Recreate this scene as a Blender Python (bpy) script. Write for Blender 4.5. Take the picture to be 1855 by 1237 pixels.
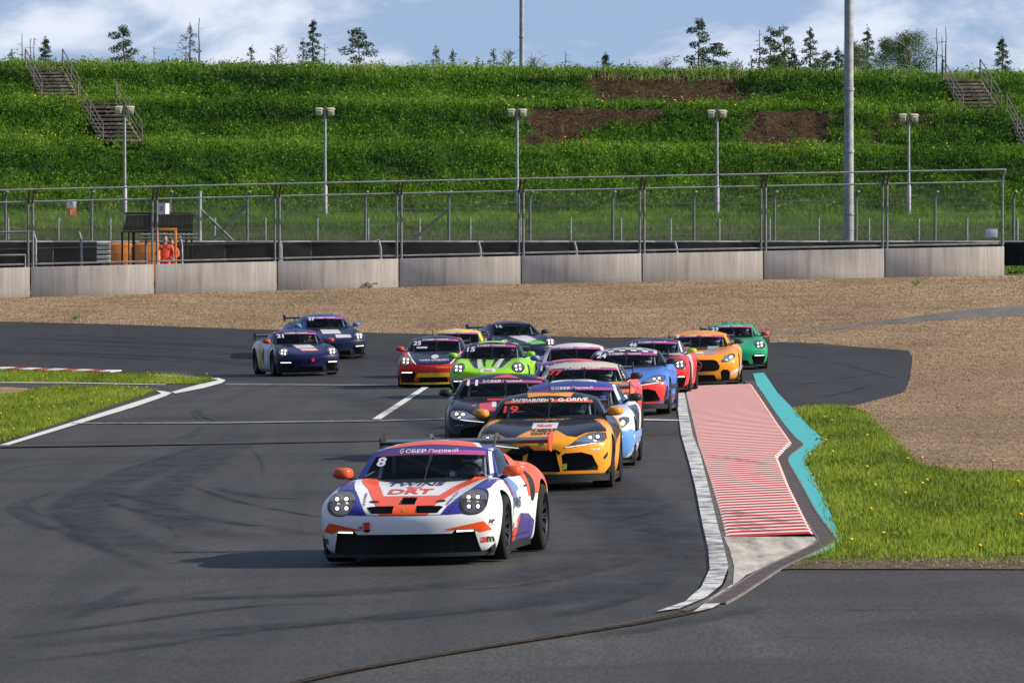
import bpy, bmesh, math, random
import numpy as np
from mathutils import Vector, Matrix
from mathutils.bvhtree import BVHTree

random.seed(7)
RNG = np.random.default_rng(11)
SC = bpy.context.scene
COL = SC.collection
for _o in list(bpy.data.objects):
    bpy.data.objects.remove(_o)

# ---------------------------------------------------------------- camera, world, sun, exposure
CAM_H = 3.2
FPX = 13400.0          # focal length in pixels of an 1855 px wide picture (a 260 mm lens)
HOR = 457.0            # picture row of the horizon
cam_data = bpy.data.cameras.new('camera')
cam_data.sensor_width = 36.0
cam_data.lens = FPX * 36.0 / 1855.0
cam_data.clip_start = 1.0
cam_data.clip_end = 9000.0
cam = bpy.data.objects.new('camera', cam_data)
COL.objects.link(cam)
cam.location = (0, 0, CAM_H)
cam.rotation_euler = (math.pi / 2 - math.atan((618.5 - HOR) / FPX), 0, 0)
SC.camera = cam

SUN_EL, SUN_AZ = math.radians(29.0), math.radians(94.0)     # azimuth from +Y (ahead) towards +X (right)
SUN_DIR = Vector((math.cos(SUN_EL) * math.sin(SUN_AZ), math.cos(SUN_EL) * math.cos(SUN_AZ), math.sin(SUN_EL)))
sun_data = bpy.data.lights.new('sun', 'SUN')
sun_data.energy = 5.0
sun_data.angle = math.radians(0.5)
sun_data.color = (1.0, 0.90, 0.74)
sun = bpy.data.objects.new('sun', sun_data)
COL.objects.link(sun)
sun.rotation_euler = SUN_DIR.to_track_quat('Z', 'Y').to_euler()
sun.location = (60, 20, 60)

SC.view_settings.view_transform = 'Standard'
SC.view_settings.look = 'None'
SC.view_settings.exposure = 0.52
SC.view_settings.gamma = 1.0
SC.view_settings.use_curve_mapping = False
SC.cycles.max_bounces = 8
SC.cycles.transparent_max_bounces = 24

world = bpy.data.worlds.new('World')
SC.world = world
world.use_nodes = True
def build_world():
    nt = world.node_tree
    N, L = nt.nodes, nt.links
    N.clear()
    out = N.new('ShaderNodeOutputWorld')
    bg = N.new('ShaderNodeBackground')
    bg.inputs['Strength'].default_value = 0.112
    tc = N.new('ShaderNodeTexCoord')
    # look a little higher into the sky model than the ray points: clear northern air, blue down to the horizon
    add = N.new('ShaderNodeVectorMath'); add.operation = 'ADD'
    add.inputs[1].default_value = (0, 0, 0.26)
    nrm = N.new('ShaderNodeVectorMath'); nrm.operation = 'NORMALIZE'
    L.new(tc.outputs['Generated'], add.inputs[0]); L.new(add.outputs[0], nrm.inputs[0])
    sky = N.new('ShaderNodeTexSky')
    sky.sky_type = 'NISHITA'
    sky.sun_disc = False
    sky.sun_elevation = SUN_EL
    sky.sun_rotation = SUN_AZ
    sky.air_density = 1.0
    sky.dust_density = 0.6
    sky.ozone_density = 1.6
    L.new(nrm.outputs[0], sky.inputs['Vector'])
    # clouds: noise over direction, flattened near the horizon
    mp = N.new('ShaderNodeMapping')
    mp.inputs['Scale'].default_value = (36, 36, 78)
    mp.inputs['Location'].default_value = (3.2, 1.4, 0.9)
    L.new(tc.outputs['Generated'], mp.inputs['Vector'])
    n1 = N.new('ShaderNodeTexNoise'); n1.inputs['Scale'].default_value = 1.0
    n1.inputs['Detail'].default_value = 9; n1.inputs['Roughness'].default_value = 0.55
    n1.inputs['Distortion'].default_value = 0.25
    L.new(mp.outputs[0], n1.inputs['Vector'])
    sep = N.new('ShaderNodeSeparateXYZ'); L.new(tc.outputs['Generated'], sep.inputs[0])
    # coverage: much cloud low down, opening into blue higher up, then constant broken cloud
    el = N.new('ShaderNodeMapRange'); el.inputs['From Min'].default_value = 0.0; el.inputs['From Max'].default_value = 0.10
    el.inputs['To Min'].default_value = 0.11; el.inputs['To Max'].default_value = -0.16
    L.new(sep.outputs['Z'], el.inputs['Value'])
    sm = N.new('ShaderNodeMath'); sm.operation = 'ADD'
    L.new(n1.outputs['Fac'], sm.inputs[0]); L.new(el.outputs[0], sm.inputs[1])
    rm = N.new('ShaderNodeMapRange'); rm.interpolation_type = 'SMOOTHSTEP'
    rm.inputs['From Min'].default_value = 0.49; rm.inputs['From Max'].default_value = 0.69
    rm.inputs['To Min'].default_value = 0.12; rm.inputs['To Max'].default_value = 0.85
    L.new(sm.outputs[0], rm.inputs['Value'])
    mx = N.new('ShaderNodeMix'); mx.data_type = 'RGBA'
    L.new(rm.outputs[0], mx.inputs['Factor'])
    L.new(sky.outputs['Color'], mx.inputs[6])
    mx.inputs[7].default_value = (5.6, 5.8, 6.6, 1)
    L.new(mx.outputs[2], bg.inputs['Color'])
    L.new(bg.outputs[0], out.inputs['Surface'])
build_world()

# ---------------------------------------------------------------- helpers
def tag(o, label=None, cat=None, group=None, kind=None):
    if label: o['label'] = label
    if cat: o['category'] = cat
    if group: o['group'] = group
    if kind: o['kind'] = kind
    return o

def empty(name, loc=(0, 0, 0), rot=(0, 0, 0), parent=None):
    o = bpy.data.objects.new(name, None)
    o.empty_display_size = 0.3
    COL.objects.link(o)
    o.location = loc
    o.rotation_euler = rot
    if parent: o.parent = parent
    return o

def link(name, me, parent=None, mat=None, loc=None, rot=None, scale=None):
    o = bpy.data.objects.new(name, me)
    COL.objects.link(o)
    if mat is not None:
        if isinstance(mat, (list, tuple)):
            if len(me.materials) == 0:
                for m in mat: me.materials.append(m)
        elif len(me.materials) == 0:
            me.materials.append(mat)
        else:
            o.material_slots[0].link = 'OBJECT'
            o.material_slots[0].material = mat
    if parent: o.parent = parent
    if loc is not None: o.location = loc
    if rot is not None: o.rotation_euler = rot
    if scale is not None: o.scale = scale
    return o

def bm_mesh(bm, name, smooth=None):
    me = bpy.data.meshes.new(name)
    bm.normal_update()
    bm.to_mesh(me); bm.free()
    if smooth is not None:
        shade(me, smooth)
    return me

def shade(me, angle):
    if len(me.polygons):
        me.polygons.foreach_set('use_smooth', [True] * len(me.polygons))
        me.set_sharp_from_angle(angle=math.radians(angle))
    return me

def np_mesh(name, verts, faces, smooth=False):
    """verts (n,3), faces (m,k) arrays -> mesh, fast."""
    verts = np.asarray(verts, dtype=np.float32); faces = np.asarray(faces, dtype=np.int32)
    me = bpy.data.meshes.new(name)
    k = faces.shape[1]
    me.vertices.add(len(verts)); me.vertices.foreach_set('co', verts.ravel())
    me.loops.add(faces.size); me.loops.foreach_set('vertex_index', faces.ravel())
    me.polygons.add(len(faces)); me.polygons.foreach_set('loop_start', np.arange(0, faces.size, k, dtype=np.int32))
    if smooth: me.polygons.foreach_set('use_smooth', np.ones(len(faces), dtype=bool))
    me.update(calc_edges=True)
    me.validate()
    return me

def add_box(bm, c, s, rot=None, mi=0, bev=0.0):
    r = bmesh.ops.create_cube(bm, size=1.0)
    vs = r['verts']
    M = Matrix.Translation(Vector(c)) @ (rot.to_4x4() if rot is not None else Matrix.Identity(4)) @ Matrix.Diagonal((s[0], s[1], s[2], 1))
    bmesh.ops.transform(bm, matrix=M, verts=vs)
    fs = {f for v in vs for f in v.link_faces}
    for f in fs: f.material_index = mi
    if bev > 0:
        es = list({e for f in fs for e in f.edges})
        bmesh.ops.bevel(bm, geom=es, offset=bev, segments=2, affect='EDGES', profile=0.5)
    return vs

def add_tube(bm, pts, r, seg=8, mi=0, cap=True, r2=None):
    """round tube along a polyline"""
    pts = [Vector(p) for p in pts]
    n = len(pts)
    rings = []
    prev = None
    for i, p in enumerate(pts):
        t = (pts[min(i + 1, n - 1)] - pts[max(i - 1, 0)]).normalized()
        ref = Vector((0, 0, 1)) if abs(t.z) < 0.9 else Vector((0, 1, 0))
        if prev is None:
            a = t.cross(ref).normalized()
        else:
            a = (prev - t * prev.dot(t)).normalized()
        prev = a
        b = t.cross(a)
        f = i / max(1, n - 1)
        rr = r if r2 is None else r + (r2 - r) * f
        if isinstance(r, (list, tuple)): rr = r[i]
        rings.append([bm.verts.new(p + (a * math.cos(2 * math.pi * k / seg) + b * math.sin(2 * math.pi * k / seg)) * rr) for k in range(seg)])
    for i in range(n - 1):
        for k in range(seg):
            f = bm.faces.new((rings[i][k], rings[i][(k + 1) % seg], rings[i + 1][(k + 1) % seg], rings[i + 1][k]))
            f.material_index = mi; f.smooth = True
    if cap:
        for rg, rev in ((rings[0], True), (rings[-1], False)):
            f = bm.faces.new(rg[::-1] if rev else rg); f.material_index = mi
    return rings

def add_lathe(bm, prof, seg=24, axis='X', mi=0, origin=(0, 0, 0)):
    """prof: list of (axial, radius). closed ring surface around the axis"""
    o = Vector(origin)
    rings = []
    for a, r in prof:
        ring = []
        for k in range(seg):
            c, s = math.cos(2 * math.pi * k / seg) * r, math.sin(2 * math.pi * k / seg) * r
            v = Vector((a, c, s)) if axis == 'X' else (Vector((c, s, a)) if axis == 'Z' else Vector((c, a, s)))
            ring.append(bm.verts.new(o + v))
        rings.append(ring)
    for i in range(len(prof) - 1):
        for k in range(seg):
            f = bm.faces.new((rings[i][k], rings[i][(k + 1) % seg], rings[i + 1][(k + 1) % seg], rings[i + 1][k]))
            f.material_index = mi; f.smooth = True
    return rings

def add_prism(bm, poly, d0, d1, plane='XZ', mi=0):
    """extrude a 2D polygon between depths d0 and d1"""
    def P(a, b, d):
        return Vector((a, d, b)) if plane == 'XZ' else (Vector((a, b, d)) if plane == 'XY' else Vector((d, a, b)))
    A = [bm.verts.new(P(a, b, d0)) for a, b in poly]
    B = [bm.verts.new(P(a, b, d1)) for a, b in poly]
    fs = [bm.faces.new(A), bm.faces.new(B[::-1])]
    n = len(poly)
    for i in range(n):
        fs.append(bm.faces.new((A[i], B[i], B[(i + 1) % n], A[(i + 1) % n])))
    for f in fs: f.material_index = mi
    bmesh.ops.recalc_face_normals(bm, faces=fs)
    return fs

# ---------------------------------------------------------------- materials
MATS = {}
def mat_new(name):
    m = bpy.data.materials.new(name); m.use_nodes = True
    nt = m.node_tree
    b = nt.nodes['Principled BSDF']
    return m, nt, b

def mat(name, col, rough=0.6, metal=0.0, coat=0.0, spec=0.5, var=0.0, vscale=6.0, bump=0.0, bscale=40.0):
    """plain procedural surface: colour with optional noise variation, relief"""
    if name in MATS: return MATS[name]
    m, nt, b = mat_new(name)
    N, L = nt.nodes, nt.links
    b.inputs['Base Color'].default_value = (*col, 1)
    b.inputs['Roughness'].default_value = rough
    b.inputs['Metallic'].default_value = metal
    b.inputs['Coat Weight'].default_value = coat
    b.inputs['Coat Roughness'].default_value = 0.05
    b.inputs['Specular IOR Level'].default_value = spec
    if var > 0 or bump > 0:
        tc = N.new('ShaderNodeTexCoord')
    if var > 0:
        nz = N.new('ShaderNodeTexNoise'); nz.inputs['Scale'].default_value = vscale; nz.inputs['Detail'].default_value = 5
        L.new(tc.outputs['Object'], nz.inputs['Vector'])
        mr = N.new('ShaderNodeMapRange'); mr.inputs['From Min'].default_value = 0.3; mr.inputs['From Max'].default_value = 0.7
        mr.inputs['To Min'].default_value = 1 - var; mr.inputs['To Max'].default_value = 1 + var
        L.new(nz.outputs['Fac'], mr.inputs['Value'])
        mx = N.new('ShaderNodeMix'); mx.data_type = 'RGBA'; mx.blend_type = 'MULTIPLY'; mx.inputs['Factor'].default_value = 1
        mx.inputs[6].default_value = (*col, 1)
        L.new(mr.outputs[0], mx.inputs[7]); L.new(mx.outputs[2], b.inputs['Base Color'])
    if bump > 0:
        n2 = N.new('ShaderNodeTexNoise'); n2.inputs['Scale'].default_value = bscale; n2.inputs['Detail'].default_value = 4
        L.new(tc.outputs['Object'], n2.inputs['Vector'])
        bp = N.new('ShaderNodeBump'); bp.inputs['Strength'].default_value = bump; bp.inputs['Distance'].default_value = 0.02
        L.new(n2.outputs['Fac'], bp.inputs['Height']); L.new(bp.outputs[0], b.inputs['Normal'])
    MATS[name] = m
    return m

def emit(name, col, strength):
    if name in MATS: return MATS[name]
    m, nt, b = mat_new(name)
    b.inputs['Base Color'].default_value = (0.8, 0.8, 0.8, 1)
    b.inputs['Emission Color'].default_value = (*col, 1)
    b.inputs['Emission Strength'].default_value = strength
    MATS[name] = m
    return m

def glass(name, tint=(0.35, 0.4, 0.42), refl=1.0):
    """thin tinted pane: see-through with a mirror-like film of reflection"""
    if name in MATS: return MATS[name]
    m = bpy.data.materials.new(name); m.use_nodes = True
    nt = m.node_tree; N, L = nt.nodes, nt.links
    N.clear()
    out = N.new('ShaderNodeOutputMaterial')
    tr = N.new('ShaderNodeBsdfTransparent'); tr.inputs['Color'].default_value = (*tint, 1)
    gl = N.new('ShaderNodeBsdfGlossy'); gl.inputs['Roughness'].default_value = 0.03
    fr = N.new('ShaderNodeFresnel'); fr.inputs['IOR'].default_value = 1.5
    mu = N.new('ShaderNodeMath'); mu.operation = 'MULTIPLY'; mu.inputs[1].default_value = refl
    mx = N.new('ShaderNodeMixShader')
    L.new(fr.outputs[0], mu.inputs[0]); L.new(mu.outputs[0], mx.inputs[0])
    L.new(tr.outputs[0], mx.inputs[1]); L.new(gl.outputs[0], mx.inputs[2]); L.new(mx.outputs[0], out.inputs[0])
    MATS[name] = m
    return m

def paint(name, col, rough=0.32, metal=0.0):
    """race-car paint or vinyl wrap: clear coat, faint road grime gathered in cloudy patches"""
    if name in MATS: return MATS[name]
    m, nt, b = mat_new(name)
    N, L = nt.nodes, nt.links
    tc = N.new('ShaderNodeTexCoord')
    nz = N.new('ShaderNodeTexNoise'); nz.inputs['Scale'].default_value = 3.0; nz.inputs['Detail'].default_value = 8; nz.inputs['Roughness'].default_value = 0.65
    L.new(tc.outputs['Object'], nz.inputs['Vector'])
    mr = N.new('ShaderNodeMapRange'); mr.inputs['From Min'].default_value = 0.42; mr.inputs['From Max'].default_value = 0.85
    mr.inputs['To Max'].default_value = 0.06
    L.new(nz.outputs['Fac'], mr.inputs['Value'])
    mx = N.new('ShaderNodeMix'); mx.data_type = 'RGBA'
    mx.inputs[6].default_value = (*col, 1); mx.inputs[7].default_value = (0.085, 0.075, 0.065, 1)
    # road film thrown up along the sills and bumpers
    sz = N.new('ShaderNodeSeparateXYZ'); L.new(tc.outputs['Object'], sz.inputs[0])
    lo = N.new('ShaderNodeMapRange'); lo.inputs['From Min'].default_value = .42; lo.inputs['From Max'].default_value = .08; lo.inputs['To Max'].default_value = .55
    L.new(sz.outputs['Z'], lo.inputs['Value'])
    lm = N.new('ShaderNodeMath'); lm.operation = 'MULTIPLY'; L.new(lo.outputs[0], lm.inputs[0]); L.new(nz.outputs['Fac'], lm.inputs[1])
    ad = N.new('ShaderNodeMath'); ad.operation = 'ADD'; L.new(lm.outputs[0], ad.inputs[0]); L.new(mr.outputs[0], ad.inputs[1])
    L.new(ad.outputs[0], mx.inputs['Factor']); L.new(mx.outputs[2], b.inputs['Base Color'])
    b.inputs['Roughness'].default_value = rough
    b.inputs['Metallic'].default_value = metal
    b.inputs['Coat Weight'].default_value = 0.32
    b.inputs['Specular IOR Level'].default_value = 0.12
    b.inputs['Coat Roughness'].default_value = 0.035
    MATS[name] = m
    return m
# ================================================================ THE SETTING
GK = [(-80, 0), (194, 0), (200, .015), (206, .07), (213, .26), (219, .56), (225, .90), (232, 1.30), (238, 1.66), (244, 2.02), (248, 2.16), (262, 2.3), (276, 2.45),
      (290, 2.7), (306, 3.1), (322, 3.66), (334, 4.45), (342, 5.0)]
TK = [(-80, .02), (244, .02), (262, 0), (342, 0)]
def _pl(K, d):
    if d <= K[0][0]: return K[0][1]
    for (a, x), (b, y) in zip(K, K[1:]):
        if d <= b: return x + (y - x) * (d - a) / (b - a)
    return K[-1][1]
def gz(x, d):
    """height of the ground: a cross-fall, and a bank rising beyond the bend"""
    xc = max(-40, min(40, x))
    return _pl(TK, d) * xc + _pl(GK, d)
def at(px, py, extra=0.0):
    """ground point seen at a pixel of the 1855 x 1237 photograph"""
    lo, hi = 20.0, 600.0
    f = lambda d: HOR + (CAM_H - extra - gz((px - 927.5) * d / FPX, d)) * FPX / d - py
    # walk out from the camera to the first place where the line of sight meets the ground
    d = 30.0
    while d < 340 and f(d) > 0: d += 1.0
    lo, hi = d - 1.0, d
    for _ in range(40):
        m = (lo + hi) / 2
        if f(m) > 0: lo = m
        else: hi = m
    return ((px - 927.5) * lo / FPX, lo)

KNOTS = [k[0] for k in GK if 190 < k[0] < 300]
def sheet(name, polys, lift, m, kind='structure', px=True, parent=None, fine=None):
    """flat sheet following the ground, lift metres above it"""
    bm = bmesh.new()
    for poly in polys:
        pts = [at(*p) for p in poly] if px else poly
        bm.faces.new([bm.verts.new((x, d, 0)) for x, d in pts])
    bmesh.ops.triangulate(bm, faces=bm.faces[:])
    ds = [v.co.y for v in bm.verts]
    cuts = [((0, k, 0), (0, 1, 0)) for k in KNOTS if min(ds) < k < max(ds)]
    cuts += [((k, 0, 0), (1, 0, 0)) for k in (-40, 40)]
    if fine:
        k = math.ceil(min(ds) / fine)
        while k * fine < max(ds): cuts.append(((0, k * fine, 0), (0, 1, 0))); k += 1
    for co, no in cuts:
        bmesh.ops.bisect_plane(bm, geom=bm.verts[:] + bm.edges[:] + bm.faces[:], plane_co=co, plane_no=no, dist=1e-5)
    for v in bm.verts: v.co.z = gz(v.co.x, v.co.y) + lift
    bmesh.ops.recalc_face_normals(bm, faces=bm.faces)
    for f in bm.faces:
        if f.normal.z < 0: f.normal_flip()
    o = link(name, bm_mesh(bm, name), parent, m)
    if kind and not parent: o['kind'] = kind
    return o

# ---------------------------------------------------------------- ground materials
def nodes(name):
    m, nt, b = mat_new(name)
    return m, nt, nt.nodes, nt.links, b
def ramp(N, stops):
    r = N.new('ShaderNodeValToRGB'); e = r.color_ramp.elements
    e[0].position, e[0].color = stops[0][0], (*stops[0][1], 1)
    e[1].position, e[1].color = stops[1][0], (*stops[1][1], 1)
    for p, c in stops[2:]:
        k = e.new(p); k.color = (*c, 1)
    return r
def noise_at(N, L, vec, scale, detail=6, rough=.6, dist=0.0):
    n = N.new('ShaderNodeTexNoise'); n.inputs['Scale'].default_value = scale; n.inputs['Detail'].default_value = detail
    n.inputs['Roughness'].default_value = rough; n.inputs['Distortion'].default_value = dist
    if vec is not None: L.new(vec, n.inputs['Vector'])
    return n
def mapping(N, L, src, scale=(1, 1, 1), rot=(0, 0, 0), loc=(0, 0, 0)):
    mp = N.new('ShaderNodeMapping'); mp.inputs['Scale'].default_value = scale; mp.inputs['Rotation'].default_value = rot; mp.inputs['Location'].default_value = loc
    L.new(src, mp.inputs['Vector']); return mp.outputs[0]
def mixc(N, L, fac, a, b, blend='MIX'):
    mx = N.new('ShaderNodeMix'); mx.data_type = 'RGBA'; mx.blend_type = blend
    for s, v in ((mx.inputs['Factor'], fac), (mx.inputs[6], a), (mx.inputs[7], b)):
        if hasattr(v, 'is_linked'): L.new(v, s)
        elif isinstance(v, tuple): s.default_value = (*v, 1)
        else: s.default_value = v
    return mx.outputs[2]

def asphalt(name, base, rubber=.5, seed=0.0):
    """worn racing asphalt: stone grain, long rubbered streaks along the driving direction, scuffs"""
    m, nt, N, L, b = nodes(name)
    tc = N.new('ShaderNodeTexCoord'); P = tc.outputs['Object']
    warp = noise_at(N, L, mapping(N, L, P, (.09, .018, 1), loc=(seed, seed, 0)), 1.0, 3)
    ww = N.new('ShaderNodeVectorMath'); ww.operation = 'MULTIPLY_ADD'
    L.new(warp.outputs['Color'], ww.inputs[0]); ww.inputs[1].default_value = (3.2, 0, 0); L.new(P, ww.inputs[2])
    st = noise_at(N, L, mapping(N, L, ww.outputs[0], (1.5, .022, 1), loc=(seed, 0, 0)), 1.0, 5, .62)
    cr = noise_at(N, L, mapping(N, L, ww.outputs[0], (.16, .16, 1), rot=(0, 0, .5)), 1.0, 6, .6, .8)
    gr = noise_at(N, L, mapping(N, L, P, (30, 3.2, 30)), 1.0, 4, .8)
    blot = noise_at(N, L, mapping(N, L, P, (.35, .07, 1)), 1.0, 4)
    dk = tuple(c * (1 - rubber * .62) for c in base); lt = tuple(c * 1.22 for c in base)
    r1 = ramp(N, [(.34, dk), (.62, base), (.78, lt)]); L.new(st.outputs['Fac'], r1.inputs[0])
    r2 = ramp(N, [(.33, (.62, .62, .63)), (.5, (1, 1, 1)), (.70, (1.22, 1.2, 1.17))]); L.new(cr.outputs['Fac'], r2.inputs[0])
    r3 = ramp(N, [(.33, (.52, .52, .52)), (.5, (1, 1, 1)), (.68, (1.55, 1.53, 1.5))]); L.new(gr.outputs['Fac'], r3.inputs[0])
    r4 = ramp(N, [(.3, (.88, .88, .9)), (.7, (1.1, 1.09, 1.07))]); L.new(blot.outputs['Fac'], r4.inputs[0])
    c = mixc(N, L, 1.0, r1.outputs[0], r2.outputs[0], 'MULTIPLY')
    c = mixc(N, L, 1.0, c, r3.outputs[0], 'MULTIPLY')
    c = mixc(N, L, 1.0, c, r4.outputs[0], 'MULTIPLY')
    L.new(c, b.inputs['Base Color'])
    b.inputs['Roughness'].default_value = .78
    b.inputs['Specular IOR Level'].default_value = .35
    bp = N.new('ShaderNodeBump'); bp.inputs['Strength'].default_value = .35; bp.inputs['Distance'].default_value = .01
    L.new(gr.outputs['Fac'], bp.inputs['Height']); L.new(bp.outputs[0], b.inputs['Normal'])
    return m

def gravel_mat(name, cols, scale=19.0):
    m, nt, N, L, b = nodes(name)
    tc = N.new('ShaderNodeTexCoord'); P = tc.outputs['Object']
    vo = N.new('ShaderNodeTexVoronoi'); vo.inputs['Scale'].default_value = scale
    L.new(mapping(N, L, P, (1, .35, 1)), vo.inputs['Vector'])
    r = ramp(N, [(0, cols[0]), (.45, cols[1]), (1, cols[2])])
    sp = N.new('ShaderNodeSeparateColor'); L.new(vo.outputs['Color'], sp.inputs[0]); L.new(sp.outputs[0], r.inputs[0])
    n = noise_at(N, L, mapping(N, L, P, (.22, .06, 1)), 1.0, 5)
    r2 = ramp(N, [(.3, (.78, .76, .74)), (.7, (1.16, 1.16, 1.16))]); L.new(n.outputs['Fac'], r2.inputs[0])
    fur = noise_at(N, L, mapping(N, L, P, (.5, 1.1, 1), rot=(0, 0, .25)), 1.0, 3)
    r3 = ramp(N, [(.38, (.82, .8, .78)), (.55, (1.04, 1.04, 1.04))]); L.new(fur.outputs['Fac'], r3.inputs[0])
    c = mixc(N, L, 1.0, r.outputs[0], r2.outputs[0], 'MULTIPLY'); c = mixc(N, L, 1.0, c, r3.outputs[0], 'MULTIPLY')
    L.new(c, b.inputs['Base Color']); b.inputs['Roughness'].default_value = .95; b.inputs['Specular IOR Level'].default_value = .1
    bp = N.new('ShaderNodeBump'); bp.inputs['Strength'].default_value = .5; bp.inputs['Distance'].default_value = .03
    L.new(vo.outputs['Distance'], bp.inputs['Height']); L.new(bp.outputs[0], b.inputs['Normal'])
    return m

def soil_mat(name, c0, c1, c2, scale=1.0):
    m, nt, N, L, b = nodes(name)
    tc = N.new('ShaderNodeTexCoord'); P = tc.outputs['Object']
    n = noise_at(N, L, mapping(N, L, P, (scale, scale, scale)), 1.0, 8, .65)
    r = ramp(N, [(.3, c0), (.5, c1), (.72, c2)]); L.new(n.outputs['Fac'], r.inputs[0])
    L.new(r.outputs[0], b.inputs['Base Color']); b.inputs['Roughness'].default_value = 1; b.inputs['Specular IOR Level'].default_value = .05
    bp = N.new('ShaderNodeBump'); bp.inputs['Strength'].default_value = .7; bp.inputs['Distance'].default_value = .1
    L.new(n.outputs['Fac'], bp.inputs['Height']); L.new(bp.outputs[0], b.inputs['Normal'])
    return m

def worn_paint(name, col, under, wear=.5, sx=3.0, sy=.6):
    """road paint scrubbed through to what lies beneath by tyres"""
    m, nt, N, L, b = nodes(name)
    tc = N.new('ShaderNodeTexCoord'); P = tc.outputs['Object']
    n = noise_at(N, L, mapping(N, L, P, (sx, sy, 1)), 1.0, 8, .7)
    g = noise_at(N, L, mapping(N, L, P, (40, 12, 1)), 1.0, 2)
    ad = N.new('ShaderNodeMath'); ad.operation = 'MULTIPLY_ADD'; ad.inputs[1].default_value = .25
    L.new(g.outputs['Fac'], ad.inputs[0]); L.new(n.outputs['Fac'], ad.inputs[2])
    mr = N.new('ShaderNodeMapRange'); mr.inputs['From Min'].default_value = .78 - wear * .28; mr.inputs['From Max'].default_value = .92 - wear * .22
    L.new(ad.outputs[0], mr.inputs['Value'])
    c = mixc(N, L, mr.outputs[0], col, under)
    L.new(c, b.inputs['Base Color']); b.inputs['Roughness'].default_value = .7
    return m

ASPH = asphalt('track_asphalt', (.041, .039, .038), .55)
ASPH_DARK = asphalt('rubbered_asphalt', (.022, .021, .022), .5, 3.1)
ASPH_OLD = asphalt('run_off_asphalt', (.055, .051, .048), .38, 7.7)
GRAVEL = gravel_mat('gravel_bed', ((.13, .09, .055), (.25, .17, .102), (.38, .275, .18)))
LANE = asphalt('lane_asphalt', (.15, .137, .122), .25, 5.0)
EARTH = soil_mat('earth_turf', (.035, .05, .012), (.06, .095, .02), (.10, .10, .045), 1.5)

# ---------------------------------------------------------------- ground sheets
def ground():
    xs = [-1500, -500, -150, -70, -40, 0, 40, 70, 150, 500, 1500]
    ds = [-80, 0, 60, 120, 190] + KNOTS + [300, 306, 322, 334, 342, 420, 700, 1500, 4000]
    ds = sorted(set(ds))
    V, Fc = [], []
    for d in ds:
        for x in xs: V.append((x, d, gz(x, d) - (0 if d <= 342 else (0 if d < 400 else 0))))
    n = len(xs)
    for a in range(len(ds) - 1):
        for b in range(n - 1):
            Fc.append((a * n + b, a * n + b + 1, (a + 1) * n + b + 1, (a + 1) * n + b))
    o = link('ground', np_mesh('ground', V, Fc), None, EARTH)
    o['kind'] = 'structure'
ground()

EDGE = [(-60, 582), (0, 583), (200, 588), (420, 596), (560, 600), (700, 604), (880, 608), (1090, 612), (1300, 612), (1394, 611)]
edge_pts = [at(*p) for p in EDGE]
# one asphalt sheet for the whole bend; the outer edge is where the gravel begins
sheet('track', [[(-60, 25), (60, 25), (60, 226), (14, 226)] + edge_pts[::-1] + [(-60, edge_pts[0][1] + 3)]], .006, ASPH, px=False)
# the darker, rubbered bend at the back
dark = [(-300, 694), (408, 690), (640, 697), (900, 698), (1200, 694), (1360, 692), (1404, 736), (1655, 732), (1655, 636), (1394, 619), (1300, 612), (1090, 612), (880, 608), (700, 604), (560, 600), (420, 596), (200, 588), (0, 583), (-300, 576)]
sheet('bend_surface', [dark], .010, ASPH_DARK)
# pale old asphalt bottom right
sheet('run_off', [[(480, 1290), (640, 1222), (860, 1178), (1100, 1134), (1210, 1110), (1320, 1078), (1358, 1052), (1415, 1036), (1440, 1031), (2400, 1031), (2400, 1290)]], .010, ASPH_OLD)
# gravel
GR = [(-60, edge_pts[0][1] + 3)] + edge_pts + [at(*p) for p in [(1394, 621), (1450, 621), (1520, 626), (1600, 632), (1646, 636), (1653, 648), (1648, 690), (1638, 712), (1560, 733), (1535, 737), (1565, 748), (1598, 778), (1635, 815), (1662, 843), (1720, 855), (1860, 858)]] + \
     [(14, at(1860, 858)[1]), (60, at(1860, 858)[1]), (60, 247), (-60, 247)]
gravel_sheet = sheet('gravel_trap', [GR], .014, GRAVEL, px=False)
sheet('gravel_patch', [[(-120, 700), (20, 702), (66, 705), (30, 714), (0, 718), (-120, 730)]], .014, GRAVEL)
sheet('service_path', [[(1388, 607), (1480, 597), (1600, 581), (1750, 562), (1950, 547), (1950, 568), (1750, 578), (1600, 588), (1500, 598), (1400, 608)]], .020, LANE)
# turf
TURF_R = [(1437, 742), (1490, 736), (1535, 737), (1565, 748), (1598, 778), (1635, 815), (1662, 843), (1720, 855), (1860, 858), (2300, 862), (2300, 1010), (1860, 1010), (1640, 1014), (1474, 1016), (1504, 1000), (1523, 984), (1517, 958), (1500, 914), (1478, 868), (1460, 836), (1474, 818), (1498, 800), (1470, 776)]
TURF_L = [(-500, 960), (-60, 824), (0, 803), (140, 757), (240, 724), (284, 709), (216, 701), (100, 702), (66, 705), (30, 714), (0, 718), (-500, 760)]
TURF_S = [(-400, 672), (0, 672), (120, 675), (240, 680), (330, 684), (388, 689), (362, 697), (200, 695), (0, 693), (-400, 690)]
for nm, pl in (('turf_verge', TURF_R), ('turf_verge', TURF_L), ('turf_strip', TURF_S)):
    sheet(nm, [pl], .018, EARTH)
# muddy stony edge below the right-hand turf
MUD = soil_mat('mud_edge', (.05, .04, .028), (.11, .085, .06), (.26, .21, .16), 6.0)
sheet('mud_edge', [[(1395, 1036), (1440, 1018), (1470, 1010), (1640, 1014), (1860, 1010), (2300, 1010), (2300, 1035), (1440, 1034)]], .022, MUD)

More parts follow.
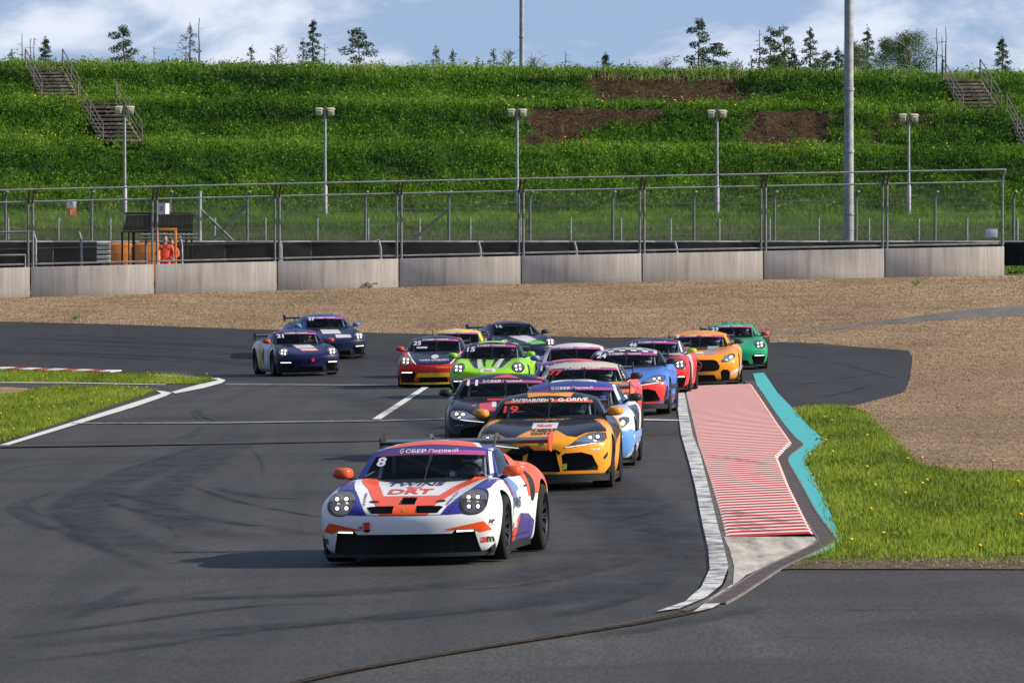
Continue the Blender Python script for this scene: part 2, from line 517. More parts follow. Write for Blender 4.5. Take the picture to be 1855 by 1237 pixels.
# ---------------------------------------------------------------- painted lines
WHITE = worn_paint('line_white', (.62, .61, .59), (.09, .09, .09), .25)
WHITE_WORN = worn_paint('line_white_scrubbed', (.60, .60, .60), (.055, .055, .055), .74, 2.6, 1.5)
def line(name, polys, m=WHITE, lift=.024): return sheet(name, polys, lift, m)
line('edge_line', [[(-60, 829), (0, 808), (140, 763.5), (230, 734.5), (292, 714.5), (283, 709), (296, 710), (311, 713), (300, 719), (240, 740), (150, 767), (0, 813), (-60, 834)]])
line('edge_line', [[(310, 712), (330, 706), (360, 698), (396, 690), (382, 687), (396, 686), (409, 690), (402, 695), (370, 704), (335, 711), (318, 714)]])
line('edge_line', [[(280, 680), (330, 682), (376, 687), (372, 690), (330, 686), (280, 683)]])
line('dash_line', [[(674, 761), (690, 761), (778, 702), (766, 702)]])
line('joint_line', [[(130, 768), (400, 766.5), (680, 763), (860, 758.5), (860, 760), (680, 764.8), (400, 768.5), (130, 769.5)]], worn_paint('joint_white', (.24, .24, .24), (.07, .07, .07), .6))
line('joint_line', [[(408, 697), (640, 698), (900, 699), (900, 700.2), (640, 699.4), (408, 698.6)]], MATS.get('joint_white') or worn_paint('joint_white', (.24, .24, .24), (.07, .07, .07), .6))
line('joint_line', [[(0, 693.5), (120, 694), (300, 697.5), (300, 698.4), (120, 695.2), (0, 694.6)]], WHITE)
line('joint_line', [[(1160, 761), (1232, 762.5), (1232, 764), (1160, 763)]], WHITE)
line('edge_line', [[(1224, 713), (1240, 713), (1246, 745), (1255, 790), (1269, 826), (1284, 886), (1299, 949), (1311, 992), (1320, 1030), (1308, 1062), (1279, 1086), (1231, 1106), (1188, 1112), (1240, 1094), (1270, 1068), (1286, 1034), (1283, 997), (1272, 949), (1260, 886), (1248, 838), (1234, 790), (1228, 745)]], WHITE_WORN)
line('worn_line', [[(1256, 1113), (1290, 1106), (1340, 1078), (1352, 1058), (1325, 1064), (1290, 1086)]], WHITE_WORN, .026)

# ---------------------------------------------------------------- tyre marks and dark asphalt bands
def skid_mat():
    m, nt, N, L, b = nodes('tyre_mark')
    tc = N.new('ShaderNodeTexCoord')
    n = noise_at(N, L, mapping(N, L, tc.outputs['Object'], (2, .5, 1)), 1.0, 6, .7)
    mr = N.new('ShaderNodeMapRange'); mr.inputs['From Min'].default_value = .35; mr.inputs['From Max'].default_value = .75; mr.inputs['To Min'].default_value = .1; mr.inputs['To Max'].default_value = .85
    L.new(n.outputs['Fac'], mr.inputs['Value'])
    fa = N.new('ShaderNodeAttribute'); fa.attribute_name = 'fade'
    mu = N.new('ShaderNodeMath'); mu.operation = 'MULTIPLY'; L.new(mr.outputs[0], mu.inputs[0]); L.new(fa.outputs['Fac'], mu.inputs[1]); L.new(mu.outputs[0], b.inputs['Alpha'])
    b.inputs['Base Color'].default_value = (.016, .016, .017, 1); b.inputs['Roughness'].default_value = .6
    return m
SKID = skid_mat()
def smooth_px(P, n=8):
    out = []
    for i in range(len(P) - 1):
        p0 = P[max(0, i - 1)]; p1 = P[i]; p2 = P[i + 1]; p3 = P[min(len(P) - 1, i + 2)]
        for a in range(n):
            t = a / n
            out.append(tuple(.5 * (2 * p1[c] + (p2[c] - p0[c]) * t + (2 * p0[c] - 5 * p1[c] + 4 * p2[c] - p3[c]) * t * t + (3 * p1[c] - p0[c] - 3 * p2[c] + p3[c]) * t ** 3) for c in (0, 1)))
    out.append(P[-1]); return out
def ribbon(name, P, w, lift, m, kind='structure', parent=None):
    """band of width w metres (or a list) along a path given in pixels; its fade attribute runs out to the edges and ends"""
    G = [Vector((*at(*p), 0)) for p in smooth_px(P)]
    n = len(G); V, Fc, A = [], [], []
    for i, p in enumerate(G):
        t = (G[min(i + 1, n - 1)] - G[max(0, i - 1)]).normalized(); s = Vector((t.y, -t.x, 0))
        ww = w if not isinstance(w, (list, tuple)) else w[0] + (w[1] - w[0]) * i / (n - 1)
        for k, f in ((-.5, 0), (-.25, .8), (0, 1), (.25, .8), (.5, 0)):
            a = p + s * ww * k
            V.append((a.x, a.y, gz(a.x, a.y) + lift)); A.append(f * min(1, i / (n * .25), (n - 1 - i) / (n * .25)))
    for i in range(n - 1):
        for k in range(4):
            q = (i * 5 + k, i * 5 + k + 1, i * 5 + k + 6, i * 5 + k + 5)
            e1 = Vector(V[q[1]]) - Vector(V[q[0]]); e2 = Vector(V[q[3]]) - Vector(V[q[0]])
            Fc.append(q if e1.cross(e2).z > 0 else q[::-1])
    me = np_mesh(name, V, Fc)
    at_ = me.attributes.new('fade', 'FLOAT', 'POINT'); at_.data.foreach_set('value', np.array(A, dtype=np.float32))
    o = link(name, me, parent, m)
    if not parent: o['kind'] = kind
    return o
MARKS = [([(365, 738), (356, 744), (362, 752), (378, 760), (392, 766)], .07), ([(372, 738), (364, 745), (371, 753), (386, 761), (398, 766)], .07), ([(358, 740), (350, 747), (357, 757), (372, 764)], .05),
         ([(120, 884), (170, 890), (260, 905), (380, 940), (520, 960), (580, 972)], .22), ([(60, 905), (30, 920), (60, 945), (140, 970), (230, 1010), (300, 1040)], .18),
         ([(110, 890), (55, 908), (60, 925), (85, 938)], .10), ([(140, 905), (110, 925), (150, 960), (145, 975), (200, 1005)], .22), ([(200, 890), (215, 915), (300, 935), (420, 950)], .15),
         ([(300, 860), (420, 905), (540, 930), (600, 940)], .10), ([(255, 1060), (190, 1095), (130, 1124)], .16), ([(160, 1112), (300, 1085), (420, 1068)], .12),
         ([(0, 862), (60, 845), (200, 838), (330, 828)], .10), ([(310, 802), (350, 785), (370, 770)], .05), ([(330, 802), (360, 786), (385, 770)], .05),
         ([(440, 803), (470, 825), (480, 850), (476, 870)], .04), ([(190, 865), (250, 845), (330, 820), (420, 795)], .12), ([(330, 975), (318, 962), (308, 950)], .04), ([(280, 975), (290, 990)], .04),
         ([(0, 1160), (150, 1140), (330, 1115), (480, 1098), (700, 1092)], .2), ([(0, 1205), (220, 1180), (420, 1150), (600, 1130), (900, 1090)], .22), ([(380, 880), (470, 900), (560, 905)], .2),
         ([(1420, 655), (1500, 657), (1560, 668), (1640, 690)], .12), ([(1440, 700), (1500, 690), (1570, 680), (1600, 672)], .14), ([(1480, 722), (1530, 712), (1590, 695)], .2), ([(1400, 640), (1470, 650), (1540, 652)], .1),
         ([(0, 620), (150, 625), (300, 632), (440, 640)], .25), ([(0, 640), (150, 645), (330, 655), (440, 660)], .2), ([(20, 605), (200, 611), (420, 617)], .2),
         ([(1090, 950), (1180, 930), (1250, 900)], .1), ([(1000, 1120), (1120, 1090), (1230, 1040)], .22), ([(1060, 1160), (1240, 1130), (1380, 1100)], .3), ([(760, 1070), (960, 1060), (1180, 1010)], .2)]
for P, w in MARKS: ribbon('tyre_mark', P, w * 1.7, .030, SKID)
BROAD = [([(430, 770), (330, 830), (200, 880), (150, 930), (240, 985), (420, 1010)], .9), ([(470, 775), (380, 840), (290, 900), (330, 950), (520, 985)], .8), ([(-40, 1120), (260, 1090), (620, 1075), (980, 1040), (1220, 960)], 1.2),
         ([(-40, 1180), (300, 1150), (700, 1120), (1040, 1080), (1240, 1000)], 1.0), ([(900, 770), (1080, 860), (1180, 930), (1240, 1000), (1230, 1050)], 1.0), ([(-40, 612), (200, 618), (420, 628), (700, 650), (1000, 690)], 1.5), ([(-40, 636), (200, 642), (420, 655), (640, 690)], 1.2), ([(560, 700), (760, 760), (960, 850), (1120, 940), (1180, 1020)], 1.1)]
for P, w in BROAD: ribbon('rubber_band', P, w, .027, SKID)
for P, w in (([(1296, 932), (1340, 938), (1400, 950), (1450, 962)], .10), ([(1300, 950), (1350, 956), (1400, 966)], .09), ([(1305, 962), (1370, 968), (1420, 974)], .08), ([(1262, 830), (1330, 838), (1400, 850)], .07)): ribbon('tyre_mark', P, w * 2, .068, SKID)
DARK_BAND = mat('pavement_band', (.024, .023, .023), .9)
ribbon('pavement_band', [(-20, 811), (270, 807), (420, 805), (700, 799.5), (880, 798)], [1.5, .2], .028, DARK_BAND)  # dark band across the asphalt, narrowing to the right
ribbon('pavement_band', [(1140, 789), (1250, 788)], .045, .028, DARK_BAND)
ribbon('pavement_band', [(1540, 1107), (1610, 1107.5), (1700, 1105)], [.05, .02], .030, mat('rust_stain', (.07, .045, .035), .9))

# ---------------------------------------------------------------- kerb: one rib after another, saw-toothed
KL = [(1241, 716), (1263, 810), (1279, 858), (1299, 925), (1311, 975)]
KR = [(1358, 695), (1386, 735), (1410, 771), (1437, 808), (1412, 834), (1433, 886), (1457, 933), (1479, 975)]
def px_at_row(P, y):
    for (x0, y0), (x1, y1) in zip(P, P[1:]):
        if y0 <= y <= y1: return x0 + (x1 - x0) * (y - y0) / (y1 - y0)
    return P[0][0] + (P[1][0] - P[0][0]) * (y - P[0][1]) / (P[1][1] - P[0][1]) if y < P[0][1] else P[-1][0]
def row_of(d, x):
    return HOR + (CAM_H - gz(x, d)) * FPX / d
KRED = worn_paint('kerb_red', (.43, .032, .034), (.55, .36, .32), .10, 1.2, 1.6)
KWHITE = worn_paint('kerb_white', (.70, .63, .59), (.42, .28, .25), .22, 1.2, 1.6)
kerb = empty('kerb', (0, 0, 0)); tag(kerb, kind='structure')
def build_kerb():
    d0 = at(1390, 975)[1]; d1 = at(1300, 700)[1]
    n = int((d1 - d0) / .96) * 2
    for k in range(n):
        a = d0 + (k // 2) * .96 + (k % 2) * .38; pitch = .38 if k % 2 == 0 else .58; b = a + pitch
        bm = bmesh.new()
        prof = [(a, .012), (a + pitch * .16, .036), (b - .02, .018), (b, .012)]
        rows = []
        for d, h in prof:
            y = row_of(d, 3.5)
            xl = (px_at_row(KL, y) - 927.5) * d / FPX + .03; xr = (px_at_row(KR, y) - 927.5) * d / FPX - .02
            xs = [xl, xl + .04, xr - .05, xr]
            hs = [.012, h, h + .02, .012]
            rows.append([bm.verts.new((x, d, gz(x, d) + z + .012)) for x, z in zip(xs, hs)])
        for i in range(len(rows) - 1):
            for j in range(3):
                bm.faces.new((rows[i][j], rows[i][j + 1], rows[i + 1][j + 1], rows[i + 1][j]))
        o = link('kerb_block', bm_mesh(bm, 'kerb_block'), kerb, KRED if k % 2 == 0 else KWHITE)
build_kerb()
CONC = soil_mat('kerb_concrete', (.22, .20, .18), (.40, .38, .36), (.52, .50, .48), 2.0)
def worn_concrete():
    m, nt, N, L, b = nodes('kerb_end_concrete')
    tc = N.new('ShaderNodeTexCoord'); P = tc.outputs['Object']
    n = noise_at(N, L, mapping(N, L, P, (3.0, .30, 1)), 1.0, 7, .65); g = noise_at(N, L, mapping(N, L, P, (30, 9, 1)), 1.0, 3)
    r = ramp(N, [(.34, (.10, .09, .082)), (.46, (.34, .315, .28)), (.62, (.56, .52, .46))]); L.new(n.outputs['Fac'], r.inputs[0])
    r2 = ramp(N, [(.3, (.75, .75, .75)), (.7, (1.15, 1.15, 1.15))]); L.new(g.outputs['Fac'], r2.inputs[0])
    L.new(mixc(N, L, 1.0, r.outputs[0], r2.outputs[0], 'MULTIPLY'), b.inputs['Base Color']); b.inputs['Roughness'].default_value = .9
    return m
sheet('kerb_end', [[(1311, 976), (1479, 976), (1484, 984), (1440, 1006), (1392, 1028), (1352, 1046), (1328, 1066), (1330, 1030), (1322, 1000)]], .026, worn_concrete())
# pale gutter between the white line and the kerb, then the dark slot drain and the turquoise strip
ribbon('kerb_gutter', [(1240, 714), (1251, 760), (1260, 808), (1276, 858), (1292, 910), (1308, 972), (1322, 1010), (1326, 1045), (1305, 1078), (1240, 1110)], [.10, .08], .022, mat('gutter_dirt', (.075, .068, .06), .95, var=.4, vscale=2))
drain = empty('slot_drain', (0, 0, 0)); tag(drain, kind='structure')
DRAINP = [(1357, 692), (1372, 712), (1392, 744), (1410, 770), (1430, 795), (1444, 808), (1436, 816), (1416, 834), (1426, 858), (1443, 890), (1465, 932), (1494, 974), (1497, 984), (1478, 996), (1440, 1014), (1398, 1034), (1360, 1058), (1320, 1084), (1290, 1100)]
def build_drain():
    GRATE = mat('drain_iron', (.075, .054, .048), .75, var=.35, vscale=8, metal=.2); RIMM = mat('drain_edge', (.13, .12, .12), .8, var=.3, vscale=10)
    G = [Vector((*at(*p), 0)) for p in smooth_px(DRAINP, 6)]
    # resample to one-metre grates
    out = [G[0]]; acc = 0
    for a, b in zip(G, G[1:]):
        seg = (b - a).length; t = 0
        while acc + seg - t >= 1.0:
            t += 1.0 - acc; acc = 0; out.append(a.lerp(b, t / seg))
        acc += seg - t
    W = .085
    nor = []
    for i, p in enumerate(out):
        t = (out[min(i + 1, len(out) - 1)] - out[max(0, i - 1)]).normalized(); nor.append(Vector((t.y, -t.x, 0)))
    for i in range(len(out) - 1):
        bm = bmesh.new()
        for (u0, u1), z, mi in (((-W, W), .028, 0), ((-W - .022, -W), .032, 1), ((W, W + .022), .032, 1)):
            q = []
            for j, f in ((i, .012), (i + 1, -.012)):
                p = out[j] + (out[i + 1] - out[i]).normalized() * f
                for u in ((u0, u1) if j == i else (u1, u0)):
                    v = p + nor[j] * u; q.append(bm.verts.new((v.x, v.y, gz(v.x, v.y) + z)))
            f = bm.faces.new(q); f.material_index = mi
            r = bmesh.ops.extrude_face_region(bm, geom=[f])
            for e in r['geom']:
                if isinstance(e, bmesh.types.BMVert): e.co.z -= .02
        # slots
        p = out[i].lerp(out[i + 1], .5)
        bmesh.ops.recalc_face_normals(bm, faces=bm.faces)
        me = bm_mesh(bm, 'drain_grate'); me.materials.append(GRATE); me.materials.append(RIMM)
        link('drain_grate', me, drain)
build_drain()
ribbon('drain_seam', [(1292, 1099), (1262, 1110), (1180, 1128), (1100, 1142), (860, 1180), (640, 1218), (500, 1250)], [.15, .10], .024, soil_mat('rusty_seam', (.018, .016, .015), (.05, .036, .028), (.12, .085, .06), 7.0))
TURQ = worn_paint('turquoise_paint', (.05, .40, .42), (.07, .17, .14), .30, 2.5, .8)
sheet('turquoise_strip', [[(1364, 678), (1384, 676), (1408, 712), (1437, 742), (1468, 776), (1496, 800), (1472, 818), (1458, 836), (1476, 868), (1498, 914), (1515, 958), (1521, 984), (1502, 1000), (1464, 1018), (1424, 1034), (1400, 1038), (1440, 1016), (1480, 998), (1502, 984), (1496, 972), (1470, 930), (1448, 890), (1430, 858), (1422, 836), (1440, 818), (1448, 808), (1434, 794), (1412, 766), (1396, 744), (1376, 712)]], .020, TURQ)
# far inner kerb, red and white
inner = empty('kerb', (0, 0, 0)); tag(inner, kind='structure')
def build_inner():
    A = at(-60, 669); B = at(200, 676); C = at(282, 682)
    pts = [Vector((*A, 0)), Vector((*B, 0)), Vector((*C, 0))]
    L1 = (pts[1] - pts[0]).length; n = int(L1 / .55)
    for k in range(n):
        p = pts[0].lerp(pts[1], k / n); q = pts[0].lerp(pts[1], (k + 1) / n)
        t = (q - p).normalized(); s = Vector((-t.y, t.x, 0)) * .40
        bm = bmesh.new()
        vs = [bm.verts.new((v.x, v.y, gz(v.x, v.y) + h)) for v, h in ((p, .02), (q, .02), (q + s, .05), (p + s, .05))]
        f = bm.faces.new(vs)
        r = bmesh.ops.extrude_face_region(bm, geom=[f])
        for e in r['geom']:
            if isinstance(e, bmesh.types.BMVert): e.co.z += .03
        bmesh.ops.recalc_face_normals(bm, faces=bm.faces)
        link('kerb_block', bm_mesh(bm, 'kerb_block'), inner, KRED if k % 2 else KWHITE)
build_inner()
# ================================================================ RACE CARS
# local frame of a car: nose at y = 0, tail at +y, x to the car's own left, z up
U = [0, 0.3, 0.58, 0.82, 1.0]

TYPES = {}
TYPES['coupe'] = dict(   # rear-engined cup coupe
    front=[(.10, .12, .10, .44, .80), (.11, .05, .11, .37, .86), (.30, .03, .30, .33, .905), (.45, .00, .46, .30, .915),
           (.535, .03, .60, .33, .905), (.57, .10, .665, .43, .86)],
    side=[(.62, [.80, .87, .93, .95, .94, .85], [.10, .11, .30, .46, .62, .72]),
          (1.0, [.80, .88, .94, .96, .945, .84], [.10, .11, .30, .48, .66, .785]),
          (1.38, [.80, .87, .93, .95, .935, .82], [.10, .11, .31, .50, .69, .825]),
          (1.75, [.80, .85, .885, .905, .895, .79], [.10, .12, .32, .52, .72, .84]),
          (2.3, [.80, .85, .885, .905, .895, .79], [.10, .12, .32, .53, .73, .86]),
          (2.75, [.82, .88, .90, .92, .91, .80], [.10, .12, .33, .54, .75, .885]),
          (3.1, [.86, .93, .965, .98, .965, .82], [.12, .14, .34, .56, .78, .92]),
          (3.46, [.86, .95, 1.0, 1.01, .985, .82], [.12, .14, .34, .57, .80, .95]),
          (3.9, [.85, .93, .98, .99, .96, .78], [.14, .16, .35, .57, .80, .945]),
          (4.35, [.78, .86, .90, .91, .88, .70], [.22, .25, .40, .58, .78, .90])],
    top=[(.34, [.625, .62, .655, .71]), (.26, [.715, .713, .735, .80]), (.16, [.80, .798, .80, .84]), (.06, [.815, .815, .815, .845]),
         (0, [.80] * 4), (0, [.82] * 4), (0, [.86] * 4), (0, [.92, .92, .925, .945]), (-.05, [.92, .92, .93, .94])],
    deck=(3, 8), rear_bow=.20, axles=(1.0, 3.46), rw=(.335, .355), tw=(.30, .33), track=(.80, .84),
    c0=[(0, 1.38, .815), (.665, 1.66, .82), (.74, 1.82, .845), (.765, 2.4, .875), (.73, 3.05, .915), (.60, 3.75, .93), (0, 3.98, .92)],
    c1=[(0, 2.02, 1.145), (.555, 2.14, 1.115), (.612, 2.23, 1.108), (.63, 2.55, 1.122), (.595, 2.95, 1.092), (.50, 3.08, 1.092), (0, 3.13, 1.122)],
    crown=.092, bulge=.012,
    mirror=(.90, 1.72, .895), arm_z=.83,
    lights=dict(kind='round', c=(.685, .625), r=(.138, .122), rot=0, leds=[(-.048, .048), (.048, .048), (-.048, -.048), (.048, -.048)], led=.018),
    cuts=[([(-.77, .095), (-.71, .345), (-.53, .352), (-.49, .31), (.49, .31), (.53, .352), (.71, .345), (.77, .095)], .09),
          ([(-.52, .115), (-.49, .285), (.49, .285), (.52, .115)], .20),
          ([(.115, .522), (.115, .594), (.36, .594), (.40, .584), (.345, .522)], .10, 'm'),
          ([(-.09, .605), (-.078, .672), (.078, .672), (.09, .605)], .16)],
    grille=[((-.50, .12, .50, .28), 'mesh', .13)],
    drl=[(.535, .325, .70, .343)],
    splitter=(.075, .112, .04), wing=dict(y=4.42, z=1.15, half=.92, chord=.30, up=(.36,), kind='swan'),
    wiper=(.02, 1.36, .80), L=4.55)

def scaled(src, sx, sy, sz, **kw):
    P = dict(TYPES[src])
    P['front'] = [(a * sz, b * sy, c * sz, d * sy, e * sx) for a, b, c, d, e in P['front']]
    P['side'] = [(y * sy, [w * sx for w in ws], [z * sz for z in zs]) for y, ws, zs in P['side']]
    P['top'] = [(b, [z * sz for z in zs]) for b, zs in P['top']]
    P.update(kw)
    return P

TYPES['mid_coupe'] = scaled('coupe', .925, .97, 1.0,   # mid-engined two-seater
    axles=(.96, 3.40), rw=(.325, .335), tw=(.26, .29), track=(.745, .76),
    c0=[(0, 1.36, .815), (.63, 1.62, .82), (.70, 1.78, .845), (.72, 2.3, .875), (.69, 2.9, .91), (.56, 3.6, .93), (0, 3.85, .92)],
    c1=[(0, 2.0, 1.148), (.515, 2.12, 1.118), (.57, 2.21, 1.110), (.585, 2.45, 1.124), (.555, 2.80, 1.092), (.46, 2.95, 1.082), (0, 3.0, 1.102)],
    crown=.092, bulge=.012, mirror=(.865, 1.70, .905), arm_z=.84,
    lights=dict(kind='round', c=(.66, .63), r=(.135, .098), rot=-.35, leds=[(-.05, .036), (.042, .05), (-.042, -.042), (.05, -.028)], led=.021),
    cuts=[([(.47, .13), (.42, .34), (.50, .39), (.79, .385), (.80, .16), (.74, .125)], .12, 'm'),
          ([(-.36, .115), (-.33, .235), (.33, .235), (.36, .115)], .14)],
    grille=[((-.33, .12, .33, .23), 'mesh', .10), ((.48, .14, .77, .34), 'mesh', .09), ((-.77, .14, -.48, .34), 'mesh', .09)],
    drl=[(.50, .345, .76, .368)], splitter=(.075, .108, .04),
    wing=dict(y=4.25, z=1.03, half=.72, chord=.25, up=(.42,), kind='post'), wiper=(.02, 1.34, .80), L=4.4)

TYPES['long_coupe'] = dict(   # long-bonnet coupe with double-bubble roof
    front=[(.14, .08, .14, .42, .80), (.16, .02, .16, .36, .86), (.32, .02, .34, .34, .895), (.50, .02, .54, .37, .90),
           (.63, .00, .67, .42, .885), (.69, .10, .745, .54, .83)],
    side=[(.66, [.80, .87, .90, .915, .90, .82], [.14, .16, .34, .56, .70, .81]),
          (.95, [.80, .87, .92, .935, .915, .81], [.14, .16, .34, .56, .74, .865]),
          (1.3, [.80, .87, .915, .93, .91, .80], [.14, .16, .34, .58, .78, .895]),
          (1.75, [.80, .86, .885, .90, .885, .78], [.14, .16, .34, .60, .80, .925]),
          (2.3, [.80, .86, .88, .895, .885, .78], [.14, .16, .34, .60, .81, .94]),
          (2.8, [.80, .86, .89, .905, .895, .79], [.14, .16, .34, .60, .82, .955]),
          (3.1, [.82, .88, .92, .93, .92, .81], [.14, .16, .34, .60, .83, .975]),
          (3.42, [.83, .90, .94, .95, .93, .80], [.14, .16, .34, .60, .84, .99]),
          (3.9, [.80, .88, .92, .93, .90, .76], [.16, .18, .36, .60, .84, 1.0]),
          (4.25, [.75, .80, .84, .85, .82, .70], [.25, .28, .42, .60, .84, .98])],
    top=[(.40, [.745, .745, .765, .80]), (.30, [.805, .805, .82, .86]), (.2, [.865, .86, .865, .89]), (.1, [.905, .90, .90, .915]),
         (0, [.91] * 4), (0, [.92] * 4), (0, [.93] * 4), (0, [.96] * 4), (-.05, [.97] * 4)],
    deck=(3, 8), rear_bow=.16, axles=(.93, 3.40), rw=(.335, .34), tw=(.28, .29), track=(.775, .785),
    c0=[(0, 1.52, .915), (.72, 1.80, .915), (.765, 1.93, .93), (.775, 2.45, .95), (.74, 3.0, .97), (.56, 3.8, 1.0), (0, 4.0, 1.0)],
    c1=[(0, 2.14, 1.187), (.575, 2.25, 1.167), (.625, 2.33, 1.160), (.64, 2.6, 1.187), (.60, 2.95, 1.162), (.48, 3.1, 1.152), (0, 3.16, 1.172)],
    crown=.104, bulge=.012, mirror=(.91, 1.90, 1.0), arm_z=.96,
    lights=dict(kind='poly', poly=[(.30, .565), (.40, .615), (.50, .69), (.60, .735), (.72, .75), (.82, .735), (.835, .67), (.79, .625), (.60, .595)],
                leds=[(.53, .672), (.635, .69), (.735, .70)], led=.021, bar=[(.31, .567), (.60, .6), (.79, .63), (.825, .67)]),
    cuts=[([(-.24, .245), (-.185, .50), (-.15, .535), (.15, .535), (.185, .50), (.24, .245)], .18),
          ([(.27, .255), (.255, .46), (.30, .49), (.52, .50), (.66, .46), (.76, .255)], .14, 'm')],
    grille=[((-.20, .25, .20, .50), 'mesh', .15), ((.29, .26, .66, .44), 'mesh', .11), ((-.66, .26, -.29, .44), 'mesh', .11)],
    drl=[], splitter=(.115, .215, .05), wing=dict(y=4.25, z=1.10, half=.72, chord=.27, up=(.30,), kind='post'), wiper=(.02, 1.50, .915), L=4.4)

TYPES['grand_tourer'] = dict(   # very long bonnet, upright slatted grille
    front=[(.11, .10, .11, .44, .82), (.13, .03, .13, .38, .90), (.30, .02, .32, .35, .945), (.47, -.02, .52, .36, .955),
           (.60, -.01, .65, .44, .935), (.67, .08, .735, .56, .87)],
    side=[(.68, [.82, .90, .955, .965, .945, .86], [.11, .13, .32, .54, .70, .79]),
          (.97, [.82, .90, .965, .98, .955, .85], [.11, .13, .32, .56, .74, .845]),
          (1.4, [.82, .90, .96, .97, .945, .84], [.11, .13, .33, .58, .77, .875]),
          (1.9, [.82, .88, .915, .93, .91, .81], [.11, .13, .34, .58, .78, .895]),
          (2.4, [.82, .88, .915, .93, .91, .81], [.11, .13, .34, .59, .79, .91]),
          (2.9, [.82, .88, .915, .93, .92, .82], [.11, .13, .34, .60, .80, .93]),
          (3.25, [.84, .92, .97, .985, .965, .84], [.11, .14, .34, .60, .82, .955]),
          (3.6, [.85, .93, .985, 1.0, .98, .83], [.12, .14, .35, .60, .82, .97]),
          (4.05, [.84, .92, .96, .975, .95, .78], [.14, .16, .36, .60, .82, .97]),
          (4.45, [.76, .84, .88, .89, .86, .70], [.24, .27, .42, .60, .82, .95])],
    top=[(.42, [.725, .72, .74, .785]), (.34, [.775, .765, .78, .835]), (.24, [.82, .815, .82, .865]), (.12, [.865, .86, .86, .885]),
         (0, [.88] * 4), (0, [.89] * 4), (0, [.91] * 4), (0, [.94] * 4), (-.05, [.95] * 4)],
    deck=(3, 8), rear_bow=.16, axles=(.97, 3.60), rw=(.34, .35), tw=(.30, .31), track=(.80, .82),
    c0=[(0, 1.74, .875), (.68, 2.0, .88), (.755, 2.14, .90), (.78, 2.65, .925), (.75, 3.2, .95), (.58, 3.95, .97), (0, 4.15, .97)],
    c1=[(0, 2.36, 1.165), (.56, 2.48, 1.140), (.615, 2.56, 1.132), (.635, 2.8, 1.167), (.60, 3.15, 1.142), (.48, 3.3, 1.132), (0, 3.36, 1.152)],
    crown=.104, bulge=.012, mirror=(.93, 2.10, .985), arm_z=.94,
    lights=dict(kind='poly', poly=[(.57, .545), (.585, .61), (.66, .68), (.78, .725), (.86, .715), (.875, .66), (.80, .585), (.69, .54)],
                leds=[(.69, .60), (.79, .655)], led=.03, bar=[(.60, .60), (.68, .672), (.78, .712), (.85, .70)]),
    cuts=[([(-.50, .36), (-.53, .45), (-.47, .565), (-.38, .60), (.38, .60), (.47, .565), (.53, .45), (.50, .36), (.40, .33), (-.40, .33)], .12),
          ([(-.46, .125), (-.40, .25), (.40, .25), (.46, .125)], .13),
          ([(.56, .13), (.54, .31), (.60, .37), (.72, .36), (.76, .30), (.74, .13)], .12, 'm')],
    grille=[((-.50, .35, .50, .585), 'bars', .05), ((-.40, .13, .40, .24), 'mesh', .10)],
    drl=[], splitter=(.07, .11, .07), wing=dict(y=4.45, z=1.10, half=.78, chord=.27, up=(.34,), kind='post'), wiper=(.02, 1.72, .875), L=4.6)

# ---------------------------------------------------------------- body
def build_cage(P):
    bm = bmesh.new()
    fr, st, tp = P['front'], P['side'], P['top']
    K, J, I = len(fr), len(st), 4
    def uu(i): return U[abs(i)] * (1 if i >= 0 else -1)
    def front(k, i):
        zc, yc, zk, yk, xk = fr[k]; u = uu(i); a = abs(u)
        return Vector((u * xk, yc + (yk - yc) * a ** 2.3, zc + (zk - zc) * a ** 2))
    def side(k, j, s):
        if j == 0:
            zc, yc, zk, yk, xk = fr[k]; return Vector((s * xk, yk, zk))
        y, w, z = st[j - 1]; return Vector((s * w[k], y, z[k]))
    def back(k, i):
        y, w, z = st[-1]; u = uu(i)
        return Vector((u * w[k], y + P['rear_bow'] * (1 - abs(u) ** 2), z[k] + .02 * (1 - u * u) * (k == K - 1)))
    def top(j, i):
        if j == 0: return front(K - 1, i)
        if j == J: return back(K - 1, i)
        y, w, z = st[j - 1]; b, zs = tp[j - 1]; u = uu(i)
        zz = z[-1] if abs(i) == I else zs[abs(i)]
        return Vector((u * w[-1], y - b * (1 - abs(u) ** 2), zz))
    def bottom(j, i):
        if j == 0: return front(0, i)
        if j == J: return back(0, i)
        y, w, z = st[j - 1]; return Vector((uu(i) * w[0], y, z[0]))
    def grid(fn, na, nb, flip, mi=None):
        vs = [[bm.verts.new(fn(a, b)) for b in nb] for a in na]
        for a in range(len(na) - 1):
            for b in range(len(nb) - 1):
                q = (vs[a][b], vs[a][b + 1], vs[a + 1][b + 1], vs[a + 1][b])
                f = bm.faces.new(q[::-1] if flip else q)
                if mi: f.material_index = mi(na[a], nb[b])
    R = list(range(-I, I + 1))
    grid(front, range(K), R, False)
    grid(back, range(K), R, True)
    da, db = P['deck']
    grid(top, range(J + 1), R, False, lambda j, i: 1 if da < j <= db and -3 <= i <= 2 else 0)
    grid(bottom, range(J + 1), R, True, lambda j, i: 1)
    grid(lambda k, j: side(k, j, 1), range(K), range(J + 1), False)
    grid(lambda k, j: side(k, j, -1), range(K), range(J + 1), True)
    bmesh.ops.remove_doubles(bm, verts=bm.verts, dist=1e-4)
    bmesh.ops.recalc_face_normals(bm, faces=bm.faces)
    return bm

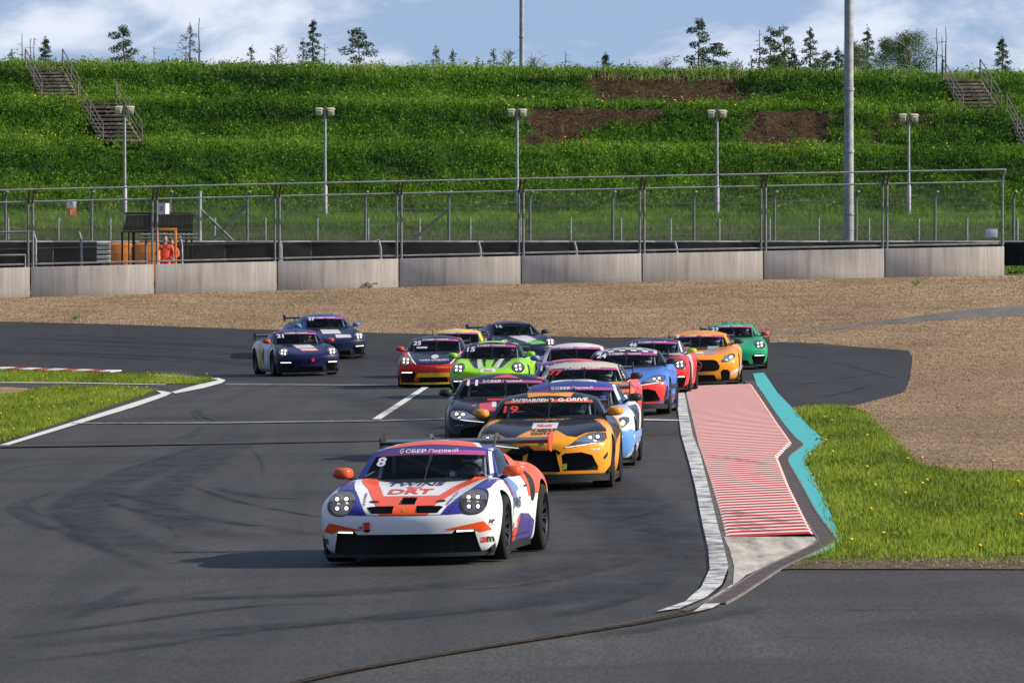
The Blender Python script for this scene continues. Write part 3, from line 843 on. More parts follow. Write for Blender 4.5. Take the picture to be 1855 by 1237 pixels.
def eval_mesh(me, mods, name):
    o = bpy.data.objects.new('temporary', me); COL.objects.link(o)
    for kind, kw in mods:
        m = o.modifiers.new(kind.lower(), kind)
        for k, v in kw.items(): setattr(m, k, v)
    dg = bpy.context.evaluated_depsgraph_get()
    dg.update()
    out = bpy.data.meshes.new_from_object(o.evaluated_get(dg), depsgraph=dg)
    out.name = name
    bpy.data.objects.remove(o)
    return out

def bvh_of(meshes):
    vs, fs = [], []
    for me in meshes:
        o = len(vs)
        vs += [v.co.copy() for v in me.vertices]
        fs += [tuple(i + o for i in p.vertices) for p in me.polygons]
    return BVHTree.FromPolygons(vs, fs)

def ellipse(cx, cz, rx, rz, rot=0, n=28, p=2.0):
    out = []
    for k in range(n):
        a = 2 * math.pi * k / n
        c, s = math.cos(a), math.sin(a)
        x = math.copysign(abs(c) ** (2 / p), c) * rx; z = math.copysign(abs(s) ** (2 / p), s) * rz
        out.append((cx + x * math.cos(rot) - z * math.sin(rot), cz + x * math.sin(rot) + z * math.cos(rot)))
    return out

def mir(poly): return [(-x, z) for x, z in poly][::-1]

# ---------------------------------------------------------------- cabin
def catmull(P, n):
    """points through the key points, n per span; returns rows and the span index of each"""
    pts, span = [], []
    m = len(P)
    for i in range(m - 1):
        p1, p2 = P[i], P[i + 1]
        p0 = P[i - 1] if i > 0 else Vector((-P[1].x, P[1].y, P[1].z))
        p3 = P[i + 2] if i + 2 < m else Vector((-P[m - 2].x, P[m - 2].y, P[m - 2].z))
        k = n[i]
        for a in range(k):
            t = a / k
            v = 0.5 * ((2 * p1) + (p2 - p0) * t + (2 * p0 - 5 * p1 + 4 * p2 - p3) * t * t + (3 * p1 - p0 - 3 * p2 + p3) * t ** 3)
            if i == 0 and a == 0: v.x = 0
            pts.append(v); span.append(i)
    pts.append(P[-1].copy()); span.append(m - 1)
    return pts, span

TL = [-.16, 0, .04, .2, .4, .6, .74, .80, .88, .955, 1.0]
def build_cabin(P):
    """-> meshes: shell (roof and pillars), windscreen, sun strip, side window (two), rear window, band of the whole for projecting"""
    c0 = [Vector(p) for p in P['c0']]; c1 = [Vector(p) for p in P['c1']]
    nn = [7, 2, 6, 5, 3, 4]
    a0, sp = catmull(c0, nn); a1, _ = catmull(c1, nn)
    n = len(a0)
    def pt(i, t):
        p = a0[i].lerp(a1[i], t)
        b = P['bulge'] * 4 * max(0, t) * (1 - t)
        d = (Vector((a0[i].x, (a0[i].y - 2.6) * .8, 0))).normalized()
        return p + d * b + Vector((0, 0, b * .5))
    bms = {k: bmesh.new() for k in ('shell', 'cowl', 'windscreen', 'strip', 'sideL', 'sideR', 'rear', 'all')}
    def quad(key, q, s):
        bm = bms[key]
        vs = [bm.verts.new((v.x * s, v.y, v.z)) for v in q]
        f = bm.faces.new(vs if s > 0 else vs[::-1]); f.smooth = True
    for i in range(n - 1):
        for k in range(len(TL) - 1):
            q = [pt(i, TL[k]), pt(i + 1, TL[k]), pt(i + 1, TL[k + 1]), pt(i, TL[k + 1])]
            t = (TL[k] + TL[k + 1]) / 2
            z = sp[i]
            key = 'shell'
            if z in (0, 1) and t < 0: key = 'cowl'
            if z == 0 and 0 < t < .955: key = 'strip' if t > .80 else 'windscreen'
            elif z in (2, 3) and .04 < t < .955: key = 'side'
            elif z == 5 and .04 < t < .88: key = 'rear'
            for s in (1, -1):
                kk = key if key != 'side' else ('sideL' if s > 0 else 'sideR')
                quad(kk, q, s); quad('all', q, s)
    # roof: rings drawn in to the middle
    yc = (c1[0].y + c1[-1].y) / 2
    zm = sum(p.z for p in a1) / n
    rr = [1, .96, .88, .74, .56, .36, .16, 0]
    bub = P.get('bubble', 0)
    def rp(i, r):
        p = a1[i]
        x = p.x * r; y = yc + (p.y - yc) * r
        zedge = p.z * r ** 1.2 + zm * (1 - r ** 1.2)
        return Vector((x, y, zedge + P['crown'] * (1 - r ** 2.1)))
    for i in range(n - 1):
        for k in range(len(rr) - 1):
            if rr[k + 1] == 0: q = [rp(i, rr[k]), rp(i + 1, rr[k]), rp(i, 0)]
            else: q = [rp(i, rr[k]), rp(i + 1, rr[k]), rp(i + 1, rr[k + 1]), rp(i, rr[k + 1])]
            for s in (1, -1):
                quad('shell', q, s); quad('all', q, s)
    out = {}
    for k, bm in bms.items():
        bmesh.ops.remove_doubles(bm, verts=bm.verts, dist=1e-4)
        bmesh.ops.recalc_face_normals(bm, faces=bm.faces)
        out[k] = bm_mesh(bm, k, 50)
    return out

# ---------------------------------------------------------------- prints and patches laid onto the bodywork
def poly_bm(polys):
    bm = bmesh.new()
    for poly in polys:
        f = bm.faces.new([bm.verts.new((a, b, 0)) for a, b in poly])
    bmesh.ops.triangulate(bm, faces=bm.faces[:])
    return bm

_TXT = {}
def text_mesh(s, bold):
    bold = min(bold, .028)
    key = (s, bold)
    if key not in _TXT:
        cu = bpy.data.curves.new('lettering', 'FONT')
        cu.body = s; cu.size = 1.0; cu.align_x = 'LEFT'; cu.resolution_u = 3; cu.offset = bold; cu.fill_mode = 'FRONT'
        o = bpy.data.objects.new('temporary', cu); COL.objects.link(o)
        dg = bpy.context.evaluated_depsgraph_get(); dg.update()
        me = bpy.data.meshes.new_from_object(o.evaluated_get(dg), depsgraph=dg)
        bpy.data.objects.remove(o)
        _TXT[key] = me
    return _TXT[key]

def text_bm(s, c, w, h, bold=.02, shear=0.0, rot=0.0):
    """text fitted into a box w x h centred on c"""
    bm = bmesh.new(); bm.from_mesh(text_mesh(s, bold))
    if not bm.verts: return bm
    xs = [v.co.x for v in bm.verts]; ys = [v.co.y for v in bm.verts]
    x0, x1, y0, y1 = min(xs), max(xs), min(ys), max(ys)
    if w is None: w = h * (x1 - x0) / (y1 - y0)
    for v in bm.verts:
        x = ((v.co.x - x0) / (x1 - x0) - .5) * w; y = ((v.co.y - y0) / (y1 - y0) - .5) * h
        x += shear * y
        v.co = (c[0] + x * math.cos(rot) - y * math.sin(rot), c[1] + x * math.sin(rot) + y * math.cos(rot), 0)
    return bm

def bm_join(dst, src):
    me = bpy.data.meshes.new('joined'); src.to_mesh(me); src.free(); dst.from_mesh(me); bpy.data.meshes.remove(me)

def in_poly(poly, x, y):
    c = False; j = len(poly) - 1
    for i in range(len(poly)):
        xi, yi = poly[i]; xj, yj = poly[j]
        if (yi > y) != (yj > y) and x < (xj - xi) * (y - yi) / (yj - yi) + xi: c = not c
        j = i
    return c

def lay_on(bm, bvh, plane='front', step=.05, off=.003, name='print', holes=(), depth=None):
    """cut a flat shape into a grid and lay it on the surface seen along one direction, leaving openings free"""
    def cut(co, no):
        bmesh.ops.bisect_plane(bm, geom=bm.verts[:] + bm.edges[:] + bm.faces[:], plane_co=co, plane_no=no, dist=1e-6)
    xs = [v.co.x for v in bm.verts]; ys = [v.co.y for v in bm.verts]
    x0, x1, y0, y1 = min(xs), max(xs), min(ys), max(ys)
    for h in holes:
        hx = [p[0] for p in h]; hy = [p[1] for p in h]
        if min(hx) > x1 or max(hx) < x0 or min(hy) > y1 or max(hy) < y0: continue
        if True:
            for p, q in zip(h, h[1:] + h[:1]):
                cut((p[0], p[1], 0), (q[1] - p[1], p[0] - q[0], 0))
        dead = [f for f in bm.faces if in_poly(h, *f.calc_center_median()[:2])]
        if dead: bmesh.ops.delete(bm, geom=dead, context='FACES')
    for ax, lo, hi in ((0, x0, x1), (1, y0, y1)):
        k = math.floor(lo / step) + 1
        while k * step < hi:
            cut((k * step, 0, 0) if ax == 0 else (0, k * step, 0), (1, 0, 0) if ax == 0 else (0, 1, 0))
            k += 1
    bmesh.ops.triangulate(bm, faces=[f for f in bm.faces if len(f.verts) > 3])
    dead = []
    for v in bm.verts:
        a, b = v.co.x, v.co.y
        if plane == 'front': o, d = Vector((a, -3, b)), Vector((0, 1, 0))
        elif plane == 'top': o, d = Vector((a, b, 4)), Vector((0, 0, -1))
        elif plane == 'left': o, d = Vector((4, a, b)), Vector((-1, 0, 0))
        else: o, d = Vector((-4, a, b)), Vector((1, 0, 0))
        hit, no, idx, dist = bvh.ray_cast(o, d)
        if hit is None or (depth is not None and dist > depth): dead.append(v); continue
        if no.dot(d) > 0: no = -no
        v.co = hit + no * off
    if dead: bmesh.ops.delete(bm, geom=dead, context='VERTS')
    for f in bm.faces: f.smooth = True
    return bm_mesh(bm, name)

# ---------------------------------------------------------------- the shared kit of one car type
BLK = mat('black_trim', (.010, .010, .011), .42, spec=.28)
MATT = mat('matt_black', (.015, .015, .016), .75)
TYRE = mat('tyre_rubber', (.012, .012, .012), .85, spec=.25, var=.25, vscale=9)
RIM = mat('dark_rim', (.035, .036, .04), .35, metal=.7)
CHROME = mat('lamp_reflector', (.42, .39, .39), .4, metal=.2)
LAMP = emit('lamp_white', (1, .93, .84), 4.0)
DRLM = emit('running_light', (1, .96, .85), 1.2)
LENS = glass('lamp_lens', (.85, .88, .92), 1.0)
WSCR = glass('windscreen_glass', (.72, .78, .82), .28)
SWIN = glass('side_glass', (.45, .52, .60), 1.0)
CAGE = mat('roll_cage', (.48, .48, .49), .5)
SEAT = mat('seat_cloth', (.02, .02, .024), .85)

def wheel_meshes(r, w, n=10):
    bm = bmesh.new()
    h = w / 2; ri = r * .70
    add_lathe(bm, [(-h * .8, ri), (-h, ri + .012), (-h * 1.02, r * .86), (-h * .93, r * .965), (-h * .78, r), (h * .78, r), (h * .93, r * .965), (h * 1.02, r * .86), (h, ri + .012), (h * .8, ri)], 40)
    # worn grooves' worth of lettering ring: a raised band on the side wall
    add_lathe(bm, [(h * 1.02, r * .80), (h * 1.035, r * .81), (h * 1.035, r * .83), (h * 1.02, r * .84)], 40)
    tyre = bm_mesh(bm, 'tyre', 45)
    bm = bmesh.new()
    add_lathe(bm, [(h * .86, ri + .004), (h * .92, ri - .004), (h * .86, ri - .018), (h * .2, ri - .035), (-h * .8, ri - .02)], 40)
    add_lathe(bm, [(-h * .1, ri - .03), (-h * .1, .02)], 24)
    for k in range(n):
        a = 2 * math.pi * k / n
        for off in (-.10, .10):
            a2 = a + off
            R = Matrix.Rotation(a2, 3, 'X')
            p0 = Vector((h * .52, 0, .05)); p1 = Vector((h * .80, 0, ri - .02))
            d = (p1 - p0)
            c = (p0 + p1) / 2
            ang = math.atan2(d.x, d.z)
            rot = R @ Matrix.Rotation(ang, 3, 'Y')
            add_box(bm, R @ c, (.022, .022, d.length), rot)
    add_lathe(bm, [(h * .45, .075), (h * .60, .07), (h * .66, .045), (h * .66, .001)], 20)
    rim = bm_mesh(bm, 'rim', 40)
    return tyre, rim

def mirror_mesh(s=1):
    bm = bmesh.new()
    bmesh.ops.create_uvsphere(bm, u_segments=20, v_segments=12, radius=1.0)
    for v in bm.verts:
        x, y, z = v.co
        f = lambda q, p: math.copysign(abs(q) ** p, q)
        X = f(x, .75) * .112; Z = f(z, .75) * .066; Y = f(y, .8) * .085
        if Y > .03: Y = .03 + (Y - .03) * .15
        Z *= 1 - .22 * (x * s * .5 + .5) * (1 if z < 0 else .4)
        Y += .05 * (x * s) ** 2
        v.co = (X, Y, Z)
    return bm_mesh(bm, 'mirror', 60)

def wing_meshes(W):
    out = {}
    c = W['chord']
    prof = []
    N = 12
    up = [(c * t, .030 * (math.sqrt(t) * 1.5 - 1.5 * t) + .10 * c * t * t) for t in [k / N for k in range(N + 1)]]
    lo = [(c * t, -.028 * (math.sqrt(t) * 1.5 - 1.5 * t) - .028 + .12 * c * t * t + .028 * t) for t in [k / N for k in range(N, -1, -1)]]
    bm = bmesh.new()
    add_prism(bm, up + lo[1:-1], -W['half'], W['half'], 'YZ')
    out['blade'] = bm_mesh(bm, 'wing_blade', 40)
    bm = bmesh.new()
    add_prism(bm, [(-.03, .045), (c + .04, .10), (c + .05, .02), (c * .7, -.13), (-.01, -.10)], -.006, .006, 'YZ')
    out['end'] = bm_mesh(bm, 'endplate', 30)
    bm = bmesh.new()
    if W['kind'] == 'swan':
        pts = [(-.50, -.36), (-.42, -.36), (-.10, .045), (.10, .05), (.16, .02), (.16, .045), (.06, .09), (-.12, .085), (-.22, .0)]
    else:
        pts = [(-.06, -.26), (.10, -.26), (.16, -.03), (.06, -.03)]
    add_prism(bm, pts, -.007, .007, 'YZ')
    out['upright'] = bm_mesh(bm, 'upright', 30)
    return out

def outline_front(P, k, grow, n=10):
    zc, yc, zk, yk, xk = P['front'][k]
    xk += grow * .3; yc -= grow
    out = []
    for a in range(-n, n + 1):
        u = a / n
        out.append((u * xk, yc + (yk - yc) * abs(u) ** 2.3))
    return out, xk, yk

KITS = {}
def kit(tn):
    if tn in KITS: return KITS[tn]
    P = TYPES[tn]
    K = dict(P=P)
    cage = bm_mesh(build_cage(P), 'cage')
    cage.materials.append(BLK); cage.materials.append(MATT)
    plain = eval_mesh(cage, [('SUBSURF', dict(levels=3, render_levels=3))], 'plain')
    bv_plain = bvh_of([plain])
    K['plain'] = bv_plain
    # ---- cutters: intakes, lamps, wheel arches
    cb = bmesh.new()
    def front_y(x, z):
        h = bv_plain.ray_cast(Vector((x, -3, z)), Vector((0, 1, 0)))[0]
        return h.y if h else .3
    cuts = []
    for c in P['cuts']:
        cuts.append((c[0], c[1]))
        if len(c) > 2: cuts.append((mir(c[0]), c[1]))
    for poly, dep in cuts:
        cx = sum(p[0] for p in poly) / len(poly); cz = sum(p[1] for p in poly) / len(poly)
        yy = front_y(cx, cz)
        if len(poly) == 8 and dep == .09: yy = max(front_y(*p) for p in poly) - .02
        add_prism(cb, poly, -.6, yy + dep, 'XZ', 1)
    Lt = P['lights']
    lp = ellipse(*Lt['c'], *Lt['r'], Lt['rot'], 32, 2.3) if Lt['kind'] == 'round' else Lt['poly']
    K['lamp_poly'] = lp
    lcx = sum(p[0] for p in lp) / len(lp); lcz = sum(p[1] for p in lp) / len(lp)
    ly = front_y(lcx, lcz)
    K['lamp_y'] = ly
    for pl in (lp, mir(lp)):
        add_prism(cb, pl, -.6, ly + .14, 'XZ', 1)
    cutA = bm_mesh(cb, 'cutter')
    cb = bmesh.new()
    for a, r in zip(P['axles'], P['rw']):
        for s in (1, -1):
            poly = [(a + (r + .055) * math.cos(2 * math.pi * k / 48), r + (r + .055) * math.sin(2 * math.pi * k / 48)) for k in range(48)]
            add_prism(cb, poly, s * .52, s * 1.3, 'YZ', 1)
    cutB = bm_mesh(cb, 'cutter_arch')
    oA = bpy.data.objects.new('temporary_cutter', cutA); COL.objects.link(oA)
    oB = bpy.data.objects.new('temporary_cutter', cutB); COL.objects.link(oB)
    for o in (oA, oB):
        o.data.materials.append(BLK); o.data.materials.append(MATT)
    body = eval_mesh(cage, [('SUBSURF', dict(levels=3, render_levels=3)),
                            ('BOOLEAN', dict(object=oB, operation='DIFFERENCE', solver='EXACT')),
                            ('BOOLEAN', dict(object=oA, operation='DIFFERENCE', solver='EXACT', use_self=True))], 'car_body')
    bpy.data.objects.remove(oA); bpy.data.objects.remove(oB)
    shade(body, 38)
    K['body'] = body
    cab = build_cabin(P)
    K['cab'] = cab
    K['bvh'] = bvh_of([plain, cab['all']])
    K['holes'] = {'front': [c[0] for c in cuts] + [lp, mir(lp)]}
    K['holes']['left'] = K['holes']['right'] = [[(a + (r + .055) * math.cos(2 * math.pi * k / 40), r + (r + .055) * math.sin(2 * math.pi * k / 40)) for k in range(40)] for a, r in zip(P['axles'], P['rw'])]
    # ---- lamp pieces
    bm = bmesh.new()
    add_prism(bm, [(lcx + (x - lcx) * .99, lcz + (z - lcz) * .99) for x, z in lp], ly + .085, ly + .10, 'XZ')
    K['lamp_bowl'] = bm_mesh(bm, 'headlight', 30)
    K['lens'] = lay_on(poly_bm([lp]), bv_plain, 'front', .04, .0015, 'lens')
    bm = bmesh.new()
    lp2 = [(lcx + (x - lcx) * 1.07, lcz + (z - lcz) * 1.07) for x, z in lp]
    n = len(lp)
    lo = [bm.verts.new((x, z, 0)) for x, z in lp]; hi = [bm.verts.new((x, z, 0)) for x, z in lp2]
    for a in range(n): bm.faces.new((lo[a], lo[(a + 1) % n], hi[(a + 1) % n], hi[a]))
    K['lamp_rim'] = lay_on(bm, bv_plain, 'front', .06, .004, 'lamp_surround')
    leds = [(Lt['c'][0] + a, Lt['c'][1] + b) for a, b in Lt['leds']] if Lt['kind'] == 'round' else Lt['leds']
    K['leds'] = leds
    bm = bmesh.new()
    bmesh.ops.create_uvsphere(bm, u_segments=12, v_segments=8, radius=Lt['led'])
    bmesh.ops.scale(bm, vec=(1, .6, 1), verts=bm.verts)
    K['led'] = bm_mesh(bm, 'lamp', 60)
    bm = bmesh.new()
    bmesh.ops.create_uvsphere(bm, u_segments=12, v_segments=8, radius=Lt['led'] * 1.4)
    bmesh.ops.scale(bm, vec=(1, .4, 1), verts=bm.verts)
    K['led_ring'] = bm_mesh(bm, 'lamp_socket', 60)
    if Lt.get('bar'):
        bm = bmesh.new()
        add_tube(bm, [(x, front_y(x, z) + .03, z) for x, z in Lt['bar']], .0055, 6)
        K['lamp_bar'] = bm_mesh(bm, 'light_bar', 60)
    # ---- grilles
    K['grilles'] = []
    for (x0, z0, x1, z1), kind, dep in P['grille']:
        bm = bmesh.new()
        yy = front_y((x0 + x1) / 2, (z0 + z1) / 2) + dep
        if kind == 'bars':
            k = int((x1 - x0) / .062)
            for a in range(k + 1):
                x = x0 + (x1 - x0) * a / k
                e = 1 - (abs(x) / .56) ** 2.5 * .55
                zc = (z0 + z1) / 2
                yb = front_y(x, zc) + dep
                add_box(bm, (x, yb, zc), (.016, .03, (z1 - z0) * e), None, 0, .003)
        else:
            dx = .028
            a = x0
            while a <= x1 + 1e-6:
                add_box(bm, (a, yy, (z0 + z1) / 2), (.006, .008, z1 - z0)); a += dx
            b = z0
            while b <= z1 + 1e-6:
                add_box(bm, ((x0 + x1) / 2, yy + .004, b), (x1 - x0, .008, .006)); b += dx
        K['grilles'].append(bm_mesh(bm, 'grille', 30))
    K['drl'] = [lay_on(poly_bm([q]), bv_plain, 'front', .05, .008, 'running_light') for (x0, z0, x1, z1) in P['drl'] for q in
                ([(x0, z0), (x1, z0 + .004), (x1, z1), (x0, z1)], [(-x1, z0 + .004), (-x0, z0), (-x0, z1), (-x1, z1)])]
    # ---- splitter, skirts, arches
    z0, z1, grow = P['splitter']
    bm = bmesh.new()
    o, xk, yk = outline_front(P, 1, grow)
    poly = o + [(xk, yk + .15), (-xk, yk + .15)]
    add_prism(bm, poly, z0, z1, 'XY')
    for s in (1, -1):
        add_prism(bm, [(yk - .05, z1), (yk + .16, z1), (yk + .14, z1 + .10), (yk - .02, z1 + .03)], s * xk - .012, s * xk + .012, 'YZ')
    K['splitter'] = bm_mesh(bm, 'front_splitter', 30)
    bm = bmesh.new()
    a0, a1 = P['axles']
    w = P['side'][4][1][1]
    for s in (1,):
        add_prism(bm, [(a0 + P['rw'][0] + .07, .085), (a1 - P['rw'][1] - .06, .085), (a1 - P['rw'][1] - .10, .17), (a0 + P['rw'][0] + .1, .15)], w - .06, w + .05, 'YZ')
    K['skirt'] = bm_mesh(bm, 'side_skirt', 30)
    K['mirror'] = {1: mirror_mesh(1), -1: mirror_mesh(-1)}
    mx, my, mz = P['mirror']
    bm = bmesh.new()
    add_tube(bm, [(mx - .05, my + .02, mz - .045), (mx - .12, my + .05, P['arm_z'] + .005), (mx - .20, my + .08, P['arm_z'] - .04)], .018, 8)
    K['arm'] = {1: bm_mesh(bm, 'mirror_arm', 40)}
    bm = bmesh.new()
    add_tube(bm, [(-(mx - .05), my + .02, mz - .045), (-(mx - .12), my + .05, P['arm_z'] + .005), (-(mx - .20), my + .08, P['arm_z'] - .04)], .018, 8)
    K['arm'][-1] = bm_mesh(bm, 'mirror_arm', 40)
    K['wheels'] = [wheel_meshes(r, w) for r, w in zip(P['rw'], P['tw'])]
    K['wing'] = wing_meshes(P['wing'])
    # ---- inside: cage, seat, wheel, dash
    c0, c1 = P['c0'], P['c1']
    yb, yt = c1[2][1] + .10, c1[3][1]
    zt = c1[2][2] - .03
    bm = bmesh.new()
    fl = (.53, c1[1][1] + .07, c1[1][2] - .035)
    base = (.60, c0[1][1] + .22, c0[1][2] - .08)
    for s in (1, -1):
        add_tube(bm, [(s * base[0], base[1], base[2] - .2), (s * fl[0], fl[1], fl[2]), (s * .53, yt + .35, zt + .01), (s * .55, yt + .45, .5)], .02, 8)
    add_tube(bm, [(-.53, yt + .35, zt + .01), (.53, yt + .35, zt + .01)], .02, 8)
    add_tube(bm, [(-fl[0], fl[1], fl[2]), (fl[0], fl[1], fl[2])], .02, 8)
    add_tube(bm, [(-.54, yt + .42, .62), (.52, yt + .36, zt)], .02, 8)
    add_tube(bm, [(.54, yt + .42, .62), (-.52, yt + .36, zt)], .02, 8)
    add_tube(bm, [(-.53, yt + .40, .80), (.53, yt + .40, .80)], .02, 8)
    add_tube(bm, [(-.57, base[1] + .1, .80), (.57, base[1] + .1, .78)], .02, 8)
    K['cage'] = bm_mesh(bm, 'roll_cage', 40)
    bm = bmesh.new()
    sy = yt + .12
    add_box(bm, (.36, sy + .16, .72), (.46, .10, .62), Matrix.Rotation(-.18, 3, 'X'), 0, .03)
    add_box(bm, (.36, sy + .20, 1.0), (.50, .12, .20), Matrix.Rotation(-.1, 3, 'X'), 0, .03)
    for s in (-1, 1):
        add_box(bm, (.36 + s * .23, sy + .08, .98), (.03, .20, .17), None, 0, .012)
    K['seat'] = bm_mesh(bm, 'seat', 40)
    bm = bmesh.new()
    R = Matrix.Rotation(math.radians(-22), 4, 'X')
    pts = [(.17 * math.cos(a) , 0, .15 * math.sin(a)) for a in [2 * math.pi * k / 20 for k in range(21)]]
    add_tube(bm, pts, .014, 8)
    add_box(bm, (0, 0, 0), (.30, .02, .05)); add_box(bm, (0, .0, -.06), (.05, .02, .14))
    bmesh.ops.transform(bm, matrix=Matrix.Translation((.36, c0[1][1] + .42, .84)) @ R, verts=bm.verts)
    K['steer'] = bm_mesh(bm, 'steering_wheel', 40)
    bm = bmesh.new()
    za = c0[0][2]
    add_prism(bm, [(c0[0][1] + .06, za - .06), (c0[0][1] + .10, za - .01), (c0[1][1] + .35, za + .015), (c0[1][1] + .40, za - .10)], -.62, .62, 'YZ')
    K['dash'] = bm_mesh(bm, 'dashboard', 30)
    K['driver_at'] = (.36, sy, .60)
    # wiper and aerial
    wx, wy, wz = P['wiper']
    h = K['bvh'].ray_cast(Vector((wx - .01, -3, (c0[0][2] + .25))), Vector((0, 1, 0)))[0]
    bm = bmesh.new()
    a = Vector((wx, wy - .02, wz + .01)); b = Vector((wx + .02, h.y - .025, h.z))
    add_tube(bm, [a, a.lerp(b, .5) + Vector((0, -.02, .01)), b], .007, 6)
    add_tube(bm, [a.lerp(b, .42) + Vector((-.02, -.004, 0)), a.lerp(b, 1.1) + Vector((-.02, -.002, 0))], .007, 5)
    K['wiper'] = bm_mesh(bm, 'wiper', 40)
    bm = bmesh.new()
    add_tube(bm, [(0, 0, 0), (0, .04, .19)], .004, 5, r2=.002)
    K['aerial'] = bm_mesh(bm, 'aerial', 40)
    KITS[tn] = K
    return K

# ---------------------------------------------------------------- one car
STRIP = None
def strip_mat():
    """printed sun strip fading from deep violet to magenta across the glass"""
    if 'sun_strip' in MATS: return MATS['sun_strip']
    m, nt, b = mat_new('sun_strip'); N, L = nt.nodes, nt.links
    tc = N.new('ShaderNodeTexCoord'); sp = N.new('ShaderNodeSeparateXYZ'); L.new(tc.outputs['Object'], sp.inputs[0])
    mr = N.new('ShaderNodeMapRange'); mr.inputs['From Min'].default_value = -.6; mr.inputs['From Max'].default_value = .6
    L.new(sp.outputs['X'], mr.inputs['Value'])
    mx = N.new('ShaderNodeMix'); mx.data_type = 'RGBA'
    mx.inputs[6].default_value = (.095, .015, .12, 1); mx.inputs[7].default_value = (.46, .065, .25, 1)
    L.new(mr.outputs[0], mx.inputs['Factor']); L.new(mx.outputs[2], b.inputs['Base Color'])
    b.inputs['Roughness'].default_value = .35; b.inputs['Coat Weight'].default_value = .4
    MATS['sun_strip'] = m
    return m

def strip_print(bm, cx, cz, w, h):
    """the strip's round tick badge and its words"""
    r = h * .62; x0 = cx - w / 2 + r
    n = 24
    for a in range(n):
        if a in (1, 2): continue
        t0, t1 = 2 * math.pi * a / n, 2 * math.pi * (a + 1) / n
        q = [(x0 + r * .74 * math.cos(t0), cz + r * .74 * math.sin(t0)), (x0 + r * math.cos(t0), cz + r * math.sin(t0)),
             (x0 + r * math.cos(t1), cz + r * math.sin(t1)), (x0 + r * .74 * math.cos(t1), cz + r * .74 * math.sin(t1))]
        bm.faces.new([bm.verts.new((p[0], p[1], 0)) for p in q])
    for q in ([(-.50, .12), (-.50, -.14), (.0, -.42), (.0, -.14)], [(.0, -.14), (.0, -.42), (.98, .30), (.80, .46)]):
        bm.faces.new([bm.verts.new((x0 + r * a, cz + r * b, 0)) for a, b in q])
    x1 = x0 + r * 1.5
    rest = cx + w / 2 - x1
    bm_join(bm, text_bm('СБЕР', (x1 + rest * .21, cz), rest * .40, h, .03))
    bm_join(bm, text_bm('Первый', (x1 + rest * .73, cz - h * .06), rest * .53, h * 1.12, 0.0))

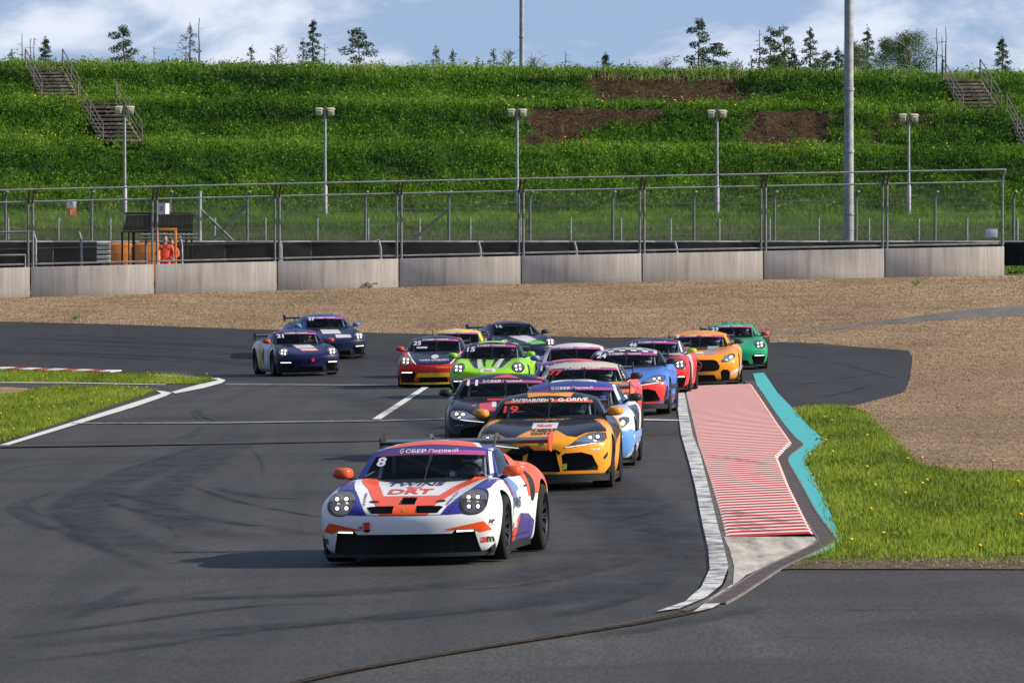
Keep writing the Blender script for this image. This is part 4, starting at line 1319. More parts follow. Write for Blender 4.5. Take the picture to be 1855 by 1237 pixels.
def make_car(tn, name, loc, yaw, label, group, C, strip=True, number=None, num=None, num_col=(.85, .85, .85), lamps=True, wing=True, aerial=False, zb=0.0, roll=0.0):
    """C: colours: body, roof, mirror (or a pair), wing_end, splitter, rim"""
    K = kit(tn); P = K['P']
    root = empty(name, loc, (0, roll, yaw))
    tag(root, label, 'race car', group)
    pm = lambda v: v if not isinstance(v, tuple) else paint('paint_%d_%d_%d' % tuple(int(round(c * 999)) for c in v), v)
    body = link('body', K['body'], root)
    def slot(o, i, m):
        o.material_slots[i].link = 'OBJECT'; o.material_slots[i].material = m
    slot(body, 0, pm(C['body'])); slot(body, 1, MATT)
    link('roof', K['cab']['shell'], root, pm(C['roof']))
    link('cowl', K['cab']['cowl'], root, BLK)
    link('windscreen', K['cab']['windscreen'], root, WSCR)
    st = link('sun_strip', K['cab']['strip'], root, strip_mat() if strip is True else (strip if strip else WSCR))
    link('side_window', K['cab']['sideL'], root, SWIN); link('side_window', K['cab']['sideR'], root, SWIN)
    link('rear_window', K['cab']['rear'], root, SWIN)
    for s in (1, -1):
        hl = link('headlight', K['lamp_bowl'], root, CHROME, scale=(s, 1, 1))
        link('lens', K['lens'], hl, LENS); link('lamp_surround', K['lamp_rim'], hl, BLK)
        for x, z in K['leds']:
            link('lamp', K['led'], hl, LAMP if lamps else CHROME, loc=(x, K['lamp_y'] + .045, z))
            link('lamp_socket', K['led_ring'], hl, MATT, loc=(x, K['lamp_y'] + .07, z))
        if 'lamp_bar' in K: link('light_bar', K['lamp_bar'], hl, DRLM)
    for g in K['grilles']: link('grille', g, root, BLK)
    for g in K['drl']: link('running_light', g, root, DRLM)
    link('front_splitter', K['splitter'], root, pm(C['splitter']) if 'splitter' in C else BLK)
    for s in (1, -1): link('side_skirt', K['skirt'], root, BLK, scale=(s, 1, 1))
    mc = C.get('mirror', C['body'])
    for s in (1, -1):
        m_ = mc[0 if s > 0 else 1] if isinstance(mc, list) else mc
        mo = link('mirror', K['mirror'][s], root, pm(m_), loc=(s * P['mirror'][0], P['mirror'][1], P['mirror'][2]))
        ar = link('mirror_arm', K['arm'][s], mo, BLK, loc=(-s * P['mirror'][0], -P['mirror'][1], -P['mirror'][2]))
    for a, r, tr, (ty, ri) in zip(P['axles'], P['rw'], P['track'], K['wheels']):
        for s in (1, -1):
            w = empty('wheel', (s * tr, a, r), (random.uniform(0, 6), 0, 0 if s > 0 else math.pi), root)
            link('tyre', ty, w, TYRE); link('rim', ri, w, pm(C['rim']) if 'rim' in C else RIM)
    if wing:
        W = P['wing']
        wo = link('rear_wing', K['wing']['blade'], root, pm(C.get('wing', (.014, .014, .015))), loc=(0, W['y'], W['z']))
        for s in (1, -1):
            e = C.get('wing_end', BLK)
            link('endplate', K['wing']['end'], wo, pm(e[0 if s > 0 else 1] if isinstance(e, list) else e), loc=(s * W['half'], 0, 0))
            for ux in W['up']: link('upright', K['wing']['upright'], wo, mat('upright_grey', (.10, .10, .105), .4, metal=.5), loc=(s * ux, 0, 0))
    link('roll_cage', K['cage'], root, CAGE)
    link('seat', K['seat'], root, SEAT); link('steering_wheel', K['steer'], root, SEAT)
    link('dashboard', K['dash'], root, SEAT)
    link('wiper', K['wiper'], root, BLK)
    if aerial:
        link('aerial', K['aerial'], root, BLK, loc=(.0, P['c1'][0][1] + .25, P['c1'][0][2] + P['crown'] * .7))
    if strip is True:
        c1, c0 = P['c1'], P['c0']
        z = c0[0][2] + (c1[0][2] - c0[0][2]) * .885 + .004
        bm = bmesh.new(); strip_print(bm, -.02 * 1, z, .62, .038)
        link('lettering', lay_on(bm, K['bvh'], 'front', .06, .004, 'lettering'), root, mat('print_white', (.75, .75, .75), .5))
    if number:
        cx, cz, w, h = num
        bm = text_bm(number, (cx, cz), w, h, .035, .12)
        link('race_number', lay_on(bm, K['bvh'], 'front', .06, .005, 'race_number'), root, mat('print_%d_%d_%d' % tuple(int(c * 99) for c in num_col), num_col, .5))
    return root

def deco(root, tn, name, polys, col, plane='front', step=None, off=.0045):
    """vinyl shapes on the bodywork, one object each"""
    K = kit(tn)
    step = step or .026
    m = col if not isinstance(col, tuple) else paint('paint_%d_%d_%d' % tuple(int(round(c * 999)) for c in col), col)
    for poly in polys:
        me = lay_on(poly_bm([poly]), K['bvh'], plane, step, off, name, K['holes'].get(plane, ()))
        if len(me.polygons): link(name, me, root, m)

def deco_text(root, tn, s, c, w, h, col, plane='front', bold=.02, shear=0, rot=0, off=.0055, name='lettering'):
    K = kit(tn)
    bm = text_bm(s, c, w, h, bold, shear, rot)
    return link(name, lay_on(bm, K['bvh'], plane, .04, off, name, K['holes'].get(plane, ())), root, mat('print_%d_%d_%d' % tuple(int(round(k * 99)) for k in col), col, .5))
# ================================================================ WALL, FENCES, BANK, LAMPS
GALV = mat('galvanised_steel', (.27, .28, .30), .6, metal=.25, var=.25, vscale=5)
GALV_D = mat('dull_steel', (.17, .175, .185), .5, metal=.5, var=.3, vscale=4)
RUSTY = mat('rusty_bracket', (.06, .04, .035), .7, var=.3, vscale=12)
WIRE = mat('fence_wire', (.12, .12, .125), .6, metal=.3)
RUBBER = mat('belt_rubber', (.016, .015, .015), .9, spec=.12, var=.5, vscale=2.0, bump=.4, bscale=9)

def concrete_wall_mat():
    m, nt, N, L, b = nodes('cast_concrete')
    tc = N.new('ShaderNodeTexCoord'); P = tc.outputs['Object']
    big = noise_at(N, L, mapping(N, L, P, (.5, .5, .8)), 1.0, 6, .6)
    run = noise_at(N, L, mapping(N, L, P, (7, 7, .35)), 1.0, 4, .6)
    fine = noise_at(N, L, mapping(N, L, P, (28, 28, 28)), 1.0, 4)
    r1 = ramp(N, [(.3, (.45, .415, .375)), (.55, (.54, .50, .455)), (.75, (.58, .545, .50))]); L.new(big.outputs['Fac'], r1.inputs[0])
    r2 = ramp(N, [(.34, (.76, .745, .73)), (.5, (.96, .96, .96)), (.7, (1.08, 1.08, 1.08))]); L.new(run.outputs['Fac'], r2.inputs[0])
    r3 = ramp(N, [(.3, (.88, .88, .88)), (.7, (1.06, 1.06, 1.06))]); L.new(fine.outputs['Fac'], r3.inputs[0])
    c = mixc(N, L, 1.0, r1.outputs[0], r2.outputs[0], 'MULTIPLY'); c = mixc(N, L, 1.0, c, r3.outputs[0], 'MULTIPLY')
    # splashed dirt along the foot
    sp = N.new('ShaderNodeSeparateXYZ'); L.new(P, sp.inputs[0])
    mr = N.new('ShaderNodeMapRange'); mr.inputs['From Min'].default_value = .30; mr.inputs['From Max'].default_value = .0; mr.inputs['To Max'].default_value = .5
    L.new(sp.outputs['Z'], mr.inputs['Value'])
    mu = N.new('ShaderNodeMath'); mu.operation = 'MULTIPLY'; L.new(mr.outputs[0], mu.inputs[0]); L.new(big.outputs['Fac'], mu.inputs[1])
    c = mixc(N, L, mu.outputs[0], c, (.27, .21, .155))
    L.new(c, b.inputs['Base Color']); b.inputs['Roughness'].default_value = .9; b.inputs['Specular IOR Level'].default_value = .2
    bp = N.new('ShaderNodeBump'); bp.inputs['Strength'].default_value = .25; bp.inputs['Distance'].default_value = .02
    L.new(fine.outputs['Fac'], bp.inputs['Height']); L.new(bp.outputs[0], b.inputs['Normal'])
    return m
CONCRETE = concrete_wall_mat()

WJ = [(-388, 551), (-168, 546), (55, 539), (280, 533), (502, 527), (723, 522), (944, 516.5), (1163, 510.5), (1383, 505), (1603, 500), (1820, 496.5)]
WP = [Vector(((px - 927.5) * (244.0 + 2.6 * px / 1820) / FPX, 244.0 + 2.6 * px / 1820, 0)) for px, py in WJ]
for p in WP: p.z = gz(p.x, p.y)
WALL_H = 1.0
wall = empty('concrete_wall', WP[5]); tag(wall, 'long grey concrete barrier wall of butted blocks behind the gravel trap', 'wall')
fence = empty('debris_fence', WP[5] + Vector((0, 0, WALL_H))); tag(fence, 'tall galvanised mesh debris fence standing on the concrete wall', 'fence')
def put(o, parent, loc, rot=(0, 0, 0)):
    o.parent = parent; o.location = Vector(loc) - parent.location; o.rotation_euler = rot; return o
def wire_panel(L, H, pitch=.09, r=.0021, cables=0):
    """woven diamond mesh L x H in the XZ plane, as crossing wires"""
    bm = bmesh.new()
    n = int((L + H) / pitch)
    for k in range(-int(H / pitch), int(L / pitch) + 1):
        x0 = k * pitch
        for s in (1, -1):
            a, b = Vector((x0, 0, 0)), Vector((x0 + H, 0, H))
            t0, t1 = max(0, -x0 / H), min(1, (L - x0) / H)
            if t1 <= t0: continue
            p, q = a.lerp(b, t0), a.lerp(b, t1)
            if s < 0: p, q = Vector((L - p.x, .006, p.z)), Vector((L - q.x, .006, q.z))
            add_tube(bm, [p, q], r, 3, cap=False)
    for k in range(cables):
        z = H * (k + .5) / cables
        add_tube(bm, [(0, -.01, z), (L, -.01, z)], .008, 4, cap=False)
    return bm_mesh(bm, 'mesh_panel')
def build_wall():
    rnd = random.Random(3)
    bmP = bmesh.new(); add_tube(bmP, [(0, 0, 0), (0, 0, 2.14)], .042, 8); ME_P = bm_mesh(bmP, 'post', 50)
    bmB = bmesh.new(); add_tube(bmB, [(0, 0, 0), (.02, -.12, .24), (.05, -.40, .46)], .036, 8); ME_B = bm_mesh(bmB, 'bracket', 50)
    for i in range(len(WP) - 1):
        a, b = WP[i], WP[i + 1]
        d = b - a; L = math.hypot(d.x, d.y); ang = math.atan2(d.y, d.x); slope = math.atan2(d.z, L)
        bm = bmesh.new()
        g = .022
        add_box(bm, (L / 2, .16, WALL_H / 2 - .1), (L - 2 * g, .32, WALL_H + .2), None, 0, .014)
        # chipped ends
        for v in bm.verts:
            if (v.co.x < .06 or v.co.x > L - .06) and v.co.y < .03: v.co.x += rnd.uniform(-.008, .008)
        for v in bm.verts: v.co.z += v.co.x * d.z / L
        o = link('block', bm_mesh(bm, 'block', 30), wall, CONCRETE)
        put(o, wall, a, (0, 0, ang))
        top = Vector((0, 0, WALL_H))
        base = a + top
        bm = bmesh.new(); zz = lambda x, h: h + x * d.z / L
        # rails: foot, upper, top
        for h, y, r in ((.10, .08, .030), (2.16, .08, .026), (2.56, -.30, .028)):
            bmr = bmesh.new(); add_tube(bmr, [(0, y, zz(0, h)), (L, y, zz(L, h))], r, 8)
            put(link('rail', bm_mesh(bmr, 'rail', 50), fence, GALV), fence, base, (0, 0, ang))
        for h in (.62, 1.12, 1.64):
            add_tube(bm, [(0, .06, zz(0, h)), (L, .06, zz(L, h))], .007, 4, cap=False)
        put(link('cable', bm_mesh(bm, 'cable', 50), fence, GALV_D), fence, base, (0, 0, ang))
        me = wire_panel(L, 2.06)
        for v in me.vertices: v.co.z += .1 + v.co.x * d.z / L; v.co.y += .08
        mo = put(link('mesh_panel', me, fence, WIRE), fence, base, (0, 0, ang)); mo['kind'] = 'stuff'
        for k, px in ((0, .075), (1, L - .075)):
            if i == 0 and k == 0: continue
            put(link('post', ME_P, fence, GALV_D), fence, base + Vector((px * math.cos(ang), px * math.sin(ang) + .08, px * d.z / L)), (0, 0, ang))
            put(link('bracket', ME_B, fence, RUSTY if i < len(WP) - 2 or k == 0 else GALV), fence, base + Vector((px * math.cos(ang), px * math.sin(ang) + .08, px * d.z / L + 2.10)), (0, 0, ang))
build_wall()

# ---------------------------------------------------------------- things behind the wall
def bp(px, py, d):
    """point at a known distance seen at a pixel"""
    return Vector(((px - 927.5) * d / FPX, d, CAM_H - (py - HOR) * d / FPX))

tb = empty('tyre_barrier', (0, 258, gz(0, 258))); tag(tb, 'long black rubber-belted tyre barrier with a white top edge behind the wall', 'barrier')
def build_barrier():
    D = 258.0; x0 = -22.0; n = 15; Lp = 3.0
    for k in range(n):
        xa = x0 + k * Lp
        bm = bmesh.new()
        zb = gz(xa, D) - .1 + (.5 if xa > 15 else 0); zt = 3.55
        add_box(bm, (Lp / 2, 0, (zt + zb) / 2), (Lp - .03, .10, zt - zb), None, 0, .01)
        for j in range(10):
            add_box(bm, (.15 + j * Lp / 10, -.06, (zt + zb) / 2 - .2), (.05, .03, zt - zb - .5), None, 0, 0)
        o = put(link('belt', bm_mesh(bm, 'belt', 30), tb, RUBBER), tb, (xa, D, 0)); 
        bm = bmesh.new()
        nn = 8
        for j in range(nn):
            add_lathe(bm, [(.0, .17), (-.02, .30), (.10, .33), (.22, .30), (.20, .17)], 12, 'Z', origin=(.2 + j * Lp / nn, .42, zt - .26))
        put(link('tyre_row', bm_mesh(bm, 'tyre_row', 50), tb, TYRE), tb, (xa, D, 0))
        bm = bmesh.new(); add_box(bm, (Lp / 2, -.01, zt + .02), (Lp - .01, .16, .05), None, 0, .008)
        put(link('top_strip', bm_mesh(bm, 'top_strip', 30), tb, mat('weathered_white', (.55, .55, .56), .6, var=.3, vscale=5)), tb, (xa, D, 0))
build_barrier()

def fence_line(name, label, D, pxs, ytop, ybase, r, m, arm=0, mesh=True, cables=3, group=None):
    root = empty(name, bp(pxs[len(pxs) // 2], ybase, D)); tag(root, label, 'fence', group)
    H = (ybase - ytop) * D / FPX
    bm = bmesh.new()
    pts = [(0, 0, -.5), (0, 0, H - arm)] + ([(.03, -.05, H - arm * .4), (.10, -.18, H)] if arm else [(0, 0, H)])
    add_tube(bm, pts, r, 8); me = bm_mesh(bm, 'post', 50)
    for px in pxs: put(link('post', me, root, m), root, bp(px, ybase, D))
    for a, b in zip(pxs, pxs[1:]):
        L = (b - a) * D / FPX
        if mesh:
            mm = wire_panel(L, H - arm, .11, .0022, cables)
            put(link('mesh_panel', mm, root, WIRE), root, bp(a, ybase, D))['kind'] = 'stuff'
    return root
FAR = fence_line('security_fence', 'tall wire fence with cranked post tops beyond the tyre barrier', 280, [-130, 10, 166, 308, 448, 662, 813, 960, 1110, 1257, 1403, 1551, 1694, 1836, 1980], 347, 437, .055, GALV_D, .28, True, 4)
def braces():
    for (a, b) in (((364, 380), (424, 438)), ((446, 372), (384, 438)), ((811, 380), (746, 438))):
        bm = bmesh.new(); p, q = bp(*a, 280), bp(*b, 280)
        add_tube(bm, [p - FAR.location, q - FAR.location], .05, 8)
        link('brace', bm_mesh(bm, 'brace', 50), FAR, GALV_D)
    bm = bmesh.new(); add_tube(bm, [bp(362, 346, 280) - FAR.location, bp(362, 437, 280) - FAR.location], .075, 8)
    link('gate_post', bm_mesh(bm, 'gate_post', 50), FAR, GALV)
braces()
fence_line('low_fence', 'low wire fence with pale posts along the foot of the grass bank', 320, [-165, -75, 15, 106, 200, 297, 389, 481, 575, 667, 760, 852, 943, 1034, 1125, 1215, 1303, 1394, 1483, 1574, 1664, 1752, 1843, 1935], 395, 440, .045, GALV, 0, True, 3)
CF = empty('cable_fence', bp(505, 470, 253)); tag(CF, 'line of grey bent-top posts just behind the concrete wall', 'fence')
def bent_posts():
    D = 253.0
    for px, yt in ((60, 419), (143, 420), (325, 428), (505, 430), (685, 434), (866, 437), (1040, 438), (1222, 438)):
        bm = bmesh.new(); p = bp(px, yt, D)
        zb = gz(p.x, D)
        s = 1 if px in (60, 1040) else 1
        add_tube(bm, [(p.x + .10, D, zb), (p.x + .08, D, p.z - .28), (p.x, D - .1, p.z)], .045, 8)
        for v in bm.verts: v.co -= CF.location
        link('post', bm_mesh(bm, 'post', 50), CF, GALV)
    bm = bmesh.new(); a, b = bp(-20, 421, D), bp(60, 420, D)
    add_tube(bm, [a - CF.location, b - CF.location], .035, 8); link('rail', bm_mesh(bm, 'rail', 50), CF, GALV)
    bm = bmesh.new(); a, b = bp(-20, 463, D), bp(46, 462, D)
    add_tube(bm, [a - CF.location, b - CF.location, b - CF.location - Vector((0, 0, .6))], .035, 8); link('rail', bm_mesh(bm, 'rail', 50), CF, GALV)
bent_posts()

ORANGE_PL = mat('orange_plastic', (.78, .24, .03), .55, var=.22, vscale=3)
def marshal_post():
    D = 252.0
    DARK = mat('shelter_black', (.007, .007, .007), .9, spec=.15, var=.4, vscale=4)
    o = bp(285, 480, D); o.z = gz(o.x, D)
    r = empty('marshal_shelter', o); tag(r, 'small black marshal shelter with corrugated sloping roof on thin posts', 'shelter')
    S = D / FPX
    xl, xr = (220 - 285) * S, (349 - 285) * S
    zt = bp(285, 386, D).z - o.z; ze = bp(285, 420, D).z - o.z
    # corrugated roof sheet falling towards the track
    bm = bmesh.new(); n = 60
    rows = []
    for k in range(n + 1):
        x = xl + .16 + (xr - xl - .16) * k / n; w = .014 * (k % 4 in (1, 2))
        rows.append([bm.verts.new((x, .75, zt + w)), bm.verts.new((x - (.10 if k == 0 else 0), -.25, ze + w - .0))])
    for a, b in zip(rows, rows[1:]): bm.faces.new((a[0], a[1], b[1], b[0]))
    ex = bmesh.ops.extrude_face_region(bm, geom=bm.faces[:])
    for e in ex['geom']:
        if isinstance(e, bmesh.types.BMVert): e.co.z -= .03
    bmesh.ops.recalc_face_normals(bm, faces=bm.faces)
    link('roof', bm_mesh(bm, 'roof', 20), r, DARK)
    bm = bmesh.new(); add_prism(bm, [(-.25, ze - .02), (.75, zt), (1.5, ze - .02)], xl + .02, xl + .05, 'YZ'); link('gable', bm_mesh(bm, 'gable', 20), r, mat('gable_brown', (.07, .055, .045), .8))
    bm = bmesh.new(); add_box(bm, (0, .75, zt - .01), (xr - xl - .1, .10, .06), None, 0, .01); link('ridge', bm_mesh(bm, 'ridge', 20), r, DARK)
    for px, yy, rad in ((222, -.2, .035), (232, .5, .025), (242, .0, .05), (263, .6, .045), (285, -.2, .03), (338, -.2, .035), (346, .6, .035)):
        bm = bmesh.new(); x = (px - 285) * S; add_tube(bm, [(x, yy, 0), (x, yy, ze - .01 + max(0, yy) * .3)], rad, 8); link('post', bm_mesh(bm, 'post', 50), r, DARK if px != 263 else GALV_D)
    bm = bmesh.new(); add_tube(bm, [((256 - 285) * S, -.3, ze - .10), ((358 - 285) * S, -.3, ze - .10)], .035, 8); link('rail', bm_mesh(bm, 'rail', 50), r, GALV)
    bm = bmesh.new(); add_tube(bm, [((256 - 285) * S, -.3, ze - .22), ((358 - 285) * S, -.3, ze - .22)], .03, 8); link('rail', bm_mesh(bm, 'rail', 50), r, GALV)
    # orange frame beside it
    p = bp(300, 480, 249); p.z = gz(p.x, 249)
    f = empty('orange_frame', p); tag(f, 'orange painted steel door frame around the orange-suited marshal', 'frame')
    S2 = 249 / FPX; zt = bp(300, 418, 249).z - p.z
    for px in (285, 318):
        bm = bmesh.new(); add_box(bm, ((px - 300) * S2, 0, zt / 2), (.09, .08, zt), None, 0, .008); link('upright', bm_mesh(bm, 'upright', 30), f, ORANGE_PL)
    bm = bmesh.new(); add_box(bm, (0, 0, zt + .04), (37 * S2 + .08, .08, .09), None, 0, .008); link('lintel', bm_mesh(bm, 'lintel', 30), f, ORANGE_PL)
    # orange water-filled barriers
    for px0, px1, lab in ((198, 241, 'orange plastic barrier block with a rounded end, leftmost under the shelter'), (243, 290, 'orange plastic barrier block between shelter posts and the orange frame')):
        a = bp((px0 + px1) / 2, 480, 255); a.z = gz(a.x, 255)
        h = bp(0, 440, 255).z - a.z; w = (px1 - px0) * 255 / FPX
        bm = bmesh.new()
        add_box(bm, (0, 0, h / 2), (w, .5, h), None, 0, .10)
        b = link('plastic_barrier', bm_mesh(bm, 'plastic_barrier', 40), None, ORANGE_PL, loc=a); tag(b, lab, 'barrier', 'orange barrier blocks')
        bm = bmesh.new()
        for z in (.25, .5, .75): add_box(bm, (0, -.26, h * z), (w * .86, .02, .035), None, 0, .006)
        link('rib', bm_mesh(bm, 'rib', 30), b, ORANGE_PL)
    # end of a guard rail: four white beams
    a = bp(188, 482, 254); a.z = gz(a.x, 254)
    g = empty('guard_rail', a); tag(g, 'short stack of four white crash-barrier beams left of the orange blocks', 'guard rail')
    for py in (441, 449, 457, 466, 474):
        z = bp(188, py, 254).z - a.z
        bm = bmesh.new(); w = 25 * 254 / FPX
        prof = [(.0, -.06), (-.05, -.035), (-.05, -.01), (0, .0), (-.05, .01), (-.05, .035), (0, .06), (.02, .06), (.02, -.06)]
        add_prism(bm, [(y, z + h) for y, h in prof], -w / 2, w / 2, 'YZ'); link('beam', bm_mesh(bm, 'beam', 30), g, mat('rail_white', (.6, .6, .58), .5, var=.2))
    bm = bmesh.new(); add_box(bm, (0, .08, .5), (.12, .10, 1.2)); link('post', bm_mesh(bm, 'post', 30), g, GALV_D)
marshal_post()

# ---------------------------------------------------------------- signs
def running_figure(bm, c, s):
    """a small pictogram of a running person in the XZ plane"""
    def quad(p, q, w):
        p, q = Vector((p[0], 0, p[1])), Vector((q[0], 0, q[1])); t = (q - p).normalized(); n_ = Vector((t.z, 0, -t.x)) * w
        f = [p + n_, q + n_, q - n_, p - n_]
        bm.faces.new([bm.verts.new(Vector((c[0], -.012, c[1])) + v * s) for v in f])
    for k in ((0, .30), (.2, .05)): pass
    pts = ellipse(.10, .36, .09, .09, 0, 10)
    bm.faces.new([bm.verts.new((c[0] + a * s, -.012, c[1] + b * s)) for a, b in pts])
    for p, q, w in (((.05, .26), (-.05, -.02), .07), ((.05, .22), (.26, .10), .035), ((.02, .22), (-.20, .12), .035), ((-.04, 0), (.16, -.14), .05), ((.16, -.14), (.10, -.36), .04), ((-.06, 0), (-.14, -.20), .05), ((-.14, -.2), (-.34, -.24), .04)):
        quad(p, q, w)
def signs():
    WH = mat('sign_white', (.72, .73, .74), .5); GR = mat('sign_green', (.02, .22, .16), .5); OR = mat('sign_orange', (.75, .16, .03), .5)
    D = 245.2; S = D / FPX
    c = bp(129.5, 383, D)
    bm = bmesh.new(); add_box(bm, (0, 0, .25), (17 * S, .02, 15 * S), None, 0, .003)
    s = link('exit_sign', bm_mesh(bm, 'exit_sign', 30), None, WH, loc=c); tag(s, 'white and orange fence sign with running figure above a letter', 'sign')
    bm = bmesh.new(); add_box(bm, (.01, 0, -.02), (16 * S, .02, 14 * S), None, 0, .003); link('letter_plate', bm_mesh(bm, 'letter_plate', 30), s, OR)
    bm = bmesh.new(); running_figure(bm, (0, .26), .24); link('pictogram', bm_mesh(bm, 'pictogram'), s, GR)
    bm = text_bm('E', (.01, -.03), .10, .16, .03)
    for v in bm.verts: v.co = (v.co.x, -.013, v.co.y)
    link('lettering', bm_mesh(bm, 'lettering'), s, WH)
    c = bp(296, 378.5, 246.2); S = 246.2 / FPX
    bm = bmesh.new(); add_prism(bm, [(-11 * S, 0), (4 * S, -.12), (11 * S, 0), (-4 * S, .14)], -10 * S, 10 * S, 'XY')
    s = link('box_sign', bm_mesh(bm, 'box_sign', 20), None, mat('sign_grey', (.62, .63, .66), .5), loc=c); tag(s, 'small boxed sign with running figure on the fence above the shelter', 'sign')
    bm = bmesh.new(); running_figure(bm, (-3.6 * S, .0), .22)
    for v in bm.verts: v.co.y = -.06 - .02 - (v.co.x + 3.6 * S) * .43
    link('pictogram', bm_mesh(bm, 'pictogram'), s, mat('sign_dark_green', (.01, .07, .06), .5))
    D = 247.6; S = D / FPX; c = bp(1796, 422.5, D)
    bm = bmesh.new(); add_box(bm, (0, 0, 0), (22 * S, .015, 15 * S), None, 0, .003)
    s = link('notice_board', bm_mesh(bm, 'notice_board', 30), None, mat('notice_lilac', (.50, .52, .68), .5), loc=c); tag(s, 'pale lilac blank notice board behind the fence by the last post', 'sign')
signs()

# ---------------------------------------------------------------- the terraced bank
PROF = [(330, 4.15), (334, 4.45), (342, 5.0), (349, 8.04), (351.6, 8.12), (357, 10.20), (359.6, 10.28), (365.5, 11.98), (369, 12.08), (380, 12.1), (430, 12.0), (520, 11.5), (700, 9.0), (1200, 6.0)]
def bank_z(x, d):
    t = max(0.0, min(1.0, (d - 342) / 8.0))
    return _pl(PROF, d) - .0112 * max(-60, min(60, x)) * t
def nz(x, y, s, o=0.0):
    from mathutils import noise
    return noise.noise(Vector((x * s + o, y * s - o, o)))
# bare soil: (x0, x1, d0, d1)
def dirt_mask(x, d):
    px = 927.5 + x * FPX / 360.0
    e = nz(x, d * 1.6, .55, 3.3) * 34 + nz(x, d * 2, 1.9, 8.1) * 22
    ev = nz(x, d, .8, 5.5) * .7 + nz(x, d, 2.4, 1.5) * .4
    v = 0.0
    def box(a, b, d0, d1):
        return a + e < px < b + e and d0 + ev < d < d1 + ev
    if box(1078, 1362, 360.2, 365.8): v = 1
    if box(952, 1075, 350.8, 357.4): v = 1
    if box(950, 1205, 355.0, 357.4): v = 1
    if box(1338, 1508, 350.6, 357.4): v = 1
    if box(1555, 1690, 354.6, 357.2) and nz(x, d, 1.1, 9) > -.1: v = .9
    if box(1570, 1600, 351.5, 354) : v = .9
    if box(415, 520, 330, 333) and nz(x, d, .9, 2) > -.2: v = .8
    return v
def bank():
    xs = [-900, -300, -120, -60, -40] + list(np.arange(-30, 30.01, .28)) + [40, 60, 120, 300, 900]
    ds = []
    for (a, _), (b, _) in zip(PROF, PROF[1:]):
        st = .28 if 338 < b <= 369 else (.8 if b <= 342 else (2 if b <= 380 else 40))
        ds += list(np.arange(a, b - 1e-6, st))
    ds.append(PROF[-1][0])
    V, Fc, A = [], [], []
    for d in ds:
        for x in xs:
            m = dirt_mask(x, d) if 329 < d < 368 and abs(x) < 31 else 0
            z = bank_z(x, d)
            if abs(x) < 31 and d < 372:
                k = min(1, max(0, (d - 330) / 8))
                z += k * (.16 * nz(x, d, .7) + .10 * nz(x, d, 2.2, 4)) + (-.14 + .16 * nz(x, d, 3.5, 7) + .14 * nz(x, d, 1.2, 1) if m > .5 else 0)
            if d <= 334: z -= (334 - d) * .12
            for (x0, x1, d0, d1) in ((-23.8, -19.6, 357.6, 366.2), (-21.0, -17.6, 348.6, 358.6), (20.8, 24.4, 357.2, 365.4)):
                if x0 < x < x1 and d0 < d < d1: z -= .22
            V.append((x, d, z)); A.append(m)
    n = len(xs)
    for a in range(len(ds) - 1):
        for b in range(n - 1):
            Fc.append((a * n + b, a * n + b + 1, (a + 1) * n + b + 1, (a + 1) * n + b))
    me = np_mesh('embankment', V, Fc, True)
    at_ = me.attributes.new('bare', 'FLOAT', 'POINT'); at_.data.foreach_set('value', np.array(A, dtype=np.float32))
    m, nt, N, L, b = nodes('bank_soil_and_sward')
    tc = N.new('ShaderNodeTexCoord'); P = tc.outputs['Object']
    n1 = noise_at(N, L, mapping(N, L, P, (1.1, 1.1, 1.1)), 1.0, 7, .65); n2 = noise_at(N, L, mapping(N, L, P, (5, 5, 5)), 1.0, 5, .7)
    r1 = ramp(N, [(.3, (.022, .045, .008)), (.5, (.04, .085, .014)), (.75, (.075, .12, .03))]); L.new(n1.outputs['Fac'], r1.inputs[0])
    r2 = ramp(N, [(.3, (.020, .012, .008)), (.5, (.046, .028, .019)), (.75, (.11, .075, .05))]); L.new(n2.outputs['Fac'], r2.inputs[0])
    atn = N.new('ShaderNodeAttribute'); atn.attribute_name = 'bare'
    L.new(mixc(N, L, atn.outputs['Fac'], r1.outputs[0], r2.outputs[0]), b.inputs['Base Color'])
    b.inputs['Roughness'].default_value = 1; b.inputs['Specular IOR Level'].default_value = .05
    bpn = N.new('ShaderNodeBump'); bpn.inputs['Strength'].default_value = .9; bpn.inputs['Distance'].default_value = .12
    L.new(n2.outputs['Fac'], bpn.inputs['Height']); L.new(bpn.outputs[0], b.inputs['Normal'])
    o = link('embankment', me, None, m); o['kind'] = 'structure'
bank()

